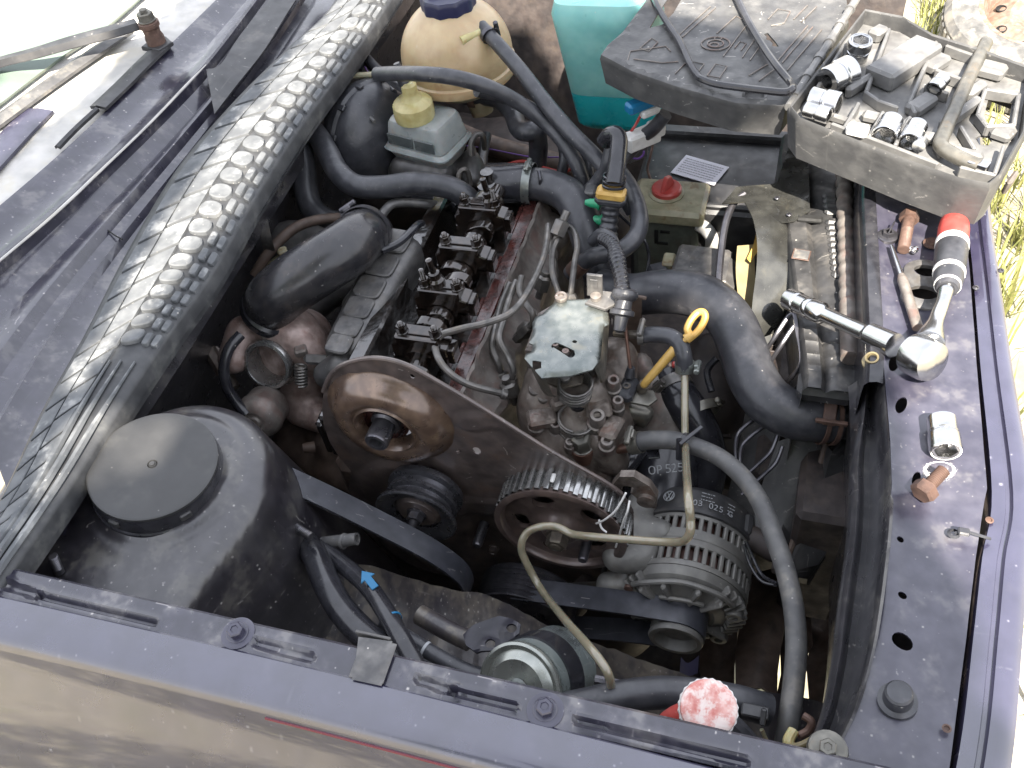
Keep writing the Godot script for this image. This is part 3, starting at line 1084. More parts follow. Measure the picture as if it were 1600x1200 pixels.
	for z in [-.235, -.32, -.42, -.52, -.62, -.72, -.84, -.98, -1.12, -1.32]:
		var x := -.556 - .02 * clampf((-z - .5) / .5, 0, 1)
		var r := PackedVector3Array()
		for k in [v2(.000, .985), v2(-.012, .978), v2(-.028, .965), v2(-.040, .945), v2(-.034, .925), v2(-.050, .905), v2(-.075, .84), v2(-.11, .76), v2(-.12, .6), v2(-.1, .42)]:
			r.append(Vector3(x + k.x + fn.get_noise_2d(z * 3.0, k.y * 4.0) * .006, k.y, z))
		rows.append(r)
	g.skin([Geo.smooth(Array(rows[0]), 2)] if false else rows)
	part(car, "bulkhead", g, M.brace, 50.0)
	g = gz()
	rows = []
	for x in [-.8, -.65, -.5, -.38, -.26, -.12, .02, .12]:
		var r := PackedVector3Array()
		for k in [v2(1.02, -1.52), v2(1.01, -1.44), v2(.96, -1.385), v2(.86, -1.37), v2(.72, -1.34), v2(.55, -1.30), v2(.40, -1.27)]:
			r.append(Vector3(x, k.x, k.y + fn.get_noise_2d(x * 2.5, k.x * 3.0) * .03))
		rows.append(r)
	g.skin(rows)
	part(car, "far_inner_wing", g, M.dark, 60.0)
	g = gz()
	rows = []
	for x in [-.78, -.6, -.45, -.3, -.16, -.02]:
		var r := PackedVector3Array()
		for k in 7:
			r.append(Vector3(x, .44 + fn.get_noise_2d(x * 9.0, k * 3.0) * .03, lerpf(-1.32, -.24, k / 6.0)))
		rows.append(r)
	g.skin(rows)
	part(car, "undertray", g, M.dark, 60.0)
	# chassis leg / ragged inner wing lip on the near side
	g = gz()
	var lip := Geo.smooth([v3(-.4915, .8, -.4579), v3(-.4046, .82, -.3963), v3(-.3296, .825, -.3857), v3(-.2662, .83, -.3775), v3(-.2219, .835, -.3762), v3(-.1902, .835, -.3692), v3(-.1474, .84, -.3537), v3(-.1077, .84, -.349), v3(-.0743, .845, -.3422), v3(-.0372, .85, -.3344), v3(-.012, .85, -.3351), v3(.003, .85, -.3284), v3(.0263, .85, -.3344), v3(.0803, .85, -.3355), v3(.1069, .85, -.338)], 5)
	rows = []
	for i in lip.size():
		var p := lip[i]
		p.y += fn.get_noise_1d(i * .8) * .003
		p.z += fn.get_noise_1d(i * 1.1 + 40.0) * .002
		var r := PackedVector3Array()
		var n := fn.get_noise_1d(i * .35 + 9.0) * .012
		r.append(p + v3(0, -.34, -.02))
		r.append(p + v3(0, -.05, -.006))
		r.append(p + v3(0, -.006, -.0012))
		r.append(p + v3(0, 0.0, 0))
		r.append(p + v3(0, -.003, .0025))
		r.append(p + v3(0.004, -.020 + n * .3, .018))
		r.append(Vector3(p.x + .008, p.y - .034 + n, lerpf(p.z, -.2385, .45)))
		r.append(Vector3(p.x + .012, p.y - .018 - n, lerpf(p.z, -.2385, .8)))
		r.append(Vector3(p.x + .014, p.y + .02, -.2395))
		r.append(Vector3(p.x + .014, .985, -.2392))
		rows.append(r)
	g.skin(rows)
	part(car, "inner_wing_lip", g, M.grimy, 50.0)
	g = gz()
	g.box(v3(.075, .72, -.60), v3(.06, .2, .14), .006)
	part(car, "front_crossmember", g, M.dark)
	# splash shields and lower beam in front, gaps show the ground
	for k in [[[v3(.0055, .62, -.5784), v3(.0569, .62, -.5852), v3(.0563, .62, -.4363), v3(.0112, .62, -.4294)], .006], [[v3(-.0517, .55, -.6168), v3(-.0036, .55, -.627), v3(.0116, .55, -.4639), v3(-.0243, .55, -.4555)], .006], [[v3(.0545, .58, -.6036), v3(.0796, .58, -.6046), v3(.0922, .58, -.5276), v3(.0823, .58, -.4559), v3(.0596, .58, -.4507)], .005], [[v3(.0896, .5, -.6672), v3(.1881, .5, -.9596), v3(.2092, .5, -.5042), v3(.1013, .5, -.4788)], .006]]:
		var pl := []
		for p in k[0]: pl.append(Vector2(p.x, p.z))
		var l2 := []
		for i in pl.size():
			for s in 6:
				var p: Vector2 = pl[i].lerp(pl[(i + 1) % pl.size()], s / 6.0)
				l2.append(p + Vector2(fn.get_noise_2d(p.x * 30, p.y * 30), fn.get_noise_2d(p.y * 30, p.x * 30)) * .006)
		g = gz()
		g.plate(l2, [], .012, func(p: Vector2) -> float: return -.015 * sin(p.x * 60.0 + p.y * 8.0) + fx.get_noise_2d(p.x, p.y) * .008, v3(0, k[0][0].y, 0), Vector3.RIGHT, Vector3.BACK, -.004)
		part(car, "splash_shield", g, M.rust_dark, 50.0)

# ------------------------------------------------------------------ scuttle, windscreen, seal
func scuttle() -> void:
	var g := gz()
	# stations: outer edge of the purple channel, lip, step, foot at the seal
	var L3 := [v3(-.8462, 1, -1.3129), v3(-.8449, 1, -1.146), v3(-.8498, 1, -.997), v3(-.8499, 1, -.8491), v3(-.8581, 1, -.7379), v3(-.8702, 1, -.6447), v3(-.8837, 1, -.5481)]
	var L2 := [v3(-.8013, 1, -1.314), v3(-.7876, 1, -1.149), v3(-.7749, 1, -.9715), v3(-.7802, 1, -.8292), v3(-.7972, 1, -.65), v3(-.812, 1, -.5673), v3(-.829, 1, -.4815)]
	var L1 := [v3(-.7474, .99, -1.3375), v3(-.7195, .99, -1.0978), v3(-.7098, .99, -.9326), v3(-.6996, .99, -.7658), v3(-.6848, .99, -.6052), v3(-.6584, .99, -.4567), v3(-.6112, .99, -.2913)]
	var rows := []
	for i in 7:
		var a: Vector3 = L3[i]
		var b: Vector3 = L2[i]
		var c: Vector3 = L1[i]
		var r := PackedVector3Array()
		r.append(a + v3(-.012, -.003, 0)); r.append(a + v3(-.004, .003, 0)); r.append(a + v3(.004, .001, 0))
		r.append(a.lerp(b, .25) + v3(0, -.006, 0)); r.append(a.lerp(b, .5) + v3(0, -.011, 0)); r.append(a.lerp(b, .8) + v3(0, -.006, 0))
		r.append(b + v3(-.003, .001, 0)); r.append(b + v3(0, .003, 0)); r.append(b + v3(.002, .0005, 0)); r.append(b + v3(.003, -.012, 0))
		r.append(b.lerp(c, .22) + v3(0, -.022, 0)); r.append(b.lerp(c, .34) + v3(0, -.017, 0)); r.append(b.lerp(c, .40) + v3(0, -.017, 0)); r.append(b.lerp(c, .46) + v3(0, -.026, 0)); r.append(b.lerp(c, .58) + v3(0, -.029, 0)); r.append(b.lerp(c, .63) + v3(0, -.024, 0)); r.append(b.lerp(c, .68) + v3(0, -.030, 0)); r.append(b.lerp(c, .82) + v3(0, -.034, 0)); r.append(c + v3(0, -.030, 0)); r.append(c + v3(.05, -.03, 0))
		rows.append(r)
	var sm := []
	for i in 6:
		for s in 6:
			var r := PackedVector3Array()
			for j in rows[0].size():
				r.append(rows[i][j].cubic_interpolate(rows[i + 1][j], rows[maxi(i - 1, 0)][j], rows[mini(i + 2, 6)][j], s / 6.0))
			sm.append(r)
	sm.append(rows[6])
	g.skin(sm)
	part(car, "scuttle_channel", g, M.channel, 30.0)
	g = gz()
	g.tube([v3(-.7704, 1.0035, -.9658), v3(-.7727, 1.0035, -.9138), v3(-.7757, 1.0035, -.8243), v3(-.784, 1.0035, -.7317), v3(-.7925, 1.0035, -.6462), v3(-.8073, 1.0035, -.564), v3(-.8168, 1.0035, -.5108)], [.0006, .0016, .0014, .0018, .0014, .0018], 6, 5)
	part(car, "painted_lip_highlight", g, M.scuttle)  # pale tube that paints the light caught along the lip
	g = gz()
	g.tube([v3(-.7739, .974, -.6566), v3(-.7705, .974, -.6594), v3(-.7684, .974, -.6644), v3(-.7576, .973, -.6659), v3(-.746, .972, -.6607), v3(-.7345, .971, -.6555), v3(-.723, .97, -.6516)], .0009, 6, 3)
	part(car, "panel_crack", g, M.hole)
	# torn drip strip that lies over the channel, far half
	g = gz()
	var a1 := [v3(-.7666, 1.003, -1.2649), v3(-.7632, 1.003, -1.1443), v3(-.7595, 1.003, -1.0445), v3(-.7516, 1.002, -.9716), v3(-.7691, 1, -.9607)]
	var a2 := [v3(-.7299, .998, -1.2769), v3(-.7267, .998, -1.1561), v3(-.7131, .996, -1.0263), v3(-.7139, .993, -.9426), v3(-.7147, .99, -.8756)]
	g.sheet(rows2(a1, a2), v3(0, -.002, 0))
	part(car, "drip_strip", g, M.plastic)
	# pale dusty scuttle panel under the windscreen
	g = gz()
	rows = []
	for i in 7:
		var a: Vector3 = L3[i]
		var r := PackedVector3Array()
		for k in [v2(-.006, -.004), v2(-.02, .0), v2(-.05, .004), v2(-.09, .007), v2(-.15, .010), v2(-.26, .014)]:
			r.append(a + Vector3(k.x, k.y, 0))
		rows.append(r)
	g.skin(rows)
	var pan := part(car, "scuttle_panel", g, M.scuttle, 50.0)
	# dark rubber strips lying on it
	for k in [[v3(-.9273, 1.017, -1.023), v3(-.9462, 1.017, -.9428), v3(-.9627, 1.017, -.865), v3(-.9791, 1.017, -.778), .013, 0], [v3(-.855, 1.011, -1.0076), v3(-.8578, 1.011, -.9555), v3(-.8585, 1.011, -.8998), v3(-.8611, 1.011, -.8454), .012, 1], [v3(-.8626, 1.01, -.8439), v3(-.8648, 1.01, -.8177), v3(-.866, 1.01, -.7909), v3(-.8655, 1.01, -.7597), .0035, 1], [v3(-.9408, 1.012, -.83), v3(-.9396, 1.012, -.7869), v3(-.9365, 1.012, -.7433), v3(-.9324, 1.012, -.6879), .022, 2]]:
		g = gz()
		var pp := Geo.smooth([k[0], k[1], k[2], k[3]], 5)
		var ra := PackedVector3Array()
		var rb := PackedVector3Array()
		var rc := PackedVector3Array()
		for p in pp:
			ra.append(p + v3(-k[4], -.001, 0)); rb.append(p + v3(0, .003 if k[5] == 0 else .0012, 0)); rc.append(p + Vector3(k[4], -.001, 0))
		g.sheet([ra, rb, rc], v3(0, -.004, 0))
		part(pan, "rubber_strip", g, [M.rubber_grey, M.plastic, M.paint_dusty][k[5]])
	# windscreen
	var t := thing("windscreen", "green tinted windscreen corner behind the wiper arm", "windscreen", v3(-1.0702, 1.02, -1.0188))
	g = gz()
	var w0 := [v3(-.9583, 1.012, -1.2394), v3(-.9616, 1.012, -1.0445), v3(-.9841, 1.012, -.9435), v3(-.9994, 1.012, -.8271), v3(-1.0149, 1.012, -.6944)]
	var w1 := []
	for p in w0: w1.append(p + v3(-.42, .24, 0))
	g.sheet(rows2(w0, w1), v3(.004, .006, 0))
	part(t, "glass", g, M.glass)
	g = gz()
	g.box(v3(-1.0646, 1.06, -1.0063), v3(.035, .004, .03), .001, Basis(Vector3.UP, .5))
	part(t, "dark_sticker", g, M.plastic)
	# wiper
	t = thing("wiper_arm", "black windscreen wiper arm with rusty pivot nut", "wiper", v3(-.8868, 1.015, -1.0189))
	g = gz()
	var path := [v3(-1.0405, 1.055, -.8377), v3(-1.012, 1.052, -.878), v3(-.9815, 1.05, -.9048), v3(-.946, 1.048, -.9405), v3(-.9092, 1.045, -.9755), v3(-.8836, 1.043, -1.0016)]
	var wd := [.006, .007, .0085, .0115, .0125, .011]
	var r0 := PackedVector3Array()
	var r1 := PackedVector3Array()
	var r2 := PackedVector3Array()
	var r3 := PackedVector3Array()
	for i in 6:
		var d: Vector3 = (path[mini(i + 1, 5)] - path[maxi(i - 1, 0)]).normalized()
		var s := d.cross(Vector3.UP).normalized() * float(wd[i])
		r0.append(path[i] - s + v3(0, -.008, 0)); r1.append(path[i] - s * .7); r2.append(path[i] + s * .7); r3.append(path[i] + s + v3(0, -.008, 0))
	g.sheet([Geo.smooth(Array(r0), 4), Geo.smooth(Array(r1), 4), Geo.smooth(Array(r2), 4), Geo.smooth(Array(r3), 4)], v3(0, -.0012, 0))
	part(t, "arm", g, M.plastic)
	g = gz()
	var pv := v3(-.8629, 1.043, -.9994)
	g.lathe([v2(0, -.03), v2(.013, -.03), v2(.013, -.022), v2(.011, -.016), v2(.012, -.008), v2(.014, -.006), v2(.014, .0), v2(.007, .003), v2(0, .003)], pv, Vector3.UP, 24)
	part(t, "pivot", g, M.rust)
	g = gz()
	g.bolt(pv + v3(0, .002, 0), Vector3.UP, .019, .010, .012, .004)
	part(t, "pivot_nut", g, M.zinc_dull)
	g = gz()
	g.prism([v2(-.018, -.012), v2(.014, -.018), v2(.022, .004), v2(.004, .018), v2(-.014, .012)], pv + v3(0, -.036, 0), Vector3.RIGHT, Vector3.FORWARD, .006, .001)
	part(t, "pivot_base", g, M.plastic)
	# the cowl seal: a cut strip of tyre-like rubber with raised tread blocks
	t = thing("cowl_seal", "long strip of treaded grey rubber laid along the rear edge of the engine bay", "rubber seal", v3(-.6417, .98, -.6781))
	var sr := Geo.smooth([v3(-.5884, 1, -1.3854), v3(-.5765, 1, -1.16), v3(-.5733, 1, -.9818), v3(-.5748, 1, -.8442), v3(-.568, 1, -.7083), v3(-.5562, 1, -.5876), v3(-.5564, 1, -.4993), v3(-.5539, 1, -.4017), v3(-.5493, 1, -.3169), v3(-.5485, 1, -.2415), v3(-.5484, 1, -.1692)], 10)
	var sl := Geo.smooth([v3(-.7081, 1, -1.3839), v3(-.6583, 1, -1.1557), v3(-.6709, 1, -1.0224), v3(-.6846, 1, -.8963), v3(-.6868, 1, -.7509), v3(-.6655, 1, -.6016), v3(-.6418, 1, -.485), v3(-.6258, 1, -.3884), v3(-.604, 1, -.2992), v3(-.5974, 1, -.231), v3(-.5892, 1, -.1599)], 10)
	var prof := [v2(-.12, -.016), v2(-.06, -.001), v2(0.0, .002), v2(.1, .003), v2(.28, .005), v2(.5, .007), v2(.70, .0072), v2(.86, .005), v2(.96, .002), v2(1.0, -.002), v2(1.02, -.014)]
	rows = []
	for q in prof:
		var r := PackedVector3Array()
		for i in sr.size(): r.append(sl[i].lerp(sr[i], q.x) + v3(0, q.y, 0))
		rows.append(r)
	g = gz()
	g.sheet(rows, v3(0, -.006, 0))
	part(t, "rubber_strip", g, M.seal_base, 50.0)
	var at := func(u: float, s: float, lift: float) -> Vector3:
		var fi := clampf(s, 0.0, 1.0) * (sr.size() - 1)
		var i := mini(int(fi), sr.size() - 2)
		var l := sl[i].lerp(sl[i + 1], fi - i)
		var r := sr[i].lerp(sr[i + 1], fi - i)
		var h := 0.0
		for k in prof.size() - 1:
			if u >= prof[k].x and u <= prof[k + 1].x: h = lerpf(prof[k].y, prof[k + 1].y, (u - prof[k].x) / (prof[k + 1].x - prof[k].x))
		return l.lerp(r, u) + v3(0, h + lift, 0)
	var pad := func(u0: float, u1: float, s0: float, s1: float, skew: float, hgt: float, roundness: float) -> Geo:
		var o := gz()
		var rr := []
		for lv in [[0.0, 0.0], [.8, .02], [1.0, .14]]:
			var ring := PackedVector3Array()
			for k in 16:
				var a := TAU * k / 16
				var cx := cos(a)
				var cy := sin(a)
				var m := maxf(absf(cx), absf(cy))
				cx = lerpf(cx / m, cx, roundness) * (1.0 - lv[1]); cy = lerpf(cy / m, cy, roundness) * (1.0 - lv[1])
				var u := lerpf(u0, u1, .5 + .5 * cx)
				ring.append(at.call(u, lerpf(s0, s1, .5 + .5 * cy) + (u - u0) * skew, hgt * lv[0]))
			rr.append(ring)
		var k0: int = o.v.size()
		o.skin(rr, false, true)
		var c: int = o.vert((o.v[32] + o.v[40]) * .5)
		for k in 16: o.tri(c, 32 + k, 32 + (k + 1) % 16)
		return o
	var cnt := 26
	for i in cnt:
		var s0 := .03 + .93 * i / cnt
		var s1 := s0 + .93 / cnt * .90
		part(t, "tread_block", pad.call(.05, .265, s0, s1, -.085, .003, .02), M.seal)
		part(t, "tread_block", pad.call(.28, .525, s0 + .012, s1 + .012, -.085, .003, .02), M.seal)
	for i in 27:
		var s0 := .03 + .60 * i / 27
		part(t, "tread_lug", pad.call(.545, .785, s0, s0 + .0182, -.02, .005, .8), M.seal)
	for i in 28:
		var s0 := .03 + .60 * i / 28
		part(t, "tread_stud", pad.call(.81, .885, s0, s0 + .0158, 0.0, .0045, .4), M.seal)
		part(t, "tread_stud", pad.call(.91, .975, s0, s0 + .0158, 0.0, .004, .4), M.seal)
	for u in [.56, .70, .86]:
		g = gz()
		var pts := []
		for i in 24: pts.append(at.call(u, lerpf(.645, .99, i / 23.0), .0015))
		g.tube(pts, [.0012, .0035, .0035, .0035], 6, 1)
		part(t, "rubber_rib", g, M.seal)

# ------------------------------------------------------------------ engine
func engine() -> void:
	var t := thing("diesel_engine", "oily diesel cylinder head with its valve cover off and camshaft bare", "engine", v3(-.36, .42, -.68))
	var g := gz()
	# block and head below
	g.box(v3(-.36, .63, -.69), v3(.17, .36, .37), .012)
	part(t, "engine_block", g, M.rust_dark)
	# left rail
	g = gz()
	g.box(v3(-.4205, .868, -.688), v3(.020, .064, .38), .003)
	g.box(v3(-.433, .862, -.688), v3(.010, .05, .378), .003)
	g.box(v3(-.355, .868, -.873), v3(.13, .064, .014), .003)
	part(t, "head_wall", g, M.oily)
	# right rail: red brown gasket face with alloy flank
	g = gz()
	g.box(v3(-.301, .897, -.688), v3(.017, .010, .385), .0015)
	g.box(v3(-.312, .87, -.688), v3(.006, .06, .38), .0015)
	part(t, "gasket_face", g, M.oily_red)
	g = gz()
	var fn := FastNoiseLite.new()
	fn.seed = 21
	fn.frequency = 22.0
	var rows := []
	for i in 60:
		var z := -.885 + .385 * i / 59.0
		var r := PackedVector3Array()
		var w := .005 * sin((z + .9) * 71.0)
		for k in [v2(-.2925, .903), v2(-.2895, .9005), v2(-.2885, .893), v2(-.284 + w * .4, .88), v2(-.272 + w, .868), v2(-.262 + w, .862), v2(-.258 + w, .853), v2(-.262 + w, .835), v2(-.258, .815), v2(-.25, .79), v2(-.25, .70)]:
			r.append(Vector3(k.x + fn.get_noise_2d(z, k.y) * .003, k.y + fn.get_noise_2d(k.y, z) * .002, z))
		rows.append(r)
	g.skin(rows)
	part(t, "head_flank", g, M.alu)
	g = gz()
	g.box(v3(-.36, .842, -.688), v3(.115, .006, .376), .001)
	part(t, "head_floor", g, M.oily)
	# camshaft
	var cx := -.340
	var cy := .920
	g = gz()
	g.tube([Vector3(cx, cy, -.87), Vector3(cx, cy, -.495)], .0105, 24, 1)
	for z in [-.588, -.658, -.728, -.798]:
		g.tube([Vector3(cx, cy, z + .010), Vector3(cx, cy, z + .017)], .0165, 28, 1)
	g.tube([Vector3(cx, cy, -.535), Vector3(cx, cy, -.515)], .021, 28, 1)
	var k := 0
	for z in [-.553, -.622, -.640, -.692, -.710, -.762, -.780, -.835]:
		var a := k * 2.1 + .6
		k += 1
		var pl := []
		for j in 28:
			var b := TAU * j / 28
			var r := .0145 + .008 * pow(maxf(cos(b - a), 0.0), 3.0)
			pl.append(Vector2(r * cos(b), r * sin(b)))
		g.prism(pl, Vector3(cx, cy, z), Vector3.RIGHT, Vector3.UP, .011, .0008)
	part(t, "camshaft", g, M.oily_metal)
	# bearing towers and caps
	for i in 4:
		var z: float = [-.588, -.658, -.728, -.798][i]
		g = gz()
		g.box(Vector3(cx - .002, .882, z), v3(.062, .078, .020), .002)
		part(t, "bearing_tower", g, M.oily)
		g = gz()
		var ol := [v2(-.031, .916), v2(-.031, .934), v2(-.025, .938), v2(-.025, .947), v2(.021, .947), v2(.0215, .938), v2(.029, .936), v2(.029, .916), v2(.016, .916)]
		ol.append_array(arc2(0, .918, .0150, .0145, 9, .1, PI - .1))
		ol.append(v2(-.016, .916))
		g.prism(ol, Vector3(cx, 0, z - .010), Vector3.RIGHT, Vector3.UP, .020, .0012)
		g.box(Vector3(cx + .030, .924, z - .001), v3(.010, .020, .017), .001)
		g.box(Vector3(cx + .003, .9482, z - .002), v3(.030, .002, .012), .0006)
		var cap := part(t, "camshaft_cap", g, M.oily_metal if i % 2 else M.oily_metal)
		for s in [-.0185, .0175]:
			g = gz()
			var hi: float = .012 if (i == 1 and s < 0.0) or (i == 3 and s > 0) else .004
			g.bolt(Vector3(cx + s, .947, z + .001), v3(-.05, 1, 0), .0105, .0075, .0065, hi)
			part(cap, "cap_nut", g, M.oily_metal)
		if i == 1 or i == 3:
			g = gz()
			var p := Vector3(cx - .004 + .008 * (i - 1), .947, z - .001)
			g.lathe([v2(.0085, 0), v2(.0085, .008), v2(.006, .011), v2(.006, .018), v2(.0035, .019), v2(.0035, .036), v2(0, .037)], p, v3(-.12, 1, .05), 18)
			part(cap, "cover_stud", g, M.oily_metal)
	# tappet buckets between the towers
	for z in [-.622, -.692, -.762]:
		for s in [-1, 1]:
			g = gz()
			g.lathe([v2(0, .004), v2(.013, .004), v2(.014, .003), v2(.014, -.03)], Vector3(cx, .892, z + s * .013), Vector3.UP, 22)
			part(t, "valve_tappet", g, M.oily_metal)
	# stepped oil ledge right of the caps
	g = gz()
	for z in [-.575, -.645, -.715, -.785]:
		g.box(v3(-.316, .885, z), v3(.022, .034, .045), .004)
	g.box(v3(-.316, .872, -.688), v3(.012, .03, .37), .002)
	part(t, "oil_ledge", g, M.oily)
	# cam end at the front
	g = gz()
	var nose := v3(-.3393, .9344, -.487)
	g.lathe([v2(.0235, -.010), v2(.0235, .006), v2(.0205, .009), v2(.0205, .002), v2(.0145, .002)], nose, Vector3.BACK, 36)
	part(t, "shaft_seal", g, M.oily_red)
	g = gz()
	g.lathe([v2(.0145, -.01), v2(.0142, .008), v2(.0115, .010), v2(.0115, .030), v2(.0105, .032), v2(.0068, .032), v2(.0055, .022), v2(0, .022)], nose, Vector3.BACK, 32)
	g.box(nose + v3(.0105, .004, .020), v3(.004, .005, .018), .0005)
	part(t, "camshaft_nose", g, M.steel_dark)
	# lifting lugs at the far end
	g = gz()
	g.prism([v2(-.016, 0), v2(.016, 0), v2(.014, .03), v2(.006, .042), v2(-.008, .042), v2(-.016, .03)], v3(-.285, .868, -.885), Vector3.RIGHT, Vector3.UP, .006, .001)
	g.lathe([v2(.0, .0), v2(.014, .0), v2(.014, .012), v2(.008, .016), v2(.008, .03), v2(0, .03)], v3(-.352, .915, -.86), Vector3.UP, 20)
	part(t, "rear_lug", g, M.oily)
	# injection pipes, clipped along the head
	var pipes := [
		["injector_pipe", "longest bare steel injector pipe, swinging out over the camshaft and back to its union", [v3(-.2572, .935, -.785), v3(-.2472, .94, -.728), v3(-.248, .945, -.6665), v3(-.2563, .945, -.6346), v3(-.2749, .945, -.6166), v3(-.3041, .945, -.6007), v3(-.3204, .943, -.5908), v3(-.3215, .938, -.5774), v3(-.308, .928, -.5626), v3(-.2825, .92, -.5527), v3(-.2514, .9, -.5631)], .0037],
		["injector_pipe", "short bent injector pipe dropping from the tall union nut beside the valve cover rail", [v3(-.2459, .93, -.795), v3(-.2435, .93, -.7673), v3(-.245, .925, -.7511), v3(-.239, .92, -.7258), v3(-.2287, .91, -.7073), v3(-.2204, .9, -.6939)], .0034],
		["injector_pipe", "injector pipe arching beside the tall union nut and dropping behind the white topped pump", [v3(-.2396, .93, -.7936), v3(-.226, .935, -.7782), v3(-.2167, .935, -.7543), v3(-.2151, .93, -.7338), v3(-.2138, .915, -.7093), v3(-.2147, .9, -.6998)], .0034],
		["injector_pipe", "injector pipe looping low and ending in the lowest union nut in front of the pump", [v3(-.2747, .92, -.7046), v3(-.274, .92, -.6743), v3(-.2734, .915, -.6501), v3(-.2721, .91, -.6266), v3(-.2606, .9, -.614), v3(-.2523, .89, -.6028), v3(-.2587, .87, -.5996)], .0037],
		["injector_pipe", "injector pipe hugging the head flank, left of the one with the lowest nut", [v3(-.2825, .915, -.7068), v3(-.2864, .905, -.678), v3(-.2835, .9, -.6441), v3(-.2828, .89, -.6299), v3(-.2733, .88, -.6174), v3(-.2708, .86, -.6127)], .0037],
		["injector_pipe", "hooked injector pipe ending in the hexagon union left of the pump top plate", [v3(-.2667, .93, -.7031), v3(-.2645, .925, -.6855), v3(-.2543, .92, -.6725), v3(-.2456, .915, -.6644), v3(-.2454, .905, -.66), v3(-.2559, .89, -.6615)], .0037]]
	for p in pipes:
		var o := thing(p[0], p[1], "pipe", p[2][-1], "steel injector pipes over the cylinder head")
		g = gz()
		g.tube(p[2], p[3], 10, 6)
		part(o, "tube", g, M.pipe)
		g = gz()
		var e: Vector3 = p[2][-1]
		var d: Vector3 = (e - p[2][-2]).normalized()
		if p[2].size() != 11: g.lathe([v2(0, -.012), v2(.0055, -.012), v2(.0085, -.008), v2(.0085, .006), v2(.006, .008), v2(.006, .02), v2(0, .02)], e, d, 6)
		else: g.lathe([v2(.0042, -.002), v2(.0055, -.001), v2(.0055, .004), v2(0, .004)], e, d, 16)
		part(o, "union_nut", g, M.pipe)
	# tall unions and injectors
	for q in [["injector", "tall injector union with hexagon nut standing beside the gasket rail", v3(-.2457, .93, -.7703), v3(-.2368, .95, -.794)], ["injector", "second injector, half hidden under the arched pipes behind the pump", v3(-.2515, .9, -.7197), v3(-.2459, .92, -.7247)], ["injector", "injector stub nearest to the brown timing cover", v3(-.2556, .86, -.5971), v3(-.2596, .885, -.5969)]]:
		var o := thing(q[0], q[1], "injector", q[2], "diesel injectors along the head")
		g = gz()
		g.tube([q[2].lerp(q[3], -.6), q[3]], .0045, 12, 1)
		part(o, "stem", g, M.pipe)
		g = gz()
		g.lathe([v2(.006, -.010), v2(.0095, -.008), v2(.0095, .008), v2(.006, .010)], q[2].lerp(q[3], .35), q[3] - q[2], 6)
		part(o, "hexagon", g, M.pipe)
	# ridged alloy manifold left of the head
	t = thing("intake_manifold", "dark ribbed alloy manifold running along the left side of the head", "manifold", v3(-.46, .84, -.70))
	g = gz()
	var m0 := v3(-.4343, .905, -.7733)
	var m1 := v3(-.4506, .885, -.5913)
	var ax := (m1 - m0).normalized()
	var sx := ax.cross(Vector3.UP).normalized()
	rows = []
	for i in 30:
		var f := i / 29.0
		var p := m0.lerp(m1, f)
		var e := sqrt(clampf(1.0 - pow(absf(f * 2.0 - 1.0), 14.0), 0.02, 1))
		var w := lerpf(.029, .022, f) * e
		var r := PackedVector3Array()
		for j in 18:
			var a := TAU * j / 18
			var c := signf(cos(a)) * pow(absf(cos(a)), .6)
			var s := signf(sin(a)) * pow(absf(sin(a)), .6)
			r.append(p + sx * w * 1.1 * c + Vector3.UP * (w * s - .012))
		rows.append(r)
	g.skin(rows, false, true)
	part(t, "plenum", g, M.alu_dark)
	for i in 6:
		var f: float = [.12, .32, .50, .66, .81, .94][i]
		var p := m0.lerp(m1, f)
		var w := lerpf(.021, .014, f)
		g = gz()
		var ring := []
		for j in 20:
			var a := TAU * j / 20
			ring.append(Vector2(signf(cos(a)) * pow(absf(cos(a)), .45) * w, signf(sin(a)) * pow(absf(sin(a)), .45) * lerpf(.019, .0125, f)))
		g.prism(ring, p + Vector3.UP * (lerpf(.029, .022, f) - .0135), sx, ax, .004, .0015)
		part(t, "cast_pad", g, M.alu_dark)
	g = gz()
	g.box(v3(-.4799, .872, -.5964), v3(.034, .014, .012), .005, Basis(Vector3.UP, .1))
	g.blob([[v3(-.4675, .86, -.5871), v3(-.4503, .87, -.5956), .016, .018], [v3(-.4739, .86, -.6945), v3(-.448, .86, -.8031), .02, .022]], .005, .01)
	part(t, "mounting_lug", g, M.alu_dark, 50.0)
	# small return line lying over the manifold
	g = gz()
	g.tube([v3(-.4369, .93, -.7203), v3(-.4216, .93, -.7383), v3(-.4146, .925, -.7754), v3(-.4184, .91, -.7958)], .0045, 10)
	solo("return_hose", "short oily black hose lying across the far end of the ribbed manifold", "hose", g, M.rubber_gloss)

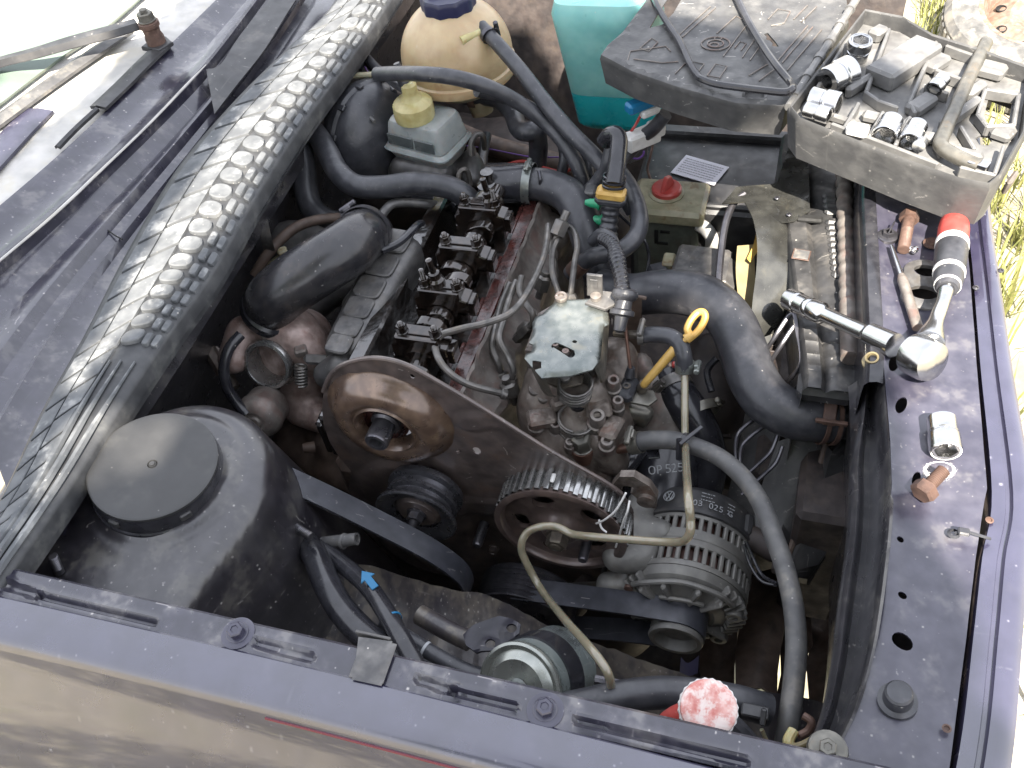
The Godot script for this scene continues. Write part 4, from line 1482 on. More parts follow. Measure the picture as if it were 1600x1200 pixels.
# ------------------------------------------------------------------ timing cover, pulleys, belts
func timing_side() -> void:
	var z0 := -.487
	var out := [v2(-.4101, .9302), v2(-.399, .9612), v2(-.3865, .9838), v2(-.3721, 1.0006), v2(-.353, 1.0128), v2(-.3326, 1.0199), v2(-.3142, 1.02), v2(-.2973, 1.0141), v2(-.2733, .9976), v2(-.2357, .9687), v2(-.1802, .923), v2(-.1337, .8904), v2(-.1149, .8729), v2(-.1044, .8437), v2(-.1052, .7855), v2(-.1164, .7174), v2(-.1431, .6577), v2(-.2064, .6093), v2(-.3069, .5762), v2(-.3774, .6047), v2(-.4138, .6671), v2(-.4247, .7058), v2(-.4264, .7519), v2(-.4171, .7958), v2(-.4055, .8307), v2(-.4133, .8513), v2(-.4168, .8776), v2(-.4156, .904)]
	var hc := v3(-.3365, .935, -.487)
	var c2 := Vector2(hc.x, hc.y)
	var hole := arc2(c2.x, c2.y, .0255, .0255, 30)
	var e1 := v3(-.2544, .9033, -.487)
	var e2 := v3(-.3007, 1.0007, -.487)
	var holes := [hole, arc2(e1.x, e1.y, .0042, .0055, 14), arc2(e2.x, e2.y, .0025, .003, 10)]
	var emb := [v3(-.331, .8671, -.487), v3(-.2575, .9454, -.487), v3(-.2313, .9561, -.487), v3(-.2392, .921, -.487), v3(-.2214, .8853, -.487), v3(-.1556, .932, -.487)]
	var fx := FastNoiseLite.new()
	fx.seed = 3
	fx.frequency = 30.0
	var hf := func(p: Vector2) -> float:
		var r := p.distance_to(c2)
		var y := fx.get_noise_2d(p.x, p.y) * .0008
		y += .002 * sqrt(maxf(1.0 - pow((r - .0385) / .019, 2.0), 0.0))
		if r < .0385: y = maxf(y, .003)
		# pressed fields
		var d := seg_d(p, Vector2(emb[1].x, emb[1].y), Vector2(emb[2].x, emb[2].y))
		y += .003 * (1.0 - smoothstep(.010, .013, d))
		d = seg_d(p, v2(-.343, .70), v2(-.343, .80))
		y += .004 * (1.0 - smoothstep(.056, .062, d))
		d = seg_d(p, v2(-.29, .80), v2(-.15, .83))
		y += .0025 * (1.0 - smoothstep(.010, .015, d))
		return y
	var t := thing("timing_cover", "oily brown sheet metal timing backplate with a raised ring round the camshaft end", "cover", v3(-.27, .70, z0))
	var g := gz()
	g.plate(out, holes, .0042, hf, v3(0, 0, z0), Vector3.RIGHT, Vector3.UP, .0015)
	part(t, "backplate", g, M.cover, 45.0)
	# the ring itself has a tan oil stained skin: a collar set proud of the plate
	g = gz()
	var pr := [v2(.064, .0), v2(.0605, .0014), v2(.0585, .0042)]
	for i in 15:
		var a := lerpf(.3, PI, i / 14.0)
		pr.append(v2(.0385 + .0188 * cos(a) * (1.0 if cos(a) > 0 else .70), .0 + .019 * sin(a) + (.004 if cos(a) < -.6 else 0.0)))
	g.lathe(pr, Vector3(hc.x, hc.y, z0), Vector3.BACK, 72)
	part(t, "raised_ring", g, M.cover_tan, 60.0)
	g = gz()
	var ed := []
	for i in range(1, 13): ed.append(Vector3(out[i].x, out[i].y, z0 + .001))
	g.tube(ed, .0022, 8, 5)
	part(t, "rolled_edge", g, M.cover)
	g = gz()
	var sp := v3(-.2635, .7777, -.484)
	g.lathe([v2(.0055, 0), v2(.0052, .026), v2(.004, .028), v2(0, .0275)], sp, Vector3.BACK, 18)
	part(t, "guide_pin", g, M.steel_dark)
	g = gz()
	g.bolt(v3(-.2591, .7305, -.484), Vector3.BACK, .009, .005, .006)
	g.bolt(v3(-.2731, .9002, -.485), Vector3.BACK, .004, .002)
	part(t, "cover_bolt", g, M.cover)
	# idler pulley
	t = thing("idler_pulley", "grooved dark steel idler pulley bolted to the timing backplate", "pulley", v3(-.3424, .7773, -.487))
	var c := v3(-.317, .8314, -.447)
	g = gz()
	g.lathe([v2(0.0135, -0.0345), v2(0.0389, -0.0345), v2(0.0400, -0.0310), v2(0.0400, -0.0276), v2(0.0350, -0.0253), v2(0.0344, -0.0207), v2(0.0378, -0.0184), v2(0.0378, -0.0149), v2(0.0338, -0.0132), v2(0.0338, -0.0080), v2(0.0406, -0.0046), v2(0.0427, -0.0011), v2(0.0427, 0.0011), v2(0.0412, 0.0023), v2(0.0338, 0.0006), v2(0.0254, -0.0034), v2(0.0254, -0.0069), v2(0.0192, -0.0069)], c, Vector3.BACK, 64)
	part(t, "pulley_rim", g, M.steel)
	g = gz()
	g.lathe([v2(0.0258, -0.0069), v2(0.0209, -0.0040), v2(0.0197, -0.0023), v2(0.0102, -0.0023), v2(0.0102, -0.0069)], c, Vector3.BACK, 40)
	part(t, "bearing", g, M.cover)
	g = gz()
	g.bolt(c + v3(0, 0, -.002), Vector3.BACK, .015, .007, .0105, .008)
	part(t, "centre_bolt", g, M.steel_dark)
	# injection pump sprocket
	var ps := v3(-.1722, .8276, -.462)
	t = thing("pump_sprocket", "brown toothed injection pump sprocket with oval cut-outs", "sprocket", Vector3(ps.x, ps.y, -.487))
	var n := 44
	var teeth := gz()
	var rb := PackedVector3Array()
	var rf := PackedVector3Array()
	for i in n:
		for q in [[-.34, .0630], [-.24, .0668], [-.14, .0672], [.14, .0672], [.24, .0668], [.34, .0630]]:
			var a: float = TAU * (i + q[0]) / n
			var p := Vector3(cos(a), sin(a), 0) * float(q[1])
			rb.append(ps + p + v3(0, 0, -.0275)); rf.append(ps + p + v3(0, 0, -.002))
	teeth.skin([rb, rf], false, true)
	teeth.lathe([v2(.0625, -.0278), v2(.0585, -.0278), v2(.0585, -.002)], ps, Vector3.BACK, 88)
	part(t, "toothed_rim", teeth, M.tooth, 25.0)
	g = gz()
	g.lathe([v2(.0590, -.027), v2(.0640, -.0018), v2(.0655, -.001), v2(.0665, .0015), v2(.064, .0025), v2(.060, .0025), v2(.058, 0), v2(.0575, -.005)], ps, Vector3.BACK, 88)
	part(t, "front_lip", g, M.web)
	var wh := []
	for k in 5:
		var a := TAU * k / 5 + 1.95
		var q := []
		for j in 16:
			var b := TAU * j / 16
			q.append((v2(.0405 + .0085 * cos(b), .0128 * sin(b))).rotated(a))
		wh.append(q)
	g = gz()
	g.plate(arc2(0, 0, .058, .058, 60), wh, .0034, func(p: Vector2) -> float: return -.005 + .011 * (1.0 - smoothstep(.014, .026, p.length())), ps, Vector3.RIGHT, Vector3.UP, .005)
	part(t, "web", g, M.web, 40.0)
	g = gz()
	g.bolt(ps + v3(0, 0, .006), Vector3.BACK, .0185, .011, .0125, .002)
	part(t, "centre_nut", g, M.bronze)
	g = gz()
	g.lathe([v2(.0052, -.006), v2(.0052, .016), v2(.0042, .018), v2(0, .018)], ps + v3(.024, -.0255, -.004), Vector3.BACK, 16)
	part(t, "locating_pin", g, M.steel_dark)
	g = gz()
	g.box(ps + v3(-.005, .0675, -.014), v3(.004, .003, .010), .001)
	part(t, "paint_mark", g, M.white)
	# loop of bare wire tied through the sprocket
	g = gz()
	g.tube([v3(-.1328, .8633, -.455), v3(-.1226, .8836, -.448), v3(-.1128, .9021, -.446), v3(-.1071, .916, -.448), v3(-.1032, .9261, -.452)], .0010, 6)
	g.tube([v3(-.13, .8707, -.455), v3(-.1268, .8653, -.45), v3(-.1216, .8624, -.448)], .0010, 6)
	g.tube([v3(-.1007, .9107, -.455), v3(-.1015, .904, -.447), v3(-.1053, .8874, -.447), v3(-.1092, .8649, -.449), v3(-.1152, .8307, -.453)], .0010, 6)
	solo("wire_tie", "thin bright wire looped through the pump sprocket teeth", "wire", g, M.white)
	# flat ribbed belt running down from the left
	g = gz()
	var bp := Geo.smooth([v3(-.4645, .9265, -.42), v3(-.4294, .909, -.42), v3(-.3829, .8827, -.42), v3(-.3365, .8523, -.42), v3(-.2983, .8252, -.42), v3(-.2756, .8015, -.42), v3(-.2637, .7781, -.42), v3(-.264, .745, -.42), v3(-.2826, .6953, -.42)], 8)
	var rws := []
	for k in 2:
		for i in bp.size(): pass
	var fa := PackedVector3Array()
	var fb := PackedVector3Array()
	for p in bp:
		fa.append(p + v3(0, 0, -.011)); fb.append(p + v3(0, 0, .013))
	rws = [fa, fb]
	g.sheet(rws, v3(-.002, -.0035, 0))
	t = thing("ribbed_belt", "broad black belt slanting down from the strut tower to the crank pulley", "belt", v3(-.2826, .6953, -.42))
	part(t, "belt_back", g, M.belt, 50.0)
	g = gz()
	for k in 5:
		var q := []
		for i in range(0, bp.size(), 2): q.append(bp[i] + v3(-.002, -.0042, -.008 + .0045 * k))
		g.tube(q, .0017, 5, 1)
	part(t, "belt_ribs", g, M.belt, 50.0)
	# crank pulley with ribs, under the sprocket
	c = v3(-.2259, .7277, -.438)
	t = thing("crank_pulley", "ribbed black crankshaft pulley below the pump sprocket", "pulley", c + v3(0, -.06, 0))
	g = gz()
	var pp := [v2(.02, -.022), v2(.053, -.022)]
	for k in 6:
		pp.append(v2(.054, -.020 + k * .0058)); pp.append(v2(.0500, -.0175 + k * .0058))
	pp.append_array([v2(.054, .0145), v2(.053, .016), v2(.02, .016)])
	g.lathe(pp, c + v3(.012, -.028, 0), Vector3.BACK, 72)
	part(t, "ribbed_rim", g, M.steel_dark, 25.0)
	# bracket plate and lower guard
	g = gz()
	var bo := [v3(-.2633, .72, -.4058), v3(-.242, .735, -.4357), v3(-.1944, .735, -.4538), v3(-.1393, .735, -.468), v3(-.1393, .74, -.4782), v3(-.1327, .74, -.4796), v3(-.1288, .73, -.4655), v3(-.16, .7, -.4447), v3(-.2067, .7, -.4343)]
	g.skin([Geo.smooth([v3(-.2588, .715, -.405), v3(-.2412, .735, -.4329), v3(-.1932, .737, -.4498), v3(-.1353, .737, -.4654)], 6), Geo.smooth([v3(-.2599, .71, -.4058), v3(-.2414, .728, -.4329), v3(-.1936, .73, -.4491), v3(-.1336, .73, -.466)], 6), Geo.smooth([v3(-.2529, .66, -.4023), v3(-.2367, .68, -.4305), v3(-.1907, .68, -.4485), v3(-.1407, .68, -.4635)], 6)])
	g.box(v3(-.1339, .735, -.4715), v3(.006, .022, .016), .001)
	solo("engine_bracket", "dirty angled bracket plate under the crank pulley", "bracket", g, M.alu_dark)
	g = gz()
	g.blob([[v3(-.3248, .58, -.442), v3(-.1356, .58, -.5098), .05, .05], [v3(-.1329, .6, -.4998), v3(-.1223, .66, -.6068), .045, .04], [v3(-.1773, .66, -.4464), v3(-.1559, .7, -.4727), .012, .016]], .009, .03)
	solo("lower_engine_casting", "shadowed oily casting deep under the engine bracket", "casting", g, M.dark)

# ------------------------------------------------------------------ injection pump
func pump() -> void:
	var t := thing("injection_pump", "greasy diesel injection pump with a bare metal top plate", "pump", v3(-.19, .78, -.60))
	var g := gz()
	g.blob([[v3(-.197, .82, -.5744), v3(-.19, .835, -.6079), .036, .036], [v3(-.2242, .845, -.5931), v3(-.1698, .85, -.599), .026, .028], [v3(-.2183, .835, -.5803), v3(-.1583, .83, -.574), .024, .026], [v3(-.2158, .865, -.6136), v3(-.1736, .87, -.6113), .030, .028], [v3(-.1513, .835, -.6061), v3(-.158, .86, -.6657), .026, .024], [v3(-.1791, .8, -.5672), v3(-.1846, .81, -.5935), .034, .034], [v3(-.2298, .86, -.5928), v3(-.2225, .85, -.5804), .015, .015], [v3(-.1498, .84, -.5677), v3(-.1388, .82, -.56), .018, .016]], .0045, .010)
	part(t, "pump_body", g, M.alu_red, 60.0)
	# upper casting directly under the plate
	g = gz()
	g.prism([v2(-.036, -.034), v2(.034, -.034), v2(.038, .0), v2(.034, .036), v2(-.02, .04), v2(-.036, .02)], v3(-.1991, .9, -.6348), Vector3.RIGHT, Vector3.FORWARD, .03, .003)
	part(t, "governor_housing", g, M.alu)
	# top plate with slot and cut-outs
	var y := .942
	var ol := [v2(-.216, -.6661), v2(-.1819, -.6734), v2(-.1707, -.6619), v2(-.161, -.6532), v2(-.1573, -.6391), v2(-.1612, -.6357), v2(-.1574, -.6062), v2(-.1562, -.5892), v2(-.1603, -.5766), v2(-.1781, -.5668), v2(-.1978, -.5625), v2(-.2057, -.5586), v2(-.2122, -.5641), v2(-.2207, -.5719), v2(-.2288, -.58), v2(-.2293, -.5868), v2(-.2254, -.5892), v2(-.2247, -.5964), v2(-.2267, -.6014), v2(-.2303, -.6025), v2(-.2307, -.6187), v2(-.2341, -.6291), v2(-.2328, -.6368), v2(-.2262, -.6426), v2(-.2208, -.6557)]
	var sl := []
	for i in 22:
		var a := TAU * i / 22
		sl.append(Vector2(cos(a), sin(a)))
	var s0 := v3(-.2016, .942, -.5977)
	var s1 := v3(-.1841, .942, -.5894)
	var slot := []
	for i in 20:
		var a := TAU * i / 20
		var d := Vector2(s1.x - s0.x, s1.z - s0.z)
		var u := d.normalized()
		var p := u * cos(a) * .004 + u.orthogonal() * sin(a) * .0042
		slot.append(Vector2(s0.x, s0.z) + p + (d if cos(a) > 0 else Vector2.ZERO) + u.orthogonal() * .0015 * (1.0 if absf(cos(a)) < .3 else 0.0))
	var hh := v3(-.1842, .942, -.606)
	var rh := v3(-.2142, .942, -.5714)
	g = gz()
	g.plate(ol, [slot, arc2(hh.x, hh.z, .0024, .0020, 12), [Vector2(rh.x - .005, rh.z - .004), Vector2(rh.x + .004, rh.z - .004), Vector2(rh.x + .006, rh.z + .004), Vector2(rh.x - .003, rh.z + .005)]], .0038, func(p: Vector2) -> float:
		var e := 1.0
		for i in ol.size(): e = minf(e, seg_d(p, ol[i], ol[(i + 1) % ol.size()]))
		return -.004 * pow(1.0 - smoothstep(.0, .007, e), 2.0) + .0015 * sin(p.x * 90.0) * sin(p.y * 70.0), v3(0, y, 0), Vector3.RIGHT, Vector3.BACK, -.0016)
	var top := part(t, "top_plate", g, M.zinc, 50.0)
	g = gz()
	g.skin([Geo.smooth([v3(-.2298, .938, -.587), v3(-.2127, .938, -.5643), v3(-.2031, .936, -.5611)], 5), Geo.smooth([v3(-.2312, .925, -.592), v3(-.2136, .915, -.5696), v3(-.197, .905, -.5627)], 5), Geo.smooth([v3(-.2305, .92, -.5924), v3(-.21, .9, -.5706), v3(-.1961, .898, -.5723)], 5)])
	g.skin([Geo.smooth([v3(-.1606, .941, -.6515), v3(-.1614, .941, -.6367), v3(-.1555, .94, -.5912), v3(-.1595, .938, -.5805)], 4), Geo.smooth([v3(-.1607, .925, -.6585), v3(-.1605, .915, -.6499), v3(-.1543, .9, -.6022), v3(-.1579, .9, -.5946)], 4)])
	part(top, "bent_flange", g, M.zinc_dull)
	for p in [[v3(-.2117, .943, -.6628), .0], [v3(-.2028, .938, -.6014), 1.0], [v3(-.1906, .938, -.5938), 1.0]]:
		g = gz()
		g.lathe([v2(0, 0), v2(.0062, 0), v2(.0066, .004), v2(.0058, .0052), v2(.0032, .0052), v2(.003, .003), v2(0, .003)] if p[1] == 0.0 else [v2(0, 0), v2(.0034, 0), v2(.0034, .004), v2(.002, .0042), v2(0, .003)], p[0], Vector3.UP, 18)
		part(top, "cap_screw", g, M.alu)
	# lifting eye and small cover at the far corner
	g = gz()
	g.prism([v2(-.008, 0), v2(.008, 0), v2(.008, .026), v2(-.008, .026)], v3(-.1781, .945, -.6718), Vector3.RIGHT, v3(0, 1, -.15).normalized(), .003, .0008)
	g.prism([v2(-.004, 0), v2(.004, 0), v2(.004, .010), v2(-.004, .010)], v3(-.1785, .95, -.675) + v3(0, .006, .0025), Vector3.RIGHT, v3(0, 1, -.15).normalized(), .003, .0005)
	g.prism([v2(-.014, -.008), v2(.008, -.014), v2(.026, .004), v2(.02, .012), v2(-.004, .012)], v3(-.1714, .944, -.6654), Vector3.RIGHT, Vector3.FORWARD, .0035, .001)
	part(t, "cable_bracket", g, M.alu_dark)
	g = gz()
	g.lathe([v2(0, 0), v2(.0055, 0), v2(.0055, .004), v2(0, .0045)], v3(-.1756, .948, -.6642), Vector3.UP, 14)
	part(t, "bracket_screw", g, M.alu)
	for q in [[v3(-.227, .872, -.5945), .0085, .012], [v3(-.2174, .868, -.5882), .007, .012], [v3(-.1994, .858, -.5626), .006, .014], [v3(-.22, .86, -.5639), .0075, .016], [v3(-.157, .872, -.5702), .0085, .014], [v3(-.1475, .888, -.6054), .007, .014], [v3(-.1403, .876, -.5912), .006, .012], [v3(-.1815, .856, -.5491), .005, .006], [v3(-.1436, .862, -.5517), .007, .008], [v3(-.1687, .895, -.6042), .006, .012]]:
		g = gz()
		g.lathe([v2(0, -.012), Vector2(q[1] * 1.25, -.012), Vector2(q[1] * 1.25, -.001), Vector2(q[1], 0), Vector2(q[1], q[2] * .8), Vector2(q[1] * .85, q[2]), Vector2(q[1] * .5, q[2]), Vector2(q[1] * .5, q[2] * .5), v2(0, q[2] * .5)], q[0] + v3(0, -.004, 0), v3(.08, 1, .16), 16)
		part(t, "body_screw", g, M.alu)
	for q in [[v3(-.2139, .872, -.5655), v3(.03, .012, .022), .4], [v3(-.1421, .866, -.567), v3(.02, .02, .03), -.2], [v3(-.1584, .882, -.5844), v3(.026, .006, .03), .3], [v3(-.1996, .88, -.5812), v3(.016, .014, .012), .6]]:
		g = gz()
		g.box(q[0] + v3(0, -.006, 0), q[1], .003, Basis(Vector3.UP, q[2]))
		part(t, "cast_lug", g, M.alu_red)
	# springs
	var spr := [[v3(-.1817, .895, -.5827), v3(-.1757, .885, -.5943), .0165, 5.0], [v3(-.1801, .856, -.5713), v3(-.1778, .872, -.5947), .0185, 4.5]]
	for s in spr:
		g = gz()
		var d: Vector3 = (s[1] - s[0])
		var axd := v3(.15, 1, .1).normalized()
		g.helix(s[0] - axd * .004, axd, s[2], .0044, s[3], .0015)
		part(t, "coil_spring", g, M.pipe)
	g = gz()
	g.tube([v3(-.1886, .88, -.6141), v3(-.1782, .93, -.5966)], .010, 16, 1)
	g.tube([v3(-.1824, .84, -.5918), v3(-.1797, .875, -.5891)], .012, 16, 1)
	part(t, "spring_core", g, M.steel_dark)
	# levers and small screws
	g = gz()
	g.prism([v2(-.030, -.005), v2(-.018, -.016), v2(.012, -.020), v2(.020, .002), v2(.008, .014), v2(-.012, .010)], v3(-.1668, .872, -.6055), v3(.95, -.1, -.1).normalized(), v3(0, .25, -1).normalized(), .003, .001)
	part(t, "control_lever", g, M.bronze)
	g = gz()
	g.prism([v2(-.022, -.006), v2(.0, -.012), v2(.02, -.004), v2(.02, .006), v2(-.02, .006)], v3(-.1943, .905, -.5888), Vector3.RIGHT, v3(0, .3, -1).normalized(), .003, .001)
	part(t, "control_lever", g, M.bronze)
	g = gz()
	for p in [v3(-.1662, .876, -.6038), v3(-.1915, .91, -.5866), v3(-.2037, .868, -.5828), v3(-.1556, .86, -.5889), v3(-.232, .845, -.5828), v3(-.2169, .845, -.5812), v3(-.1559, .87, -.6567)]:
		g.lathe([v2(0, -.006), v2(.0062, -.006), v2(.0062, .004), v2(.0052, .005), v2(.003, .005), v2(.003, .002), v2(0, .002)], p, v3(.1, 1, .2), 16)
	part(t, "hex_socket_screws", g, M.pipe)
	g = gz()
	g.box(v3(-.2057, .85, -.5853), v3(.018, .016, .014), .002, Basis(Vector3.UP, .5))
	g.box(v3(-.1888, .872, -.5926), v3(.008, .014, .008), .001)
	part(t, "idle_stop", g, M.steel_dark)
	# flange end near the cover
	g = gz()
	g.blob([[v3(-.2137, .82, -.5906), v3(-.1569, .815, -.5645), .014, .016], [v3(-.1569, .815, -.5645), v3(-.1462, .825, -.5802), .016, .012], [v3(-.1959, .8, -.5639), v3(-.1522, .8, -.5555), .012, .014]], .004, .008)
	part(t, "mounting_flange", g, M.alu_red, 60.0)
	# banjo union with copper tinted pipe
	g = gz()
	g.bolt(v3(-.17, .845, -.5541), v3(-.05, 1, .12), .0185, .015, .0115)
	part(t, "banjo_bolt", g, M.zinc_dull)
	g = gz()
	g.lathe([v2(0, -.02), v2(.0125, -.02), v2(.0135, -.004), v2(.0125, 0), v2(0, 0)], v3(-.17, .845, -.5541), v3(-.05, 1, .12), 24)
	g.tube([v3(-.1669, .838, -.5534), v3(-.1477, .838, -.5572), v3(-.119, .845, -.5631)], .0052, 14, 3)
	part(t, "banjo_pipe", g, M.copper)
	# throttle cable with rubber bellows and clip
	t = thing("throttle_cable", "black throttle cable with ribbed boots ending in a thin copper coloured rod at the pump", "cable", v3(-.1337, .87, -.6239))
	g = gz()
	g.tube([v3(-.189, .95, -.7544), v3(-.1714, .96, -.7314), v3(-.1589, .965, -.6973), v3(-.1501, .962, -.6731), v3(-.1453, .958, -.6548)], [.006, .0065, .0085, .007, .0075], 14, 8, [.0014, .006])
	part(t, "ribbed_sheath", g, M.rubber_gloss)
	g = gz()
	var kp := v3(-.1453, .955, -.6579)
	g.lathe([v2(.007, -.012), v2(.0125, -.010), v2(.0135, -.006), v2(.0125, -.003), v2(.0085, 0), v2(.0085, .008), v2(.0125, .010), v2(.0125, .014), v2(.007, .016), v2(.006, .030), v2(.002, .032)], kp, v3(-.02, -.55, .6), 22)
	part(t, "rubber_boot", g, M.rubber)
	g = gz()
	g.tube([v3(-.1414, .935, -.6424), v3(-.1331, .893, -.6229)], .0018, 8, 1)
	part(t, "rod", g, M.copper)
	g = gz()
	g.tube([v3(-.1328, .895, -.6247), v3(-.1336, .885, -.6212)], [.004, .0058], 12, 1)
	g.box(v3(-.134, .875, -.6123), v3(.017, .014, .030), .004, Basis(Vector3.UP, -.15))
	part(t, "end_clip", g, M.rubber)
	g = gz()
	g.lathe([v2(.0022, 0), v2(.0042, .0), v2(.0042, .001), v2(.0022, .001)], v3(-.1347, .8825, -.61), Vector3.UP, 14)
	part(t, "clip_rivet", g, M.pipe)
	g = gz()
	g.skin([Geo.smooth([v3(-.1588, .93, -.6566), v3(-.1475, .935, -.6506), v3(-.1435, .94, -.6535), v3(-.1439, .945, -.6594)], 5), Geo.smooth([v3(-.1574, .928, -.6495), v3(-.1449, .933, -.6438), v3(-.1394, .938, -.6489), v3(-.1396, .943, -.6603)], 5)])
	part(t, "guide_lip", g, M.steel_dark)
	# stop lever bracket
	g = gz()
	g.prism([v2(-.030, -.006), v2(.010, -.009), v2(.018, .0), v2(.012, .010), v2(-.010, .006)], v3(-.1208, .868, -.6085), Vector3.RIGHT, v3(0, .2, -1).normalized(), .003, .001)
	g.blob([[v3(-.1315, .845, -.6103), v3(-.1151, .84, -.6131), .009, .008], [v3(-.116, .84, -.6103), v3(-.1179, .83, -.6059), .006, .005], [v3(-.1274, .84, -.6065), v3(-.1307, .83, -.6053), .006, .005]], .003, .005)
	solo("stop_lever", "small worn metal stop lever below the throttle cable clip", "lever", g, M.zinc_dull, "", 50.0)
	# rusty bracket panel behind the cable
	g = gz()
	g.skin([Geo.smooth([v3(-.1565, .95, -.6708), v3(-.1312, .945, -.6783)], 4), Geo.smooth([v3(-.1566, .9, -.6846), v3(-.1339, .89, -.6868)], 4), Geo.smooth([v3(-.1581, .84, -.6844), v3(-.136, .84, -.6882)], 4)])
	g.box(v3(-.1425, .948, -.6724), v3(.034, .004, .004), .001)
	solo("rusty_bracket", "rusty upright bracket behind the throttle cable boot", "bracket", g, M.rust_dark)
	# side castings right of pump
	g = gz()
	g.blob([[v3(-.1067, .8, -.6435), v3(-.0932, .79, -.6268), .034, .03], [v3(-.1154, .79, -.6136), v3(-.0951, .82, -.6564), .022, .02], [v3(-.1157, .84, -.6538), v3(-.1022, .82, -.6368), .016, .02], [v3(-.1342, .84, -.6788), v3(-.1222, .82, -.6515), .014, .014]], .0055, .014)
	solo("filter_mount", "dusty grey casting to the right of the pump, below the dipstick", "casting", g, M.alu, "", 60.0)
	g = gz()
	var fc := v3(-.092, .76, -.6011)
	g.lathe([v2(0, .034), v2(.03, .034), v2(.042, .030), v2(.044, .02), v2(.044, -.06), v2(.03, -.07), v2(0, -.07)], fc, v3(.1, .35, -.9), 48)
	t = thing("oil_filter", "black oil filter can printed OP 525 above the alternator", "oil filter", fc + v3(0, -.05, 0))
	part(t, "can", g, M.rubber_gloss)
	letters(t, "OP 525", v3(-.0866, .812, -.5655), v3(.93, .22, -.15), v3(-.15, .6, -.78), .0115, M.print_grey)
	# flange plate beside the sprocket
	g = gz()
	g.plate([v2(-.1283, .8613), v2(-.1198, .8794), v2(-.1063, .8831), v2(-.0913, .8717), v2(-.0839, .8547), v2(-.0851, .8358), v2(-.0944, .8363), v2(-.1098, .8558)], [arc2(v3(-.1116, .8607, -.5).x, v3(-.1116, .8607, -.5).y, .007, .0055, 14)], .004, null, v3(0, 0, -.50), Vector3.RIGHT, Vector3.UP, .008)
	g.lathe([v2(0, 0), v2(.009, 0), v2(.009, .004), v2(.004, .005), v2(0, .004)], v3(-.0944, .8495, -.5), Vector3.BACK, 18)
	solo("flange_ear", "rusty flange ear behind the pump sprocket, left of the alternator", "bracket", g, M.alu_red)
	g = gz()
	g.tube([v3(-.1369, .8, -.5543), v3(-.1243, .81, -.5704), v3(-.1176, .81, -.5888)], .010, 14)
	solo("shiny_hose_stub", "short shiny black hose stub under the banjo pipe", "hose", g, M.rubber_gloss)

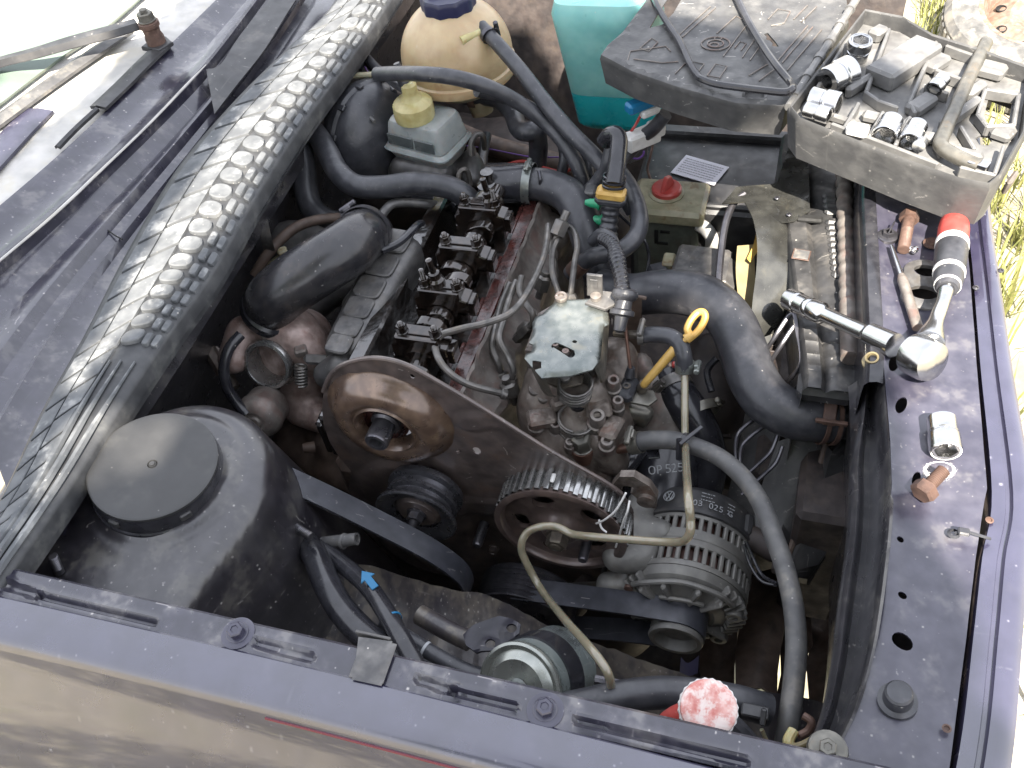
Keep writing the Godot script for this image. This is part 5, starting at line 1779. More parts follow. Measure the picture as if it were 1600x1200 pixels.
# ------------------------------------------------------------------ turbo and air pipe
func turbo_side() -> void:
	var c := v3(-.5443, .86, -.5863)
	var t := thing("turbocharger", "reddish grey turbocharger with its dark inlet mouth open", "turbocharger", c + v3(0, -.07, 0))
	var axis := v3(.02, .42, .9).normalized()
	var u := Geo.perp(axis)
	var w := axis.cross(u)
	var g := gz()
	var caps := []
	for i in 14:
		var a := TAU * i / 14 * .93
		var a2 := TAU * (i + 1) / 14 * .93
		var r := lerpf(.013, .022, i / 13.0)
		var r2 := lerpf(.013, .022, (i + 1) / 14.0)
		caps.append([c - axis * .035 + (Vector3(cos(a), 0, 0) * .041 + axis.cross(Vector3.RIGHT) * sin(a) * .041), c - axis * .035 + (Vector3(cos(a2), 0, 0) * .041 + axis.cross(Vector3.RIGHT) * sin(a2) * .041), r, r2])
	caps.append([c - axis * .082, c - axis * .085, .03, .034])
	caps.append([v3(-.5494, .88, -.6347), v3(-.5367, .865, -.6361), .028, .026])
	caps.append([v3(-.5187, .87, -.6238), v3(-.5006, .85, -.6153), .024, .020])
	caps.append([v3(-.5846, .875, -.6181), v3(-.5887, .86, -.5906), .020, .018])
	caps.append([v3(-.5322, .8, -.6143), v3(-.5045, .82, -.6323), .022, .020])
	caps.append([c - axis * .09, c - axis * .05, .035, .03])
	caps.append([v3(-.528, .78, -.5914), v3(-.5003, .78, -.5866), .02, .02])
	for q in caps.slice(0, 14):
		q[0] -= axis * .014
		q[1] -= axis * .014
	g.blob(caps, .0048, .012)
	part(t, "compressor_housing", g, M.turbo, 60.0)
	g = gz()
	g.lathe([v2(.034, -.034), v2(.0325, -.02), v2(.0285, -.016), v2(.0285, -.010), v2(.0300, -.007), v2(.0300, -.003), v2(.0285, 0), v2(.0250, .001), v2(.0235, -.002), v2(.0225, -.03), v2(.018, -.040), v2(.008, -.046), v2(0, -.047)], c, axis, 48)
	part(t, "inlet_mouth", g, M.tooth)
	g = gz()
	for k in 7:
		var a := TAU * k / 7
		var d := u * cos(a) + w * sin(a)
		var e := d.cross(axis)
		g.skin([PackedVector3Array([c - axis * .045 + d * .004, c - axis * .036 + d * .004]), PackedVector3Array([c - axis * .046 + d * .020 + e * .010, c - axis * .034 + d * .021 + e * .004])])
	part(t, "impeller", g, M.alu)
	for p in [[v3(-.58, .885, -.6246), v3(.3, .8, .5)], [v3(-.548, .885, -.6134), v3(.2, .9, .3)], [v3(-.5036, .875, -.6033), v3(.2, .8, .6)]]:
		g = gz()
		g.box(p[0], v3(.014, .010, .013), .002, Basis(Vector3.UP, .5))
		part(t, "housing_boss", g, M.alu)
	g = gz()
	g.helix(v3(-.4978, .87, -.5872), v3(0, -.8, .5), .006, .0035, 7, .0015)
	part(t, "spring", g, M.pipe)
	# actuator can
	var ac := v3(-.5463, .82, -.5467)
	t = thing("wastegate_actuator", "dusty round grey actuator can hanging below the turbo mouth", "actuator", ac + v3(0, -.03, 0))
	g = gz()
	g.lathe([v2(0, .0185), v2(.006, .0185), v2(.008, .0165), v2(.011, .016), v2(.0125, .0175), v2(.018, .0165), v2(.024, .012), v2(.0262, .006), v2(.0275, .003), v2(.0275, -.001), v2(.0262, -.004), v2(.0255, -.022), v2(.02, -.030), v2(0, -.03)], ac, v3(.1, .3, .9), 44)
	part(t, "can", g, M.alu)
	g = gz()
	g.tube([v3(-.562, .905, -.5893), v3(-.569, .9, -.5712), v3(-.5729, .885, -.5553), v3(-.5711, .865, -.5448), v3(-.5615, .845, -.5381), v3(-.5521, .835, -.5332)], .0062, 12)
	part(t, "pressure_hose", g, M.rubber_gloss)
	# elbow air pipe
	t = thing("air_elbow", "fat glossy black elbow pipe rising from the turbo", "air pipe", v3(-.5646, .86, -.6524))
	g = gz()
	g.tube([v3(-.5594, .885, -.6418), v3(-.5411, .915, -.6388), v3(-.5154, .932, -.6541), v3(-.4885, .942, -.6769), v3(-.47, .945, -.7001), v3(-.4649, .94, -.7269), v3(-.4716, .92, -.757), v3(-.4889, .885, -.7896)], [.0305, .0320, .0325, .0325, .0320, .0310, .0300, .0290], 36, 8)
	part(t, "pipe", g, M.elbow)
	g = gz()
	var ep := v3(-.5496, .899, -.6384)
	g.lathe([v2(.0305, -.008), v2(.0345, -.006), v2(.0350, 0), v2(.0345, .005), v2(.031, .008)], ep, v3(-.5373, .915, -.6394) - v3(-.5594, .885, -.6418), 40)
	part(t, "rolled_lip", g, M.rubber_gloss)
	g = gz()
	g.add(clamp_geo(v3(-.4673, .934, -.7429), v3(-.4696, .922, -.7595) - v3(-.4655, .943, -.7164), .0312, .009, v3(-.5, .2, -1)))
	part(t, "clamp", g, M.steel_dark)
	# metal line and heat shield parts behind the elbow
	g = gz()
	g.tube([v3(-.6125, .88, -.7077), v3(-.5964, .9, -.7285), v3(-.5823, .905, -.7668), v3(-.5654, .9, -.794), v3(-.5423, .89, -.816)], .0065, 12)
	solo("oil_feed_pipe", "dull curved metal oil pipe behind the fat elbow", "pipe", g, M.rust_dark)
	g = gz()
	g.tube([v3(-.4823, .9, -.7993), v3(-.4731, .91, -.8191), v3(-.463, .91, -.8306), v3(-.4349, .905, -.8395), v3(-.4178, .89, -.856)], .0058, 12)
	solo("coolant_rail", "bent grey steel pipe between the elbow clamp and the cylinder head", "pipe", g, M.alu_dark)
	g = gz()
	g.blob([[v3(-.6141, .85, -.7969), v3(-.5777, .85, -.8086), .034, .03], [v3(-.605, .8, -.8371), v3(-.531, .8, -.7967), .03, .03], [v3(-.5804, .8, -.7398), v3(-.5465, .81, -.7958), .025, .025]], .007, .02)
	solo("exhaust_housing", "dark grey exhaust housing in the shade behind the elbow", "casting", g, M.alu_dark, "", 60.0)
	g = gz()
	g.skin([Geo.smooth([v3(-.6066, .93, -.7424), v3(-.5996, .92, -.7281), v3(-.6029, .9, -.7275)], 4), Geo.smooth([v3(-.6008, .93, -.7554), v3(-.5851, .925, -.7301), v3(-.5856, .905, -.7278)], 4)])
	solo("metal_tab", "small pale bent metal tab standing against the bulkhead", "bracket", g, M.pipe)
	g = gz()
	g.box(v3(-.5826, .895, -.7363), v3(.012, .012, .012), .002, Basis(Vector3.UP, .6))
	g.tube([v3(-.5857, .89, -.7357), v3(-.6025, .88, -.7269)], .004, 8)
	solo("wire_clip", "pale wire clip beside the curved oil pipe", "clip", g, M.olive)
	for q in [["hydraulic_union", "dusty brass coloured union low on the bulkhead", v3(-.6393, .83, -.6152)], ["sensor_plug", "dusty square plug just above the brass coloured union", v3(-.6493, .85, -.6211)]]:
		g = gz()
		g.box(q[2], v3(.028, .020, .018), .004, Basis(v3(.3, .3, 1).normalized(), -.6))
		g.tube([q[2] + v3(.005, 0, .005), q[2] + v3(.035, -.02, .03)], .008, 6, 1)
		solo(q[0], q[1], "connector", g, M.alu_red)
	g = gz()
	g.blob([[v3(-.5567, .7, -.5995), v3(-.463, .7, -.5671), .035, .03], [v3(-.529, .74, -.6249), v3(-.4922, .74, -.5805), .025, .022]], .007, .02)
	g.lathe([v2(0, 0), v2(.007, 0), v2(.006, .014), v2(0, .016)], v3(-.4993, .76, -.5557), v3(-.8, .2, .5), 12)
	solo("exhaust_manifold", "rusty dark manifold casting between turbo and timing backplate", "manifold", g, M.rust_dark, "", 60.0)

# ------------------------------------------------------------------ alternator
func alternator() -> void:
	var x := -.051
	var y := .738
	var t := thing("alternator", "dusty grey alternator with slotted casing and black rear cap", "alternator", Vector3(x, y - .07, -0.4960))
	var a := Vector3(x, y, 0)
	var g := gz()
	g.lathe([v2(0.0000, -0.4496), v2(0.0280, -0.4480), v2(0.0340, -0.4464), v2(0.0498, -0.4528), v2(0.0567, -0.4576), v2(0.0602, -0.4640), v2(0.0612, -0.4672)], a, Vector3.BACK, 72)
	part(t, "front_bracket", g, M.alt, 25.0)
	# slotted casing: rings and bars
	g = gz()
	for q in [[-0.4880, -0.4656], [-0.5240, -0.5024]]:
		pass
	g.lathe([v2(0.0597, -0.4656), v2(0.0622, -0.4656), v2(0.0627, -0.4672), v2(0.0627, -0.4712), v2(0.0597, -0.4712)], a, Vector3.BACK, 80)
	g.lathe([v2(0.0597, -0.4880), v2(0.0631, -0.4880), v2(0.0642, -0.4896), v2(0.0642, -0.4944), v2(0.0627, -0.4948), v2(0.0637, -0.4960), v2(0.0637, -0.5064), v2(0.0597, -0.5064)], a, Vector3.BACK, 80)
	g.lathe([v2(0.0597, -0.5208), v2(0.0627, -0.5208), v2(0.0627, -0.5248), v2(0.0597, -0.5248)], a, Vector3.BACK, 80)
	part(t, "casing_rings", g, M.alt)
	for row in [[-0.4796, .019], [-0.5136, .017]]:
		for i in 44:
			var b := TAU * i / 44
			g = gz()
			var d := Vector3(cos(b), sin(b), 0)
			g.box(a + d * .0608 + v3(0, 0, row[0]), v3(.005, .0046, row[1]), .001, Basis(d, Vector3.BACK.cross(d), Vector3.BACK))
			part(t, "casing_bar", g, M.alt)
	g = gz()
	g.lathe([v2(0.0200, -0.4688), v2(0.0563, -0.4688), v2(0.0563, -0.4864), v2(0.0538, -0.4880), v2(0.0538, -0.5040), v2(0.0552, -0.5056), v2(0.0552, -0.5240)], a, Vector3.BACK, 60, v2(.02, 36))
	part(t, "copper_windings", g, M.winding)
	g = gz()
	g.lathe([v2(0.0631, -0.5248), v2(0.0652, -0.5256), v2(0.0652, -0.5296), v2(0.0622, -0.5312), v2(0.0612, -0.5536), v2(0.0582, -0.5600), v2(0.0517, -0.5632), v2(0, -0.5632)], a, Vector3.BACK, 72)
	g.box(a + v3(.052, .026, -0.5416), v3(.018, .02, .026), .003, Basis(Vector3.BACK, .4))
	part(t, "rear_cap", g, M.plastic)
	# ribs on the front bracket, boss ears
	for i in 40:
		var b := TAU * i / 40
		if b > .9 and b < 2.3: continue
		g = gz()
		var d := Vector3(cos(b), sin(b), 0)
		g.box(a + d * .0545 + v3(0, 0, -0.4540), v3(.020, .0038, .010), .0012, Basis(d, Vector3.BACK.cross(d), Vector3.BACK).rotated(Vector3.BACK.cross(d), .45))
		part(t, "cooling_rib", g, M.alt)
	for b in [.75, 1.25, 1.9, 2.4, -.6, 3.6]:
		g = gz()
		var d := Vector3(cos(b), sin(b), 0)
		g.box(a + d * .040 + v3(0, 0, -0.4472), v3(.030, .0055, .012), .002, Basis(d, Vector3.BACK.cross(d), Vector3.BACK))
		part(t, "web_rib", g, M.alt)
	g = gz()
	g.tube([a + v3(-.048, .034, -0.4496), a + v3(-.034, .046, -0.4480), a + v3(0, .056, -0.4496), a + v3(.034, .046, -0.4496), a + v3(.05, .028, -0.4504)], .003, 8)
	g.tube([a + v3(-.020, .030, -.444), a + v3(-.008, .035, -.442), a + v3(.006, .036, -.442), a + v3(.022, .030, -.444)], .0025, 8)
	part(t, "raised_rim", g, M.alt)
	for p in [v3(.052, .010, -0.4520), v3(-.046, .014, -0.4496), v3(.040, -.038, -0.4496)]:
		g = gz()
		g.lathe([v2(0.0090, -.02), v2(.009, .004), v2(.008, .0055), v2(.0045, .0055), v2(.0045, .001), v2(0, .001)], a + p, Vector3.BACK, 20)
		part(t, "through_bolt", g, M.alt)
	g = gz()
	g.blob([[a + v3(-.062, .045, -0.4920), a + v3(-.055, .048, -0.5360), .017, .015], [a + v3(-.066, .05, -0.4680), a + v3(-.045, .04, -0.4800), .016, .02], [a + v3(-.075, .01, -0.4576), a + v3(-.05, .01, -0.4640), .013, .016], [a + v3(-.05, .05, -0.5040), a + v3(-.03, .05, -0.5040), .014, .014]], .004, .010)
	part(t, "mounting_arm", g, M.alt, 50.0)
	g = gz()
	g.lathe([v2(0, 0), v2(.0065, 0), v2(.0065, .003), v2(.003, .003), v2(0, .002)], a + v3(-.073, .012, -0.4472), Vector3.BACK, 16)
	g.lathe([v2(0, 0), v2(.0045, 0), v2(.0045, .003), v2(0, .003)], a + v3(-.052, .028, -0.4496), Vector3.BACK, 14)
	part(t, "mounting_bolt", g, M.rust)
	# pulley
	g = gz()
	var pz := -.418
	var pf := [v2(.0, -.03), v2(.024, -.032), v2(.0265, -.030), v2(.0265, -.028)]
	for k in 5:
		pf.append(v2(.0265, -.026 + k * .0045)); pf.append(v2(.0240, -.0238 + k * .0045))
	pf.append_array([v2(.0265, -.003), v2(.0272, 0), v2(.026, .0025), v2(.0215, .0025), v2(.0205, -.002), v2(.018, -.008), v2(.011, -.009), v2(.010, -.006), v2(0, -.006)])
	g.lathe(pf, a + v3(0, 0, pz), Vector3.BACK, 56)
	part(t, "pulley", g, M.alt, 25.0)
	# printed rear cap
	var ld := Vector3.UP
	for i in 9:
		if "903 025 G"[i] == " ": continue
		ld = Vector3.UP.rotated(Vector3.BACK, .10 - .085 * i)
		letters(t, "903 025 G"[i], a + ld * .0636 + v3(0, 0, -0.5376), Vector3(ld.y, -ld.x, 0), v3(0, 0, -1), .0085, M.print_grey)
	ld = Vector3(sin(deg_to_rad(10.0)), cos(deg_to_rad(10.0)), 0)
	print_lines(t, a + ld * .0640 + v3(0, 0, -0.5464), Vector3(ld.y, -ld.x, 0), v3(0, 0, -1), .014, 3, .004, M.print_grey)
	ld = Vector3(sin(deg_to_rad(33.0)), cos(deg_to_rad(33.0)), 0)
	print_lines(t, a + ld * .0640 + v3(0, 0, -0.5416), Vector3(ld.y, -ld.x, 0), v3(0, 0, -1), .008, 4, .004, M.print_grey)
	var bd := Vector3(cos(2.02), sin(2.02), 0)
	g = gz()
	var ec := a + bd * .0642 + v3(0, 0, -0.5440)
	g.lathe([v2(.0062, 0), v2(.0062, .0012), v2(.0055, .0012), v2(.0055, 0)], ec, bd, 28)
	var ex := Vector3.BACK.cross(bd).normalized() * -1.0
	var ey := v3(0, 0, -1)
	for s in [[v2(-.0024, .0048), v2(-.0001, .0006)], [v2(.0024, .0048), v2(.0001, .0006)], [v2(-.0046, .0026), v2(-.0022, -.0045)], [v2(.0046, .0026), v2(.0022, -.0045)], [v2(-.0022, -.0045), v2(0, .0000)], [v2(.0022, -.0045), v2(0, .0000)]]:
		g.tube([ec + ex * s[0].x + ey * s[0].y + bd * .0006, ec + ex * s[1].x + ey * s[1].y + bd * .0006], .0005, 5, 1)
	part(t, "round_emblem", g, M.print_grey)
	# drive belt round the pulley
	t = thing("alternator_belt", "narrow black drive belt wrapped round the alternator pulley", "belt", a + v3(-.1, -.02, -.43))
	var pts := []
	var cc := a
	pts.append(cc + v3(-.17, .008, 0)); pts.append(cc + v3(-.11, .0165, 0)); pts.append(cc + v3(-.05, .0245, 0))
	for i in 13:
		var b := PI / 2 + .05 - (PI - .1) * i / 12.0
		pts.append(cc + Vector3(cos(b), sin(b), 0) * .0285)
	pts.append(cc + v3(-.06, -.040, 0)); pts.append(cc + v3(-.17, -.075, 0))
	var fa := PackedVector3Array()
	var fb := PackedVector3Array()
	var fc := PackedVector3Array()
	var fd := PackedVector3Array()
	for i in pts.size():
		var d: Vector3 = (pts[mini(i + 1, pts.size() - 1)] - pts[maxi(i - 1, 0)]).normalized()
		var nn := v3(-d.y, d.x, 0)
		fa.append(pts[i] + v3(0, 0, -.447)); fb.append(pts[i] + v3(0, 0, -.4215)); fc.append(pts[i] - nn * .0025 + v3(0, 0, -.4215)); fd.append(pts[i] - nn * .0025 + v3(0, 0, -.447))
	g = gz()
	g.skin([fa, fb, fc, fd], true, false)
	part(t, "belt_band", g, M.belt)

# ------------------------------------------------------------------ reservoirs, brake parts, battery
func reservoirs() -> void:
	# coolant expansion tank
	var c := v3(-.4455, .985, -1.0515)
	var t := thing("expansion_tank", "round yellowed coolant expansion tank with a dark blue cap", "coolant tank", c + v3(0, -.075, 0))
	var R := .0735
	var g := gz()
	var pr := []
	for i in 15:
		var a := lerpf(PI / 2 - .35, -.18, i / 14.0)
		pr.append(Vector2(R * cos(a), R * sin(a)))
	g.lathe(pr, c, Vector3.UP, 64)
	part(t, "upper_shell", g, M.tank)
	g = gz()
	g.lathe([Vector2(R * .98, -.010), Vector2(R * 1.035, -.012), Vector2(R * 1.045, -.016), Vector2(R * 1.045, -.021), Vector2(R * 1.03, -.024), Vector2(R * .96, -.026)], c, Vector3.UP, 64)
	part(t, "moulded_seam", g, M.tank)
	pr = []
	for i in 13:
		var a := lerpf(-.22, -PI / 2 + .05, i / 12.0)
		pr.append(Vector2(R * .985 * cos(a), R * sin(a) * .80))
	g = gz()
	g.lathe(pr, c, Vector3.UP, 64)
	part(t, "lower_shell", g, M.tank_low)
	g = gz()
	g.lathe([v2(.028, .058), v2(.034, .062), v2(.0345, .078), v2(.032, .083), v2(.0, .084)], c, Vector3.UP, 40, v2(.03, 10))
	g.box(c + v3(0, .087, 0), v3(.05, .008, .012), .003, Basis(Vector3.UP, .4))
	part(t, "screw_cap", g, M.blue_dark)
	g = gz()
	g.tube([c + v3(.028, .045, .048), v3(-.3956, 1.03, -1.031)], .006, 12, 1)
	part(t, "vent_spout", g, M.cap_yellow)
	g = gz()
	g.lathe([v2(.016, .0), v2(.0155, -.02), v2(.0, -.02)], c + v3(.02, -.066, .0), v3(.2, -1, .1) * -1.0, 20)
	part(t, "bottom_outlet", g, M.tank_low)
	# brake servo
	var b := v3(-.5513, .9, -.9749)
	t = thing("brake_servo", "big dusty black brake servo drum behind the fluid reservoir", "brake servo", b + v3(0, -.08, 0))
	var ax := v3(.93, .05, .36).normalized()
	g = gz()
	g.lathe([v2(0, -.045), v2(.05, -.043), v2(.070, -.032), v2(.074, -.022), v2(.0765, -.016), v2(.0765, -.008), v2(.0735, -.004), v2(.0735, .002), v2(.070, .012), v2(.062, .024), v2(.045, .034), v2(.02, .038), v2(0, .038)], b, ax, 60)
	part(t, "drum", g, M.rubber)
	for k in 12:
		var a := TAU * k / 12
		var u := Geo.perp(ax)
		var d := u * cos(a) + ax.cross(u) * sin(a)
		g = gz()
		g.box(b + d * .0755 + ax * -.004, v3(.004, .008, .010), .001, Basis(d, ax.cross(d), ax))
		part(t, "crimp_tab", g, M.rubber)
	# master cylinder and reservoir
	var m := v3(-.4691, .915, -.9618)
	t = thing("brake_master_cylinder", "grey brake master cylinder with a translucent fluid reservoir on top", "brake cylinder", m + v3(0, -.05, 0))
	var bx := v3(.97, 0, .25).normalized()
	var bz := bx.cross(Vector3.UP)
	g = gz()
	g.blob([[v3(-.5272, .865, -.958), v3(-.4147, .86, -.967), .020, .018], [v3(-.5031, .88, -.94), v3(-.4466, .88, -.9356), .018, .018], [v3(-.4193, .875, -.9744), v3(-.4094, .865, -.9466), .014, .013], [v3(-.4555, .885, -.9589), v3(-.4503, .88, -.9464), .012, .012], [v3(-.5503, .85, -.9715), v3(-.5056, .85, -.9549), .025, .02]], .005, .01)
	part(t, "cylinder_body", g, M.alu_dark, 60.0)
	g = gz()
	var box := func(o: Geo, y0: float, y1: float, w0: float, w1: float, d0: float, d1: float, r: float) -> void:
		var rr := []
		for lv in [[y0, 0.0, .80], [y0 + .002, 0.0, 1.0], [y1 - .006, 1.0, 1.0], [y1 - .0015, 1.0, .93], [y1, 1.0, .80]]:
			var ring := PackedVector3Array()
			for k in 32:
				var a := TAU * (k + .5) / 32
				var ca := signf(cos(a)) * pow(absf(cos(a)), r)
				var sa := signf(sin(a)) * pow(absf(sin(a)), r)
				ring.append(m + bx * ca * lerpf(w0, w1, lv[1]) * lv[2] + bz * sa * lerpf(d0, d1, lv[1]) * lv[2] + v3(0, lv[0], 0))
			rr.append(ring)
		var k0: int = o.v.size()
		o.skin(rr, false, true)
		var c0: int = o.vert(m + v3(0, y0, 0))
		var c1: int = o.vert(m + v3(0, y1, 0))
		for k in 32:
			o.tri(c0, k0 + k, k0 + (k + 1) % 32)
			o.tri(c1, k0 + 128 + k, k0 + 128 + (k + 1) % 32)
	box.call(g, .0, .036, .046, .041, .034, .030, .28)
	part(t, "reservoir_upper", g, M.res)
	g = gz()
	box.call(g, -.006, .002, .051, .050, .039, .038, .28)
	part(t, "reservoir_seam", g, M.res)
	g = gz()
	box.call(g, -.028, -.005, .040, .046, .028, .034, .3)
	part(t, "reservoir_lower", g, M.res)
	g = gz()
	g.box(m + bx * -.018 + bz * .0338 + v3(0, .012, 0), v3(.040, .016, .002), .0008, Basis(bx, Vector3.UP, -bz))
	g.box(m + bx * .020 + bz * .0338 + v3(0, .012, 0), v3(.030, .016, .002), .0008, Basis(bx, Vector3.UP, -bz))
	part(t, "fluid_window", g, M.res_dark)
	var cp := v3(-.4764, .955, -.9544)
	g = gz()
	g.lathe([v2(.0, -.004), v2(.0255, -.004), v2(.0262, .002), v2(.0255, .016), v2(.022, .020), v2(.014, .023), v2(.010, .030), v2(.010, .042), v2(.007, .046), v2(0, .046)], cp, v3(0, 1, 0), 56, v2(.012, 28))
	var cap := part(t, "filler_cap", g, M.cap_yellow)
	g = gz()
	g.lathe([v2(0, .0), v2(.0075, .0), v2(.008, .008), v2(.006, .018), v2(.004, .03), v2(0, .03)], cp + v3(-.004, .040, 0), v3(-.25, 1, -.1), 16)
	part(cap, "plug", g, M.rubber)
	g = gz()
	g.lathe([v2(0, 0), v2(.009, 0), v2(.009, .006), v2(.006, .008), v2(0, .008)], v3(-.4474, .892, -.9442), v3(.2, .5, .8), 18)
	g.lathe([v2(0, 0), v2(.006, 0), v2(.006, .01), v2(0, .011)], v3(-.4095, .895, -.9616), v3(0, 1, .1), 6)
	part(t, "port_plug", g, M.alu)
	for q in [[v3(-.407, .9, -.9504), v3(-.4065, .915, -.9587), v3(-.4019, .92, -.9691), v3(-.395, .915, -.9729), v3(-.3994, .89, -.9815)], [v3(-.4176, .88, -.9183), v3(-.4165, .89, -.9255), v3(-.4107, .892, -.9304), v3(-.4067, .885, -.9308), v3(-.4049, .87, -.9265)], [v3(-.4893, .88, -.9275), v3(-.483, .89, -.9286), v3(-.4779, .89, -.932), v3(-.4771, .88, -.9318)]]:
		g = gz()
		g.tube(q, .0036, 10)
		part(t, "brake_line", g, M.pipe)
	# washer fluid tank
	t = thing("washer_tank", "tall pale aqua washer bottle half full of teal fluid", "washer tank", v3(-.272, .84, -1.1184))
	var y1 := 1.04
	var body := func(o: Geo, ya: float, yb: float) -> void:
		var rr := []
		for k in 9:
			var y := lerpf(ya, yb, k / 8.0)
			var f := (y - .86) / .18
			var x0 := lerpf(-.30, -.328, f)
			var x1 := lerpf(-.18, -.20, f)
			var z1 := lerpf(-1.082, -1.075, f)
			var z0 := -1.20
			var e: float = 1.0
			if k == 8 and yb >= y1: e = .90
			if k == 0 and ya < .87: e = .92
			var ring := PackedVector3Array()
			for j in 36:
				var a := TAU * (j + .5) / 36
				ring.append(Vector3((x0 + x1) / 2 + (x1 - x0) / 2 * e * signf(cos(a)) * pow(absf(cos(a)), .3), y, (z0 + z1) / 2 + (z1 - z0) / 2 * e * signf(sin(a)) * pow(absf(sin(a)), .3)))
			rr.append(ring)
		var k0: int = o.v.size()
		o.skin(rr, false, true)
		var c0: int = o.vert(v3(-.22, ya, -1.17))
		var c1: int = o.vert(v3(-.22, yb, -1.17))
		for j in 36:
			o.tri(c0, k0 + j, k0 + (j + 1) % 36)
			o.tri(c1, k0 + 288 + j, k0 + 288 + (j + 1) % 36)
	g = gz()
	body.call(g, .86, .914)
	part(t, "fluid_filled_base", g, M.teal)
	g = gz()
	body.call(g, .9145, y1)
	part(t, "upper_shell", g, M.aqua)
	g = gz()
	g.lathe([v2(.0, 0), v2(.026, 0), v2(.026, .02), v2(.022, .024), v2(0, .024)], v3(-.235, y1, -1.19), Vector3.UP, 30, v2(.03, 12))
	part(t, "cap", g, M.plastic)
	# battery
	t = thing("battery", "big black battery with a white printed sticker on top", "battery", v3(-.085, .69, -1.02))
	g = gz()
	g.box(v3(-.07, .77, -1.015), v3(.25, .18, .175), .005)
	part(t, "case", g, M.plastic)
	g = gz()
	g.box(v3(-.07, .864, -1.085), v3(.24, .012, .02), .003)
	part(t, "lid_rim", g, M.plastic)
	g = gz()
	g.box(v3(-.07, .862, -.935), v3(.24, .008, .008), .002)
	part(t, "lid_rim", g, M.plastic)
	var l0 := v3(-.1453, .862, -1.0382)
	var l1 := v3(-.0871, .862, -1.0183)
	var l2 := v3(-.0904, .862, -.9759)
	var l3 := v3(-.1485, .862, -.9956)
	g = gz()
	var ux := (l1 - l0)
	var uz := (l3 - l0)
	g.box((l0 + l2) * .5, Vector3(ux.length(), .001, uz.length()), .0003, Basis(ux.normalized(), Vector3.UP, ux.normalized().cross(Vector3.UP)))
	var st := part(t, "sticker", g, M.paper)
	print_lines(st, (l0 + l2) * .5 + v3(0, .0006, 0), ux, -uz, ux.length() * .86, 7, uz.length() / 9.0, M.print_pale)
	# hydraulic fluid tank with red knob
	t = thing("hydraulic_tank", "olive fluid container with a red winged cap and a dark letter on its front", "fluid tank", v3(-.1506, .74, -.9741))
	var pc := v3(-.1448, .872, -.9373)
	var fx2 := v3(.985, 0, -.02).normalized()
	g = gz()
	g.box(pc + v3(0, -.011, 0), v3(.092, .022, .070), .005)
	part(t, "lid", g, M.olive)
	g = gz()
	g.box(pc + v3(-.002, -.072, -.003), v3(.082, .11, .060), .007)
	part(t, "container", g, M.olive_dark)
	g = gz()
	g.lathe([v2(0, 0), v2(.0185, 0), v2(.0185, .005), v2(.0165, .007), v2(0, .007)], pc + v3(-.005, .003, -.004), Vector3.UP, 36)
	g.prism([v2(-.015, .004), v2(.015, .004), v2(.006, .020), v2(-.004, .024), v2(-.009, .018)], pc + v3(-.006, .003, -.004), v3(.35, 0, -.94), Vector3.UP, .005, .001)
	part(t, "red_cap", g, M.red)
	g = gz()
	g.lathe([v2(.022, -.004), v2(.022, .001), v2(.018, .003), v2(0, .003)], pc + v3(-.005, .0005, -.004), Vector3.UP, 32)
	part(t, "neck", g, M.olive)
	g = gz()
	g.box(pc + v3(-.012, -.045, .0276), v3(.005, .022, .002), .0003)
	g.box(pc + v3(-.004, -.055, .0276), v3(.014, .004, .002), .0003)
	g.box(pc + v3(-.001, -.036, .0276), v3(.012, .004, .002), .0003)
	part(t, "moulded_letter", g, M.hole)
	g = gz()
	g.tube([v3(-.1071, .845, -.9195), v3(-.0964, .84, -.9172), v3(-.0888, .825, -.919), v3(-.0889, .8, -.9287)], .0085, 14)
	solo("taped_cable_end", "cable end wrapped in white tape beside the olive fluid container", "cable", g, M.white)

# short broken printed lines, too small to read
func print_lines(parent: Node3D, at: Vector3, ux: Vector3, uy: Vector3, wide: float, n: int, gap: float, m: Material) -> void:
	var r := RandomNumberGenerator.new()
	r.seed = 12
	var g := gz()
	var x := ux.normalized()
	var nz := x.cross(uy).normalized()
	var y := nz.cross(x)
	for i in n:
		var s := -wide / 2
		while s < wide / 2 - .002:
			var w := minf(.0012 + r.randf() * .004, wide / 2 - s)
			g.box(at + x * (s + w / 2) - y * gap * (i - (n - 1) / 2.0) + nz * .0003, Vector3(w, gap * .22, .0005), .0001, Basis(x, y, nz))
			s += w + .0008
	part(parent, "printed_lines", g, m)

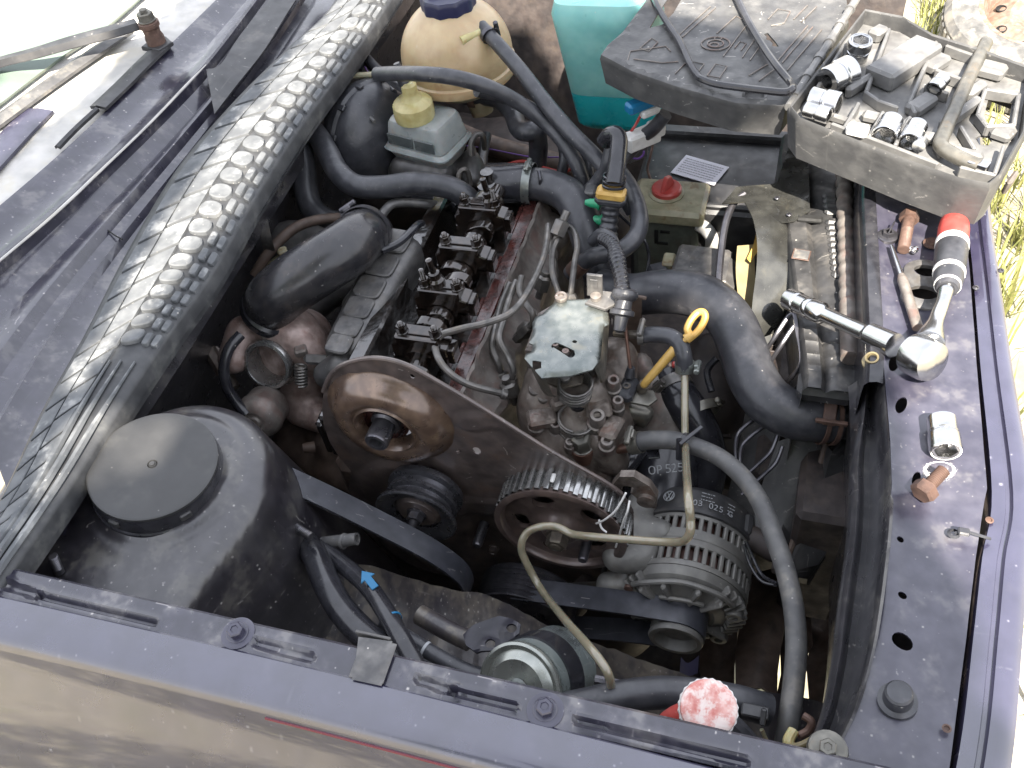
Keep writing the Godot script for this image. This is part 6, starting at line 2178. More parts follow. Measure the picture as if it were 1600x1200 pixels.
# ------------------------------------------------------------------ hoses
func hoses() -> void:
	var g := gz()
	g.tube([v3(-.669, .955, -.9168), v3(-.6394, .95, -.9305), v3(-.6066, .945, -.9166), v3(-.5757, .94, -.8847), v3(-.5462, .935, -.8503), v3(-.5155, .93, -.8321), v3(-.4786, .93, -.8342), v3(-.4409, .93, -.8467), v3(-.4058, .925, -.8514), v3(-.3853, .915, -.8521), v3(-.3749, .9, -.8539)], .0142, 18, 7)
	solo("heater_hose", "upper of two S-shaped black heater hoses, reaching across to the cylinder head", "hose", g, M.rubber, "heater hoses from the bulkhead")
	g = gz()
	g.tube([v3(-.6666, .945, -.8854), v3(-.6405, .94, -.8957), v3(-.6214, .93, -.8938), v3(-.6115, .915, -.8782), v3(-.6034, .9, -.8543), v3(-.5911, .885, -.8352), v3(-.5666, .875, -.825), v3(-.5432, .865, -.8341)], .0155, 18, 7)
	solo("heater_hose", "lower heater hose that dives behind the fat elbow pipe", "hose", g, M.rubber, "heater hoses from the bulkhead")
	g = gz()
	g.tube([v3(-.5117, .89, -.8726), v3(-.4668, .89, -.8717), v3(-.425, .885, -.8745), v3(-.4018, .88, -.8671)], .009, 12)
	solo("lower_coolant_hose", "thinner black hose lying directly under the long S-shaped heater hose", "hose", g, M.rubber_gloss)
	g = gz()
	g.tube([v3(-.444, .925, -1.0476), v3(-.4217, .925, -1.0498), v3(-.3925, .925, -1.0432), v3(-.3686, .922, -1.0212), v3(-.351, .92, -.9891), v3(-.3361, .925, -.9745), v3(-.3249, .925, -.9772), v3(-.3252, .9, -.9855), v3(-.3288, .87, -.9851), v3(-.3347, .84, -.9899)], .0125, 18, 7)
	var t := thing("tank_feed_hose", "kinked grey black hose from under the round coolant tank", "hose", v3(-.3347, .84, -.9899))
	part(t, "hose", g, M.rubber)
	part(t, "clamp", clamp_geo(v3(-.4297, .925, -1.0459), v3(1, 0, .05), .0128, .010, Vector3.UP), M.rust)
	t = thing("vent_hose", "long straight black hose running from the coolant tank spout down to the right", "hose", v3(-.2115, .9, -.9239))
	g = gz()
	g.tube([v3(-.4004, 1.032, -1.0365), v3(-.3751, 1.025, -1.0136), v3(-.3393, 1.01, -.9827), v3(-.299, .99, -.9453), v3(-.2619, .97, -.9165), v3(-.2276, .95, -.8976), v3(-.1997, .93, -.8784), v3(-.1764, .9, -.8657)], [.0088, .0092, .0098, .0098, .0098, .0098], 16, 7)
	part(t, "hose", g, M.rubber)
	part(t, "clamp", clamp_geo(v3(-.3873, 1.029, -1.0225), v3(-.3751, 1.025, -1.0136) - v3(-.4004, 1.032, -1.0365), .0092, .006, Vector3.RIGHT), M.steel_dark)
	var bundle := [
		["black hose arching just in front of the round coolant tank", [v3(-.5233, 1, -.9692), v3(-.4776, 1.02, -.9408), v3(-.4307, 1.038, -.9129), v3(-.392, 1.04, -.906), v3(-.3577, 1.025, -.9147), v3(-.3268, .995, -.9319), v3(-.2985, .968, -.9358), v3(-.2726, .95, -.9224), v3(-.2525, .93, -.9061), v3(-.2412, .9, -.8943)], .0092],
		["thinner black hose arching close below the tank arch hose", [v3(-.3822, 1, -.9437), v3(-.3569, .975, -.9723), v3(-.3365, .94, -1.0067), v3(-.3048, .93, -.9861), v3(-.2875, .92, -.9745)], .0075],
		["smooth black hose bending down behind the wide hose with the bright clamp", [v3(-.2915, .945, -.9647), v3(-.2688, .94, -.947), v3(-.2516, .93, -.9299), v3(-.2432, .91, -.9128), v3(-.2431, .88, -.8947)], .0105],
		["thin black hose lying low beside the red wire", [v3(-.4235, .86, -1.0561), v3(-.4201, .85, -1.0247), v3(-.4096, .85, -.9814), v3(-.404, .84, -.9526)], .0075],
		["flat black cable run crossing under the hose bundle", [v3(-.2993, .9, -1.0028), v3(-.2883, .89, -.9758), v3(-.2914, .87, -.9615), v3(-.2938, .86, -.9404)], .0070],
		["hose crossing from the hose bundle to the looped connector", [v3(-.2354, .91, -.8819), v3(-.2223, .925, -.8861), v3(-.21, .95, -.887), v3(-.2061, .97, -.8968)], .0088]]
	for q in bundle:
		g = gz()
		g.tube(q[1], q[2], 14, 7)
		solo("bundle_hose", q[0], "hose", g, M.rubber)
	# quick connector with yellow band
	t = thing("quick_connector", "glossy black ribbed hose elbow with a yellow locking band", "hose connector", v3(-.1982, .89, -.8393))
	g = gz()
	g.tube([v3(-.2148, .975, -.8923), v3(-.2081, .985, -.8909), v3(-.1998, .99, -.8869), v3(-.1943, .988, -.878), v3(-.1922, .98, -.8591), v3(-.1913, .97, -.8432), v3(-.1911, .962, -.8305)], [.0095, .010, .010, .010, .0105, .0115], 18, 8)
	part(t, "elbow", g, M.rubber_gloss)
	g = gz()
	for i in 3:
		g.lathe([v2(.0115, -.0015), v2(.0132, -.001), v2(.0132, .001), v2(.0115, .0015)], v3(-.1922, .967, -.84).lerp(v3(-.1911, .962, -.8305), i / 2.0), v3(.05, 1, -.3), 22)
	part(t, "ribs", g, M.rubber_gloss)
	g = gz()
	g.box(v3(-.1932, .955, -.8255), v3(.033, .012, .018), .003, Basis(v3(0.3, 0, 1).normalized(), -.05))
	part(t, "locking_band", g, M.yellow)
	g = gz()
	g.box(v3(-.1948, .945, -.8279), v3(.035, .014, .020), .005, Basis(v3(0.3, 0, 1).normalized(), -.05))
	part(t, "collar", g, M.rubber)
	g = gz()
	g.tube([v3(-.1954, .935, -.8326), v3(-.1959, .92, -.8259), v3(-.1965, .905, -.8154), v3(-.1958, .89, -.8026)], [.0105, .0095, .011, .0105], 18, 8, [.0012, .008])
	part(t, "ribbed_tail", g, M.rubber)
	# loop hose
	t = thing("loop_hose", "grey black hose looping from the connector round to a corroded end", "hose", v3(-.2247, .88, -.7839))
	g = gz()
	g.tube([v3(-.2127, .93, -.9148), v3(-.1933, .935, -.8848), v3(-.1757, .935, -.8565), v3(-.1614, .93, -.8238), v3(-.1585, .925, -.7966), v3(-.1701, .918, -.7779), v3(-.1889, .912, -.7735), v3(-.2058, .905, -.7725), v3(-.2216, .89, -.773), v3(-.2326, .875, -.7739)], .0100, 16, 7)
	part(t, "hose", g, M.rubber)
	g = gz()
	g.tube([v3(-.2158, .897, -.7725), v3(-.229, .88, -.7732)], .0108, 16, 1)
	part(t, "corroded_end", g, M.rust)
	g = gz()
	g.tube([v3(-.2039, .93, -.7697), v3(-.1921, .945, -.7675), v3(-.1789, .95, -.7558), v3(-.1717, .945, -.7438), v3(-.1648, .94, -.7299)], .0065, 12)
	solo("cable_sheath_bend", "thin black sheath bending over the end of the loop hose", "cable", g, M.rubber)
	# wide hose with bright clamp
	t = thing("wide_coolant_hose", "wide black coolant hose with a bright band clamp near its open collar", "hose", v3(-.2146, .86, -.8197))
	g = gz()
	g.tube([v3(-.3575, .915, -.8774), v3(-.3287, .917, -.8784), v3(-.3048, .917, -.8801), v3(-.2806, .915, -.8795), v3(-.2546, .91, -.8694), v3(-.2361, .9, -.8479), v3(-.2249, .885, -.8297), v3(-.2146, .865, -.814), v3(-.2041, .84, -.8035)], [.0195, .0195, .020, .0205, .0215, .0215, .0205, .020, .020], 24, 8)
	part(t, "hose", g, M.rubber)
	g = gz()
	g.tube([v3(-.3583, .915, -.8773), v3(-.3287, .917, -.8784), v3(-.3055, .917, -.88)], .0242, 32, 4, [], false, .004)
	part(t, "collar", g, M.rubber_gloss)
	part(t, "band_clamp", clamp_geo(v3(-.3071, .917, -.8798), v3(-.2806, .915, -.8795) - v3(-.3287, .917, -.8784), .0246, .010, Vector3.UP), M.zinc)
	g = gz()
	g.tube([v3(-.2915, .94, -.8747), v3(-.2883, .935, -.8667), v3(-.2904, .92, -.8665)], .002, 6)
	part(t, "clamp_tail", g, M.steel_dark)
	# loom: wires
	var wires := [["red wire sagging behind the wide coolant hose", [v3(-.3672, .87, -.979), v3(-.3447, .875, -.9804), v3(-.3177, .87, -.9764), v3(-.2904, .87, -.9713), v3(-.2689, .88, -.974)], .0022, M.red], ["purple wire stretched across the dark loom", [v3(-.4734, .85, -1.0418), v3(-.4192, .85, -1.0371), v3(-.3458, .86, -1.0117), v3(-.2978, .87, -1.0017), v3(-.2703, .87, -.9963)], .0010, M.purple], ["purple wire hanging from the white plug", [v3(-.2007, .9, -.9705), v3(-.1906, .9, -.969), v3(-.1845, .905, -.9708), v3(-.1838, .91, -.9718)], .0013, M.purple], ["thin blue wire left of the white plug", [v3(-.2156, .9, -.9633), v3(-.2047, .9, -.9619), v3(-.1985, .905, -.9637)], .0013, M.blue], ["red and white wire rising to the blue connector", [v3(-.207, .93, -.9646), v3(-.194, .95, -.9606), v3(-.1874, .96, -.9761), v3(-.1832, .97, -.9788)], .0018, M.red], ["brown wire curving down towards the red capped tank", [v3(-.1805, .89, -1.0165), v3(-.1814, .88, -1.0026), v3(-.1822, .87, -.9887), v3(-.1714, .865, -.9656)], .0018, M.rust], ["thin black lead crossing below the yellow band", [v3(-.2039, .9, -.8681), v3(-.1845, .89, -.8591), v3(-.1608, .88, -.8426), v3(-.1526, .86, -.8348), v3(-.1515, .85, -.8119)], .0020, M.rubber_gloss], ["thin grey cable strung from the seal to the brake servo", [v3(-.6301, .97, -1.0075), v3(-.6008, .965, -.9914), v3(-.5674, .955, -.9721), v3(-.528, .95, -.9392)], .0025, M.rubber_grey], ["faint purple lead beside the brake servo", [v3(-.6191, .95, -1.1068), v3(-.5956, .94, -1.0745), v3(-.5802, .93, -1.0592)], .0012, M.purple]]
	for q in wires:
		g = gz()
		g.tube(q[1], q[2], 7, 7)
		solo("wire", q[0], "wire", g, q[3])
	for q in [["taped_plug", "white taped connector on the black cable beside the tool case", v3(-.1846, .935, -.9638), v3(.046, .022, .020), M.white], ["blue_fuse_holder", "bright blue fuse holder tucked under the tool case lid", v3(-.1853, .985, -.9576), v3(.036, .014, .016), M.blue], ["white_terminal", "small white terminal sleeve next to the blue fuse holder", v3(-.1733, .975, -.9583), v3(.026, .010, .010), M.white], ["grey_plug_body", "grey square plug body just below the white taped connector", v3(-.1977, .9, -.9846), v3(.03, .02, .02), M.rubber_grey]]:
		g = gz()
		g.box(q[2], q[3], .003, Basis(Vector3.UP, .75))
		if q[0] == "taped_plug": g.box(q[2] + v3(.015, .006, -.012), v3(.02, .02, .018), .003, Basis(Vector3.UP, .75))
		solo(q[0], q[1], "connector", g, q[4])
	g = gz()
	g.tube([v3(-.156, .97, -.9638), v3(-.1696, .95, -.9633), v3(-.1846, .935, -.9638), v3(-.1975, .92, -.9558), v3(-.2096, .91, -.9472)], .0085, 14)
	solo("battery_cable", "thick black cable passing through the white taped connector", "cable", g, M.rubber)
	for q in [["upper green plastic nozzle beside the yellow banded connector", v3(-.2105, .925, -.8423)], ["lower green plastic nozzle beside the yellow banded connector", v3(-.2079, .905, -.8372)]]:
		g = gz()
		g.lathe([v2(.0, 0), v2(.0075, 0), v2(.0075, .002), v2(.0058, .003), v2(.0052, .012), v2(.003, .018), v2(0, .0185)], q[1], v3(-1, .05, .0), 18)
		solo("green_nozzle", q[0], "nozzle", g, M.green, "green nozzles")
	g = gz()
	g.box(v3(-.2288, .885, -.8715), v3(.014, .08, .02), .002)
	solo("grey_valve_strip", "dusty grey strip standing behind the green nozzles", "bracket", g, M.rubber_grey)
	g = gz()
	g.tube([v3(-.5952, .99, -1.1979), v3(-.5898, .985, -1.0807), v3(-.59, .975, -1.0397), v3(-.6074, .965, -1.0179)], .0075, 12)
	g.tube([v3(-.5797, .99, -1.2377), v3(-.5871, .98, -1.1074), v3(-.5873, .97, -1.0653), v3(-.5909, .96, -1.0441)], .0055, 12)
	solo("loom_cables", "pair of dark cables hanging down along the cowl seal", "cable", g, M.rubber)
	g = gz()
	g.tube([v3(-.5987, .965, -1.0783), v3(-.5543, .97, -1.0301), v3(-.5078, .985, -.9775), v3(-.4811, .99, -.9538)], .0062, 12)
	g.tube([v3(-.5946, .955, -1.0741), v3(-.5534, .955, -1.033), v3(-.5228, .955, -.9994)], .005, 12)
	solo("reservoir_leads", "dark leads running to the yellow brake reservoir cap", "cable", g, M.rubber)
	g = gz()
	g.tube([v3(-.6052, .972, -1.0063), v3(-.5864, .972, -1.0063)], .0085, 12, 1)
	g.tube([v3(-.5864, .972, -1.0063), v3(-.5477, .972, -1.0144)], .004, 10, 1)
	solo("clutch_cable_end", "pale plastic cable end with a short steel rod below the seal", "cable", g, M.olive)
	g = gz()
	g.lathe([v2(.03, 0), v2(.026, .012), v2(.015, .018), v2(.012, .014), v2(0, .012)], v3(-.6527, .9, -1.0349), v3(.8, .3, .5), 30)
	solo("bulkhead_grommet", "round black rubber grommet in the bulkhead behind the hoses", "grommet", g, M.rubber)
	# shadowy mass of loom and gearbox far below
	g = gz()
	g.tube([v3(-.55, .8, -1.1665), v3(-.4561, .79, -1.1313), v3(-.3617, .78, -1.1155), v3(-.2787, .78, -1.0938)], .016, 12)
	g.tube([v3(-.5412, .76, -1.1832), v3(-.4207, .75, -1.1341), v3(-.3106, .75, -1.0993)], .02, 12)
	solo("dark_loom", "dark brown wiring loom deep behind the brake cylinder", "cable", g, M.rust_dark)
	g = gz()
	g.blob([[v3(-.5667, .66, -1.2797), v3(-.3395, .66, -1.199), .07, .07], [v3(-.4653, .68, -1.2628), v3(-.2706, .66, -1.1258), .06, .06], [v3(-.6661, .66, -1.1567), v3(-.5602, .66, -1.1881), .07, .06]], .013, .03)
	solo("gearbox", "dark gearbox casing in the shade beyond the engine", "casting", g, M.dark, "", 60.0)
	# small black vacuum hose and clear return pipe at the pump
	t = thing("return_hose_bend", "short blue black hose bending down from the pump to a white clip", "hose", v3(-.0771, .9, -.616))
	g = gz()
	g.tube([v3(-.1253, .925, -.6423), v3(-.1103, .93, -.6409), v3(-.0952, .933, -.6378), v3(-.0853, .932, -.6308), v3(-.0801, .925, -.6227), v3(-.0776, .91, -.6172)], .0082, 16, 7)
	part(t, "hose", g, M.rubber)
	g = gz()
	g.tube([v3(-.1536, .92, -.6462), v3(-.1241, .925, -.6426)], .0045, 10, 1)
	part(t, "brass_stub", g, M.bronze)
	part(t, "spring_clip", clamp_geo(v3(-.1247, .925, -.6425), v3(1, .05, 0), .0088, .006, Vector3.UP), M.pipe)
	part(t, "white_clip", clamp_geo(v3(-.078, .912, -.6196), v3(-.0776, .91, -.6172) - v3(-.0801, .925, -.6227), .0086, .009, Vector3.RIGHT), M.zinc)
	g = gz()
	g.tube([v3(-.0773, .91, -.6155), v3(-.0713, .895, -.5795), v3(-.0644, .885, -.541), v3(-.0476, .9735, -.43), v3(-.042, .9666, -.408), v3(-.0418, .9572, -.402), v3(-.0477, .9431, -.403), v3(-.0613, .9296, -.408), v3(-.0955, .908, -.417), v3(-.1317, .8902, -.424), v3(-.1496, .8792, -.43), v3(-.1647, .8784, -.435), v3(-.1791, .8784, -.432), v3(-.1916, .8708, -.428), v3(-.1958, .8621, -.42), v3(-.1928, .8496, -.413), v3(-.1737, .8311, -.395), v3(-.1362, .885, -.3452), v3(-.1035, .925, -.3066), v3(-.0882, .932, -.2908), v3(-.0821, .925, -.284), v3(-.0814, .895, -.2828)], .0037, 12, 7)
	solo("clear_fuel_pipe", "thin yellowed clear fuel pipe looped in front of the sprocket and down to the filter", "hose", g, M.clear_tube)
	# fat fuel hose on the right
	t = thing("fuel_hose", "long grey fuel hose curving from the pump down past the alternator", "hose", v3(.0536, .88, -.2902))
	g = gz()
	g.tube([v3(-.1189, .858, -.5571), v3(-.1015, .868, -.5567), v3(-.0794, .875, -.5554), v3(-.057, .88, -.5487), v3(-.0314, .885, -.5359), v3(-.0087, .888, -.5158), v3(.0098, .888, -.491), v3(.0253, .888, -.4569), v3(.037, .888, -.4273), v3(.0466, .888, -.393), v3(.0515, .885, -.3613), v3(.0525, .88, -.3311), v3(.0517, .875, -.3018), v3(.0514, .86, -.2848)], [.0098, .0092, .0085, .0085, .0085, .0085, .0085, .0085], 18, 8)
	part(t, "hose", g, M.rubber_grey)
	part(t, "hose_clamp", clamp_geo(v3(-.1149, .861, -.5563), v3(-.1015, .868, -.5567) - v3(-.1189, .858, -.5571), .0100, .012, v3(-.3, 1, 0)), M.zinc_dull)
	g = gz()
	g.add(clamp_geo(v3(-.0654, .878, -.5525), v3(-.057, .88, -.5487) - v3(-.073, .876, -.5542), .0088, .005, v3(0, .5, 1)))
	g.box(v3(-.0609, .892, -.5518), v3(.004, .002, .030), .0005, Basis(Vector3.UP, -.6))
	g.box(v3(-.0979, .855, -.5545), v3(.012, .003, .02), .0008, Basis(Vector3.UP, .3))
	part(t, "cable_tie", g, M.rubber_gloss)
	# dark coolant pipe behind the clear pipe
	t = thing("lower_radiator_pipe", "dark coolant elbow with a steel clamp deep behind the clear fuel pipe", "hose", v3(-.0428, .74, -.6035))
	g = gz()
	g.tube([v3(-.1038, .84, -.6652), v3(-.0851, .835, -.6435), v3(-.067, .82, -.6299), v3(-.053, .8, -.6177), v3(-.0458, .775, -.6034), v3(-.0472, .75, -.5826)], [.019, .021, .020, .019, .0185], 22, 7)
	part(t, "hose", g, M.rubber_gloss)
	part(t, "clamp", clamp_geo(v3(-.063, .823, -.6388), v3(.5, -.35, .75), .0205, .010, v3(1, .3, 0)), M.zinc_dull)
	part(t, "end_clamp", clamp_geo(v3(-.0937, .838, -.654), v3(.5, -.15, .75), .0205, .012, v3(-1, .6, -.5)), M.pipe)
	g = gz()
	g.box(v3(-.0923, .865, -.6631), v3(.010, .006, .006), .0015)
	solo("red_plug", "tiny red plug near the lower end of the dipstick", "plug", g, M.red)
	for q in [["tiny black loop of wire by the dipstick ring", [v3(-.0529, .86, -.684), v3(-.061, .85, -.6731), v3(-.0532, .84, -.6541)], .004], ["slack black wire pair hanging right of the alternator", [v3(.002, .8, -.5042), v3(.0122, .79, -.4905), v3(.0223, .79, -.4748), v3(.036, .8, -.4637)], .0018], ["second slack wire beside the alternator", [v3(.0006, .8, -.5002), v3(.0092, .79, -.4848), v3(.0217, .79, -.4691), v3(.0364, .795, -.4645)], .0016]]:
		g = gz()
		g.tube(q[1], q[2], 8, 7)
		solo("slack_wire", q[0], "wire", g, M.rubber_gloss)
	g = gz()
	g.tube([v3(-.0087, .76, -.5389), v3(.0146, .76, -.532), v3(.0345, .76, -.5232)], .013, 14)
	g.box(v3(.0345, .76, -.5096), v3(.008, .012, .02), .002)
	solo("side_pipe", "stub of dark pipe between the alternator and the radiator duct", "pipe", g, M.dark)
	# dipstick
	t = thing("dipstick", "yellow ringed oil dipstick leaning behind the hose", "dipstick", v3(-.1221, .85, -.6437))
	g = gz()
	var dr := []
	for q in [[1083, 524], [1076, 518], [1078, 505]]: pass
	dr = [v3(-.0764, .942, -.6357), v3(-.0794, .946, -.6382), v3(-.0769, .952, -.645), v3(-.0719, .956, -.6515), v3(-.0665, .957, -.6522), v3(-.064, .954, -.6486), v3(-.0665, .948, -.6419), v3(-.0716, .942, -.6365), v3(-.0757, .941, -.635)]
	g.tube(dr, .0036, 10, 6)
	part(t, "pull_ring", g, M.yellow)
	g = gz()
	g.tube([v3(-.074, .942, -.6361), v3(-.0794, .938, -.6321)], .0052, 12, 1)
	g.tube([v3(-.0874, .93, -.6288), v3(-.1132, .895, -.6106), v3(-.1173, .885, -.6118)], [.0050, .0042, .0036], 12, 3)
	g.tube([v3(-.0777, .94, -.6322), v3(-.0884, .93, -.6269)], .0030, 10, 1)
	part(t, "shaft", g, M.yellow)
	g = gz()
	g.tube([v3(-.1162, .886, -.6128), v3(-.1199, .875, -.6149)], .006, 12, 1)
	part(t, "tube_end", g, M.bronze)

# ------------------------------------------------------------------ radiator and fan
func cooling() -> void:
	var t := thing("radiator_hose", "thick ribbed black radiator hose in an S bend with a rusty spring clamp", "hose", v3(.0765, .83, -.6485))
	var g := gz()
	g.tube([v3(-.1946, .865, -.7644), v3(-.1583, .875, -.7508), v3(-.1252, .888, -.7463), v3(-.0929, .897, -.7397), v3(-.066, .9, -.7268), v3(-.0427, .9, -.7005), v3(-.027, .895, -.6692), v3(-.0137, .888, -.6399), v3(.0046, .88, -.6186), v3(.0305, .873, -.6102), v3(.0549, .868, -.6148), v3(.0718, .865, -.6188)], [.0235, .0235, .024, .0245, .0245, .0245, .0245, .0245, .0245, .024, .024, .024], 32, 8)
	part(t, "hose", g, M.rubber)
	g = gz()
	var cp := v3(.0627, .867, -.6163)
	var cd := (v3(.0718, .865, -.6188) - v3(.0549, .868, -.6148)).normalized()
	g.lathe([v2(.0245, -.008), v2(.0262, -.008), v2(.0262, -.004), v2(.0245, -.004)], cp, cd, 36)
	g.lathe([v2(.0245, .003), v2(.0262, .003), v2(.0262, .007), v2(.0245, .007)], cp, cd, 36)
	g.box(cp + v3(0, .025, .010), v3(.012, .004, .030), .001, Basis(Vector3.RIGHT, .5))
	g.box(cp + v3(.002, .024, .024), v3(.030, .005, .004), .001)
	g.box(cp + v3(0, .030, -.010), v3(.010, .003, .022), .001, Basis(Vector3.RIGHT, -.4))
	part(t, "spring_clamp", g, M.rust)
	g = gz()
	g.tube([v3(.0578, .868, -.6154), v3(.0941, .862, -.6247)], [.020, .020], 24, 1)
	part(t, "radiator_neck", g, M.plastic)
	# radiator top
	t = thing("radiator", "black radiator top tank with ribs behind the fan shroud", "radiator", v3(.03, .45, -.8))
	g = gz()
	var fn := FastNoiseLite.new()
	fn.seed = 8
	fn.frequency = 25.0
	var rows := []
	for i in 120:
		var z := -1.0 + .40 * i / 119.0
		var k := (z + .95) / .28
		var x0 := lerpf(-.020, .026, clampf(k, 0, 1.2))
		var x1 := lerpf(.066, .080, clampf(k, 0, 1.2))
		var rib := .0022 * maxf(0.0, sin(z * 380.0)) if z > -.70 and z < -.625 else 0.0
		var r := PackedVector3Array()
		r.append(Vector3(x0 - .004, .80, z)); r.append(Vector3(x0 - .001, .922, z)); r.append(Vector3(x0 + .003, .928 + rib, z))
		for j in 10:
			var f := j / 9.0
			var y := .928 + rib - .012 * smoothstep(.30, .36, f) * (1.0 - smoothstep(.40, .46, f)) + fn.get_noise_2d(f * .1, z) * .0015
			r.append(Vector3(lerpf(x0 + .006, x1 - .004, f), y, z))
		r.append(Vector3(x1, .924, z)); r.append(Vector3(x1 + .002, .85, z))
		rows.append(r)
	g.skin(rows)
	part(t, "top_tank", g, M.duct, 40.0)
	g = gz()
	g.box(v3(.0553, .915, -.6212) + v3(0, -.010, 0), v3(.052, .018, .030), .005)
	part(t, "end_block", g, M.plastic)
	g = gz()
	g.box(v3(.040, .655, -.825), v3(.07, .40, .36), .008)
	g.box(v3(.04, .60, -.62), v3(.08, .40, .06), .006)
	for k in 40: g.box(v3(.003, .655, -.995 + k * .0085), v3(.006, .39, .002), .0004)
	part(t, "core", g, M.dark)
	# ribs of pale plastic and segmented pipe
	for i in 15:
		if i == 4: continue
		g = gz()
		var p := v3(.0409, .93, -.8854).lerp(v3(.0577, .93, -.7569), i / 14.0)
		g.box(p + v3(0, -.0015, 0), v3(.0165, .009, .0112), .0035)
		part(t, "tank_rib", g, M.duct)
	g = gz()
	var p0 := v3(.0521, .938, -.9232)
	var p1 := v3(.0726, .938, -.6328)
	g.tube([p0, p0.lerp(p1, .25), p0.lerp(p1, .5), p0.lerp(p1, .76)], .0085, 18, 8, [.0012, .018])
	g.tube([p0.lerp(p1, .75), p1], .0092, 18, 1)
	solo("conduit", "grey segmented conduit lying along the radiator top", "conduit", g, M.alu)
	g = gz()
	for s in 3:
		var pts := []
		for i in 70:
			var f := i / 69.0
			var a := f * 60.0 + TAU * s / 3
			pts.append(v3(.0682, .936, -.9219).lerp(v3(.0857, .936, -.6706), f) + Vector3(cos(a) * .0042, sin(a) * .0042, 0))
		g.tube(pts, .0040, 7, 2)
	solo("twisted_cord", "dirty twisted cord squeezed between conduit and front rail", "cord", g, M.rubber_grey)
	# sticker
	g = gz()
	var s0 := v3(.018, .9305, -.7804)
	g.box(s0, v3(.018, .001, .016), .0003, Basis(Vector3.UP, -.1))
	var st := part(t, "worn_sticker", g, M.rust)
	g = gz()
	g.box(s0 + v3(0, .0006, 0), v3(.0155, .001, .0135), .0003, Basis(Vector3.UP, -.1))
	part(st, "sticker_centre", g, M.rubber_grey)
	g = gz()
	g.box(v3(.0221, .93, -.8411), v3(.028, .006, .010), .002)
	part(t, "filler_slot", g, M.hole)
	# shroud: flared sheet around the fan opening
	t = thing("fan_shroud", "shiny flared sheet metal fan shroud with a round opening", "shroud", v3(-.05, .5, -.82))
	var ctr := v3(-.0418, .8, -.8553)
	var ex := v3(0, 0, -1)
	g = gz()
	var pl := [v2(-.0735, -.8527), v2(-.0619, -.8847), v2(-.0427, -.8919), v2(-.0178, -.8975), v2(-.0111, -.9678), v2(.0107, -.9678), v2(.0218, -.8518), v2(.0071, -.8332), v2(-.006, -.8281), v2(-.0253, -.8455), v2(-.0447, -.8588)]
	g.plate(pl, [], .012, func(p: Vector2) -> float: return fn.get_noise_2d(p.x, p.y) * .003, v3(0, .932, 0), Vector3.RIGHT, Vector3.BACK, -.0015)
	part(t, "top_sheet", g, M.sheet, 50.0)
	# the lit funnel wall
	g = gz()
	g.sheet([Geo.smooth([v3(-.0508, .932, -.8626), v3(-.0378, .93, -.8351), v3(-.0293, .925, -.8041), v3(-.0254, .915, -.7691), v3(-.0245, .9, -.7354), v3(-.0225, .88, -.7077)], 5), Geo.smooth([v3(-.0391, .934, -.8697), v3(-.0213, .931, -.8339), v3(-.0142, .924, -.8021), v3(-.0119, .912, -.7694), v3(-.0109, .895, -.735), v3(-.0141, .872, -.7094)], 5), Geo.smooth([v3(-.0168, .934, -.8554), v3(-.0058, .93, -.8284), v3(.0014, .922, -.8015), v3(.0064, .912, -.7722), v3(.0091, .895, -.7461), v3(-.0006, .872, -.7193)], 5), Geo.smooth([v3(-.0089, .932, -.8455), v3(0, .925, -.8299), v3(.0085, .917, -.8031), v3(.0157, .908, -.768), v3(.0162, .895, -.7551), v3(.0033, .862, -.7299)], 5)], v3(0, -.0016, .0006))
	part(t, "funnel_wall", g, M.sheet, 60.0)
	for p in [v3(-.0151, .935, -.8657), v3(.0002, .935, -.8385)]:
		g = gz()
		g.lathe([v2(.002, 0), v2(.0032, .001), v2(.0022, .0018), v2(0, .0018)], p, Vector3.UP, 12)
		part(t, "rivet", g, M.steel_dark)
	# round fan ring edge
	g = gz()
	var rp := []
	for q in [[1126, 470], [1124, 420], [1130, 360], [1142, 322], [1158, 308]]: pass
	rp = [v3(-.0591, .86, -.7413), v3(-.063, .885, -.7604), v3(-.0664, .9, -.8012), v3(-.0669, .915, -.8363), v3(-.0617, .925, -.8633), v3(-.0507, .93, -.8758)]
	g.tube(rp, .0042, 10, 6)
	part(t, "ring_edge", g, M.steel_dark)
	# fan
	t = thing("cooling_fan", "yellowed plastic cooling fan inside the shroud", "fan", v3(-.06, .6, -.83))
	g = gz()
	g.skin([Geo.smooth([v3(-.0506, .9, -.821), v3(-.0472, .885, -.789), v3(-.0347, .86, -.7453), v3(-.0222, .84, -.7081)], 5), Geo.smooth([v3(-.0332, .895, -.8317), v3(-.0269, .88, -.7977), v3(-.0174, .855, -.7533), v3(-.0144, .83, -.7188)], 5)])
	part(t, "blade_ring", g, M.yellow_dull)
	g = gz()
	g.skin([Geo.smooth([v3(-.0323, .91, -.8316), v3(-.0338, .905, -.8164), v3(-.0379, .9, -.8011)], 4), Geo.smooth([v3(-.0257, .905, -.8319), v3(-.0277, .9, -.8156), v3(-.034, .895, -.801)], 4)])
	part(t, "blade", g, M.yellow)
	g = gz()
	g.box(v3(-.0889, .85, -.8193), v3(.062, .05, .055), .004, Basis(Vector3.UP, -.05))
	g.box(v3(-.0625, .85, -.8036), v3(.03, .06, .06), .01)
	part(t, "motor_housing", g, M.alu_dark)
	g = gz()
	g.box(v3(-.1284, .855, -.8314), v3(.014, .016, .022), .002)
	part(t, "connector_socket", g, M.olive)
	g = gz()
	g.box(v3(-.1392, .85, -.8195), v3(.022, .018, .018), .003, Basis(Vector3.UP, .5))
	part(t, "dark_plug", g, M.rubber)
	g = gz()
	g.blob([[v3(-.0484, .74, -.7546), v3(-.0226, .72, -.6768), .05, .05], [v3(-.0551, .78, -.6791), v3(-.0642, .8, -.7382), .03, .03]], .008, .02)
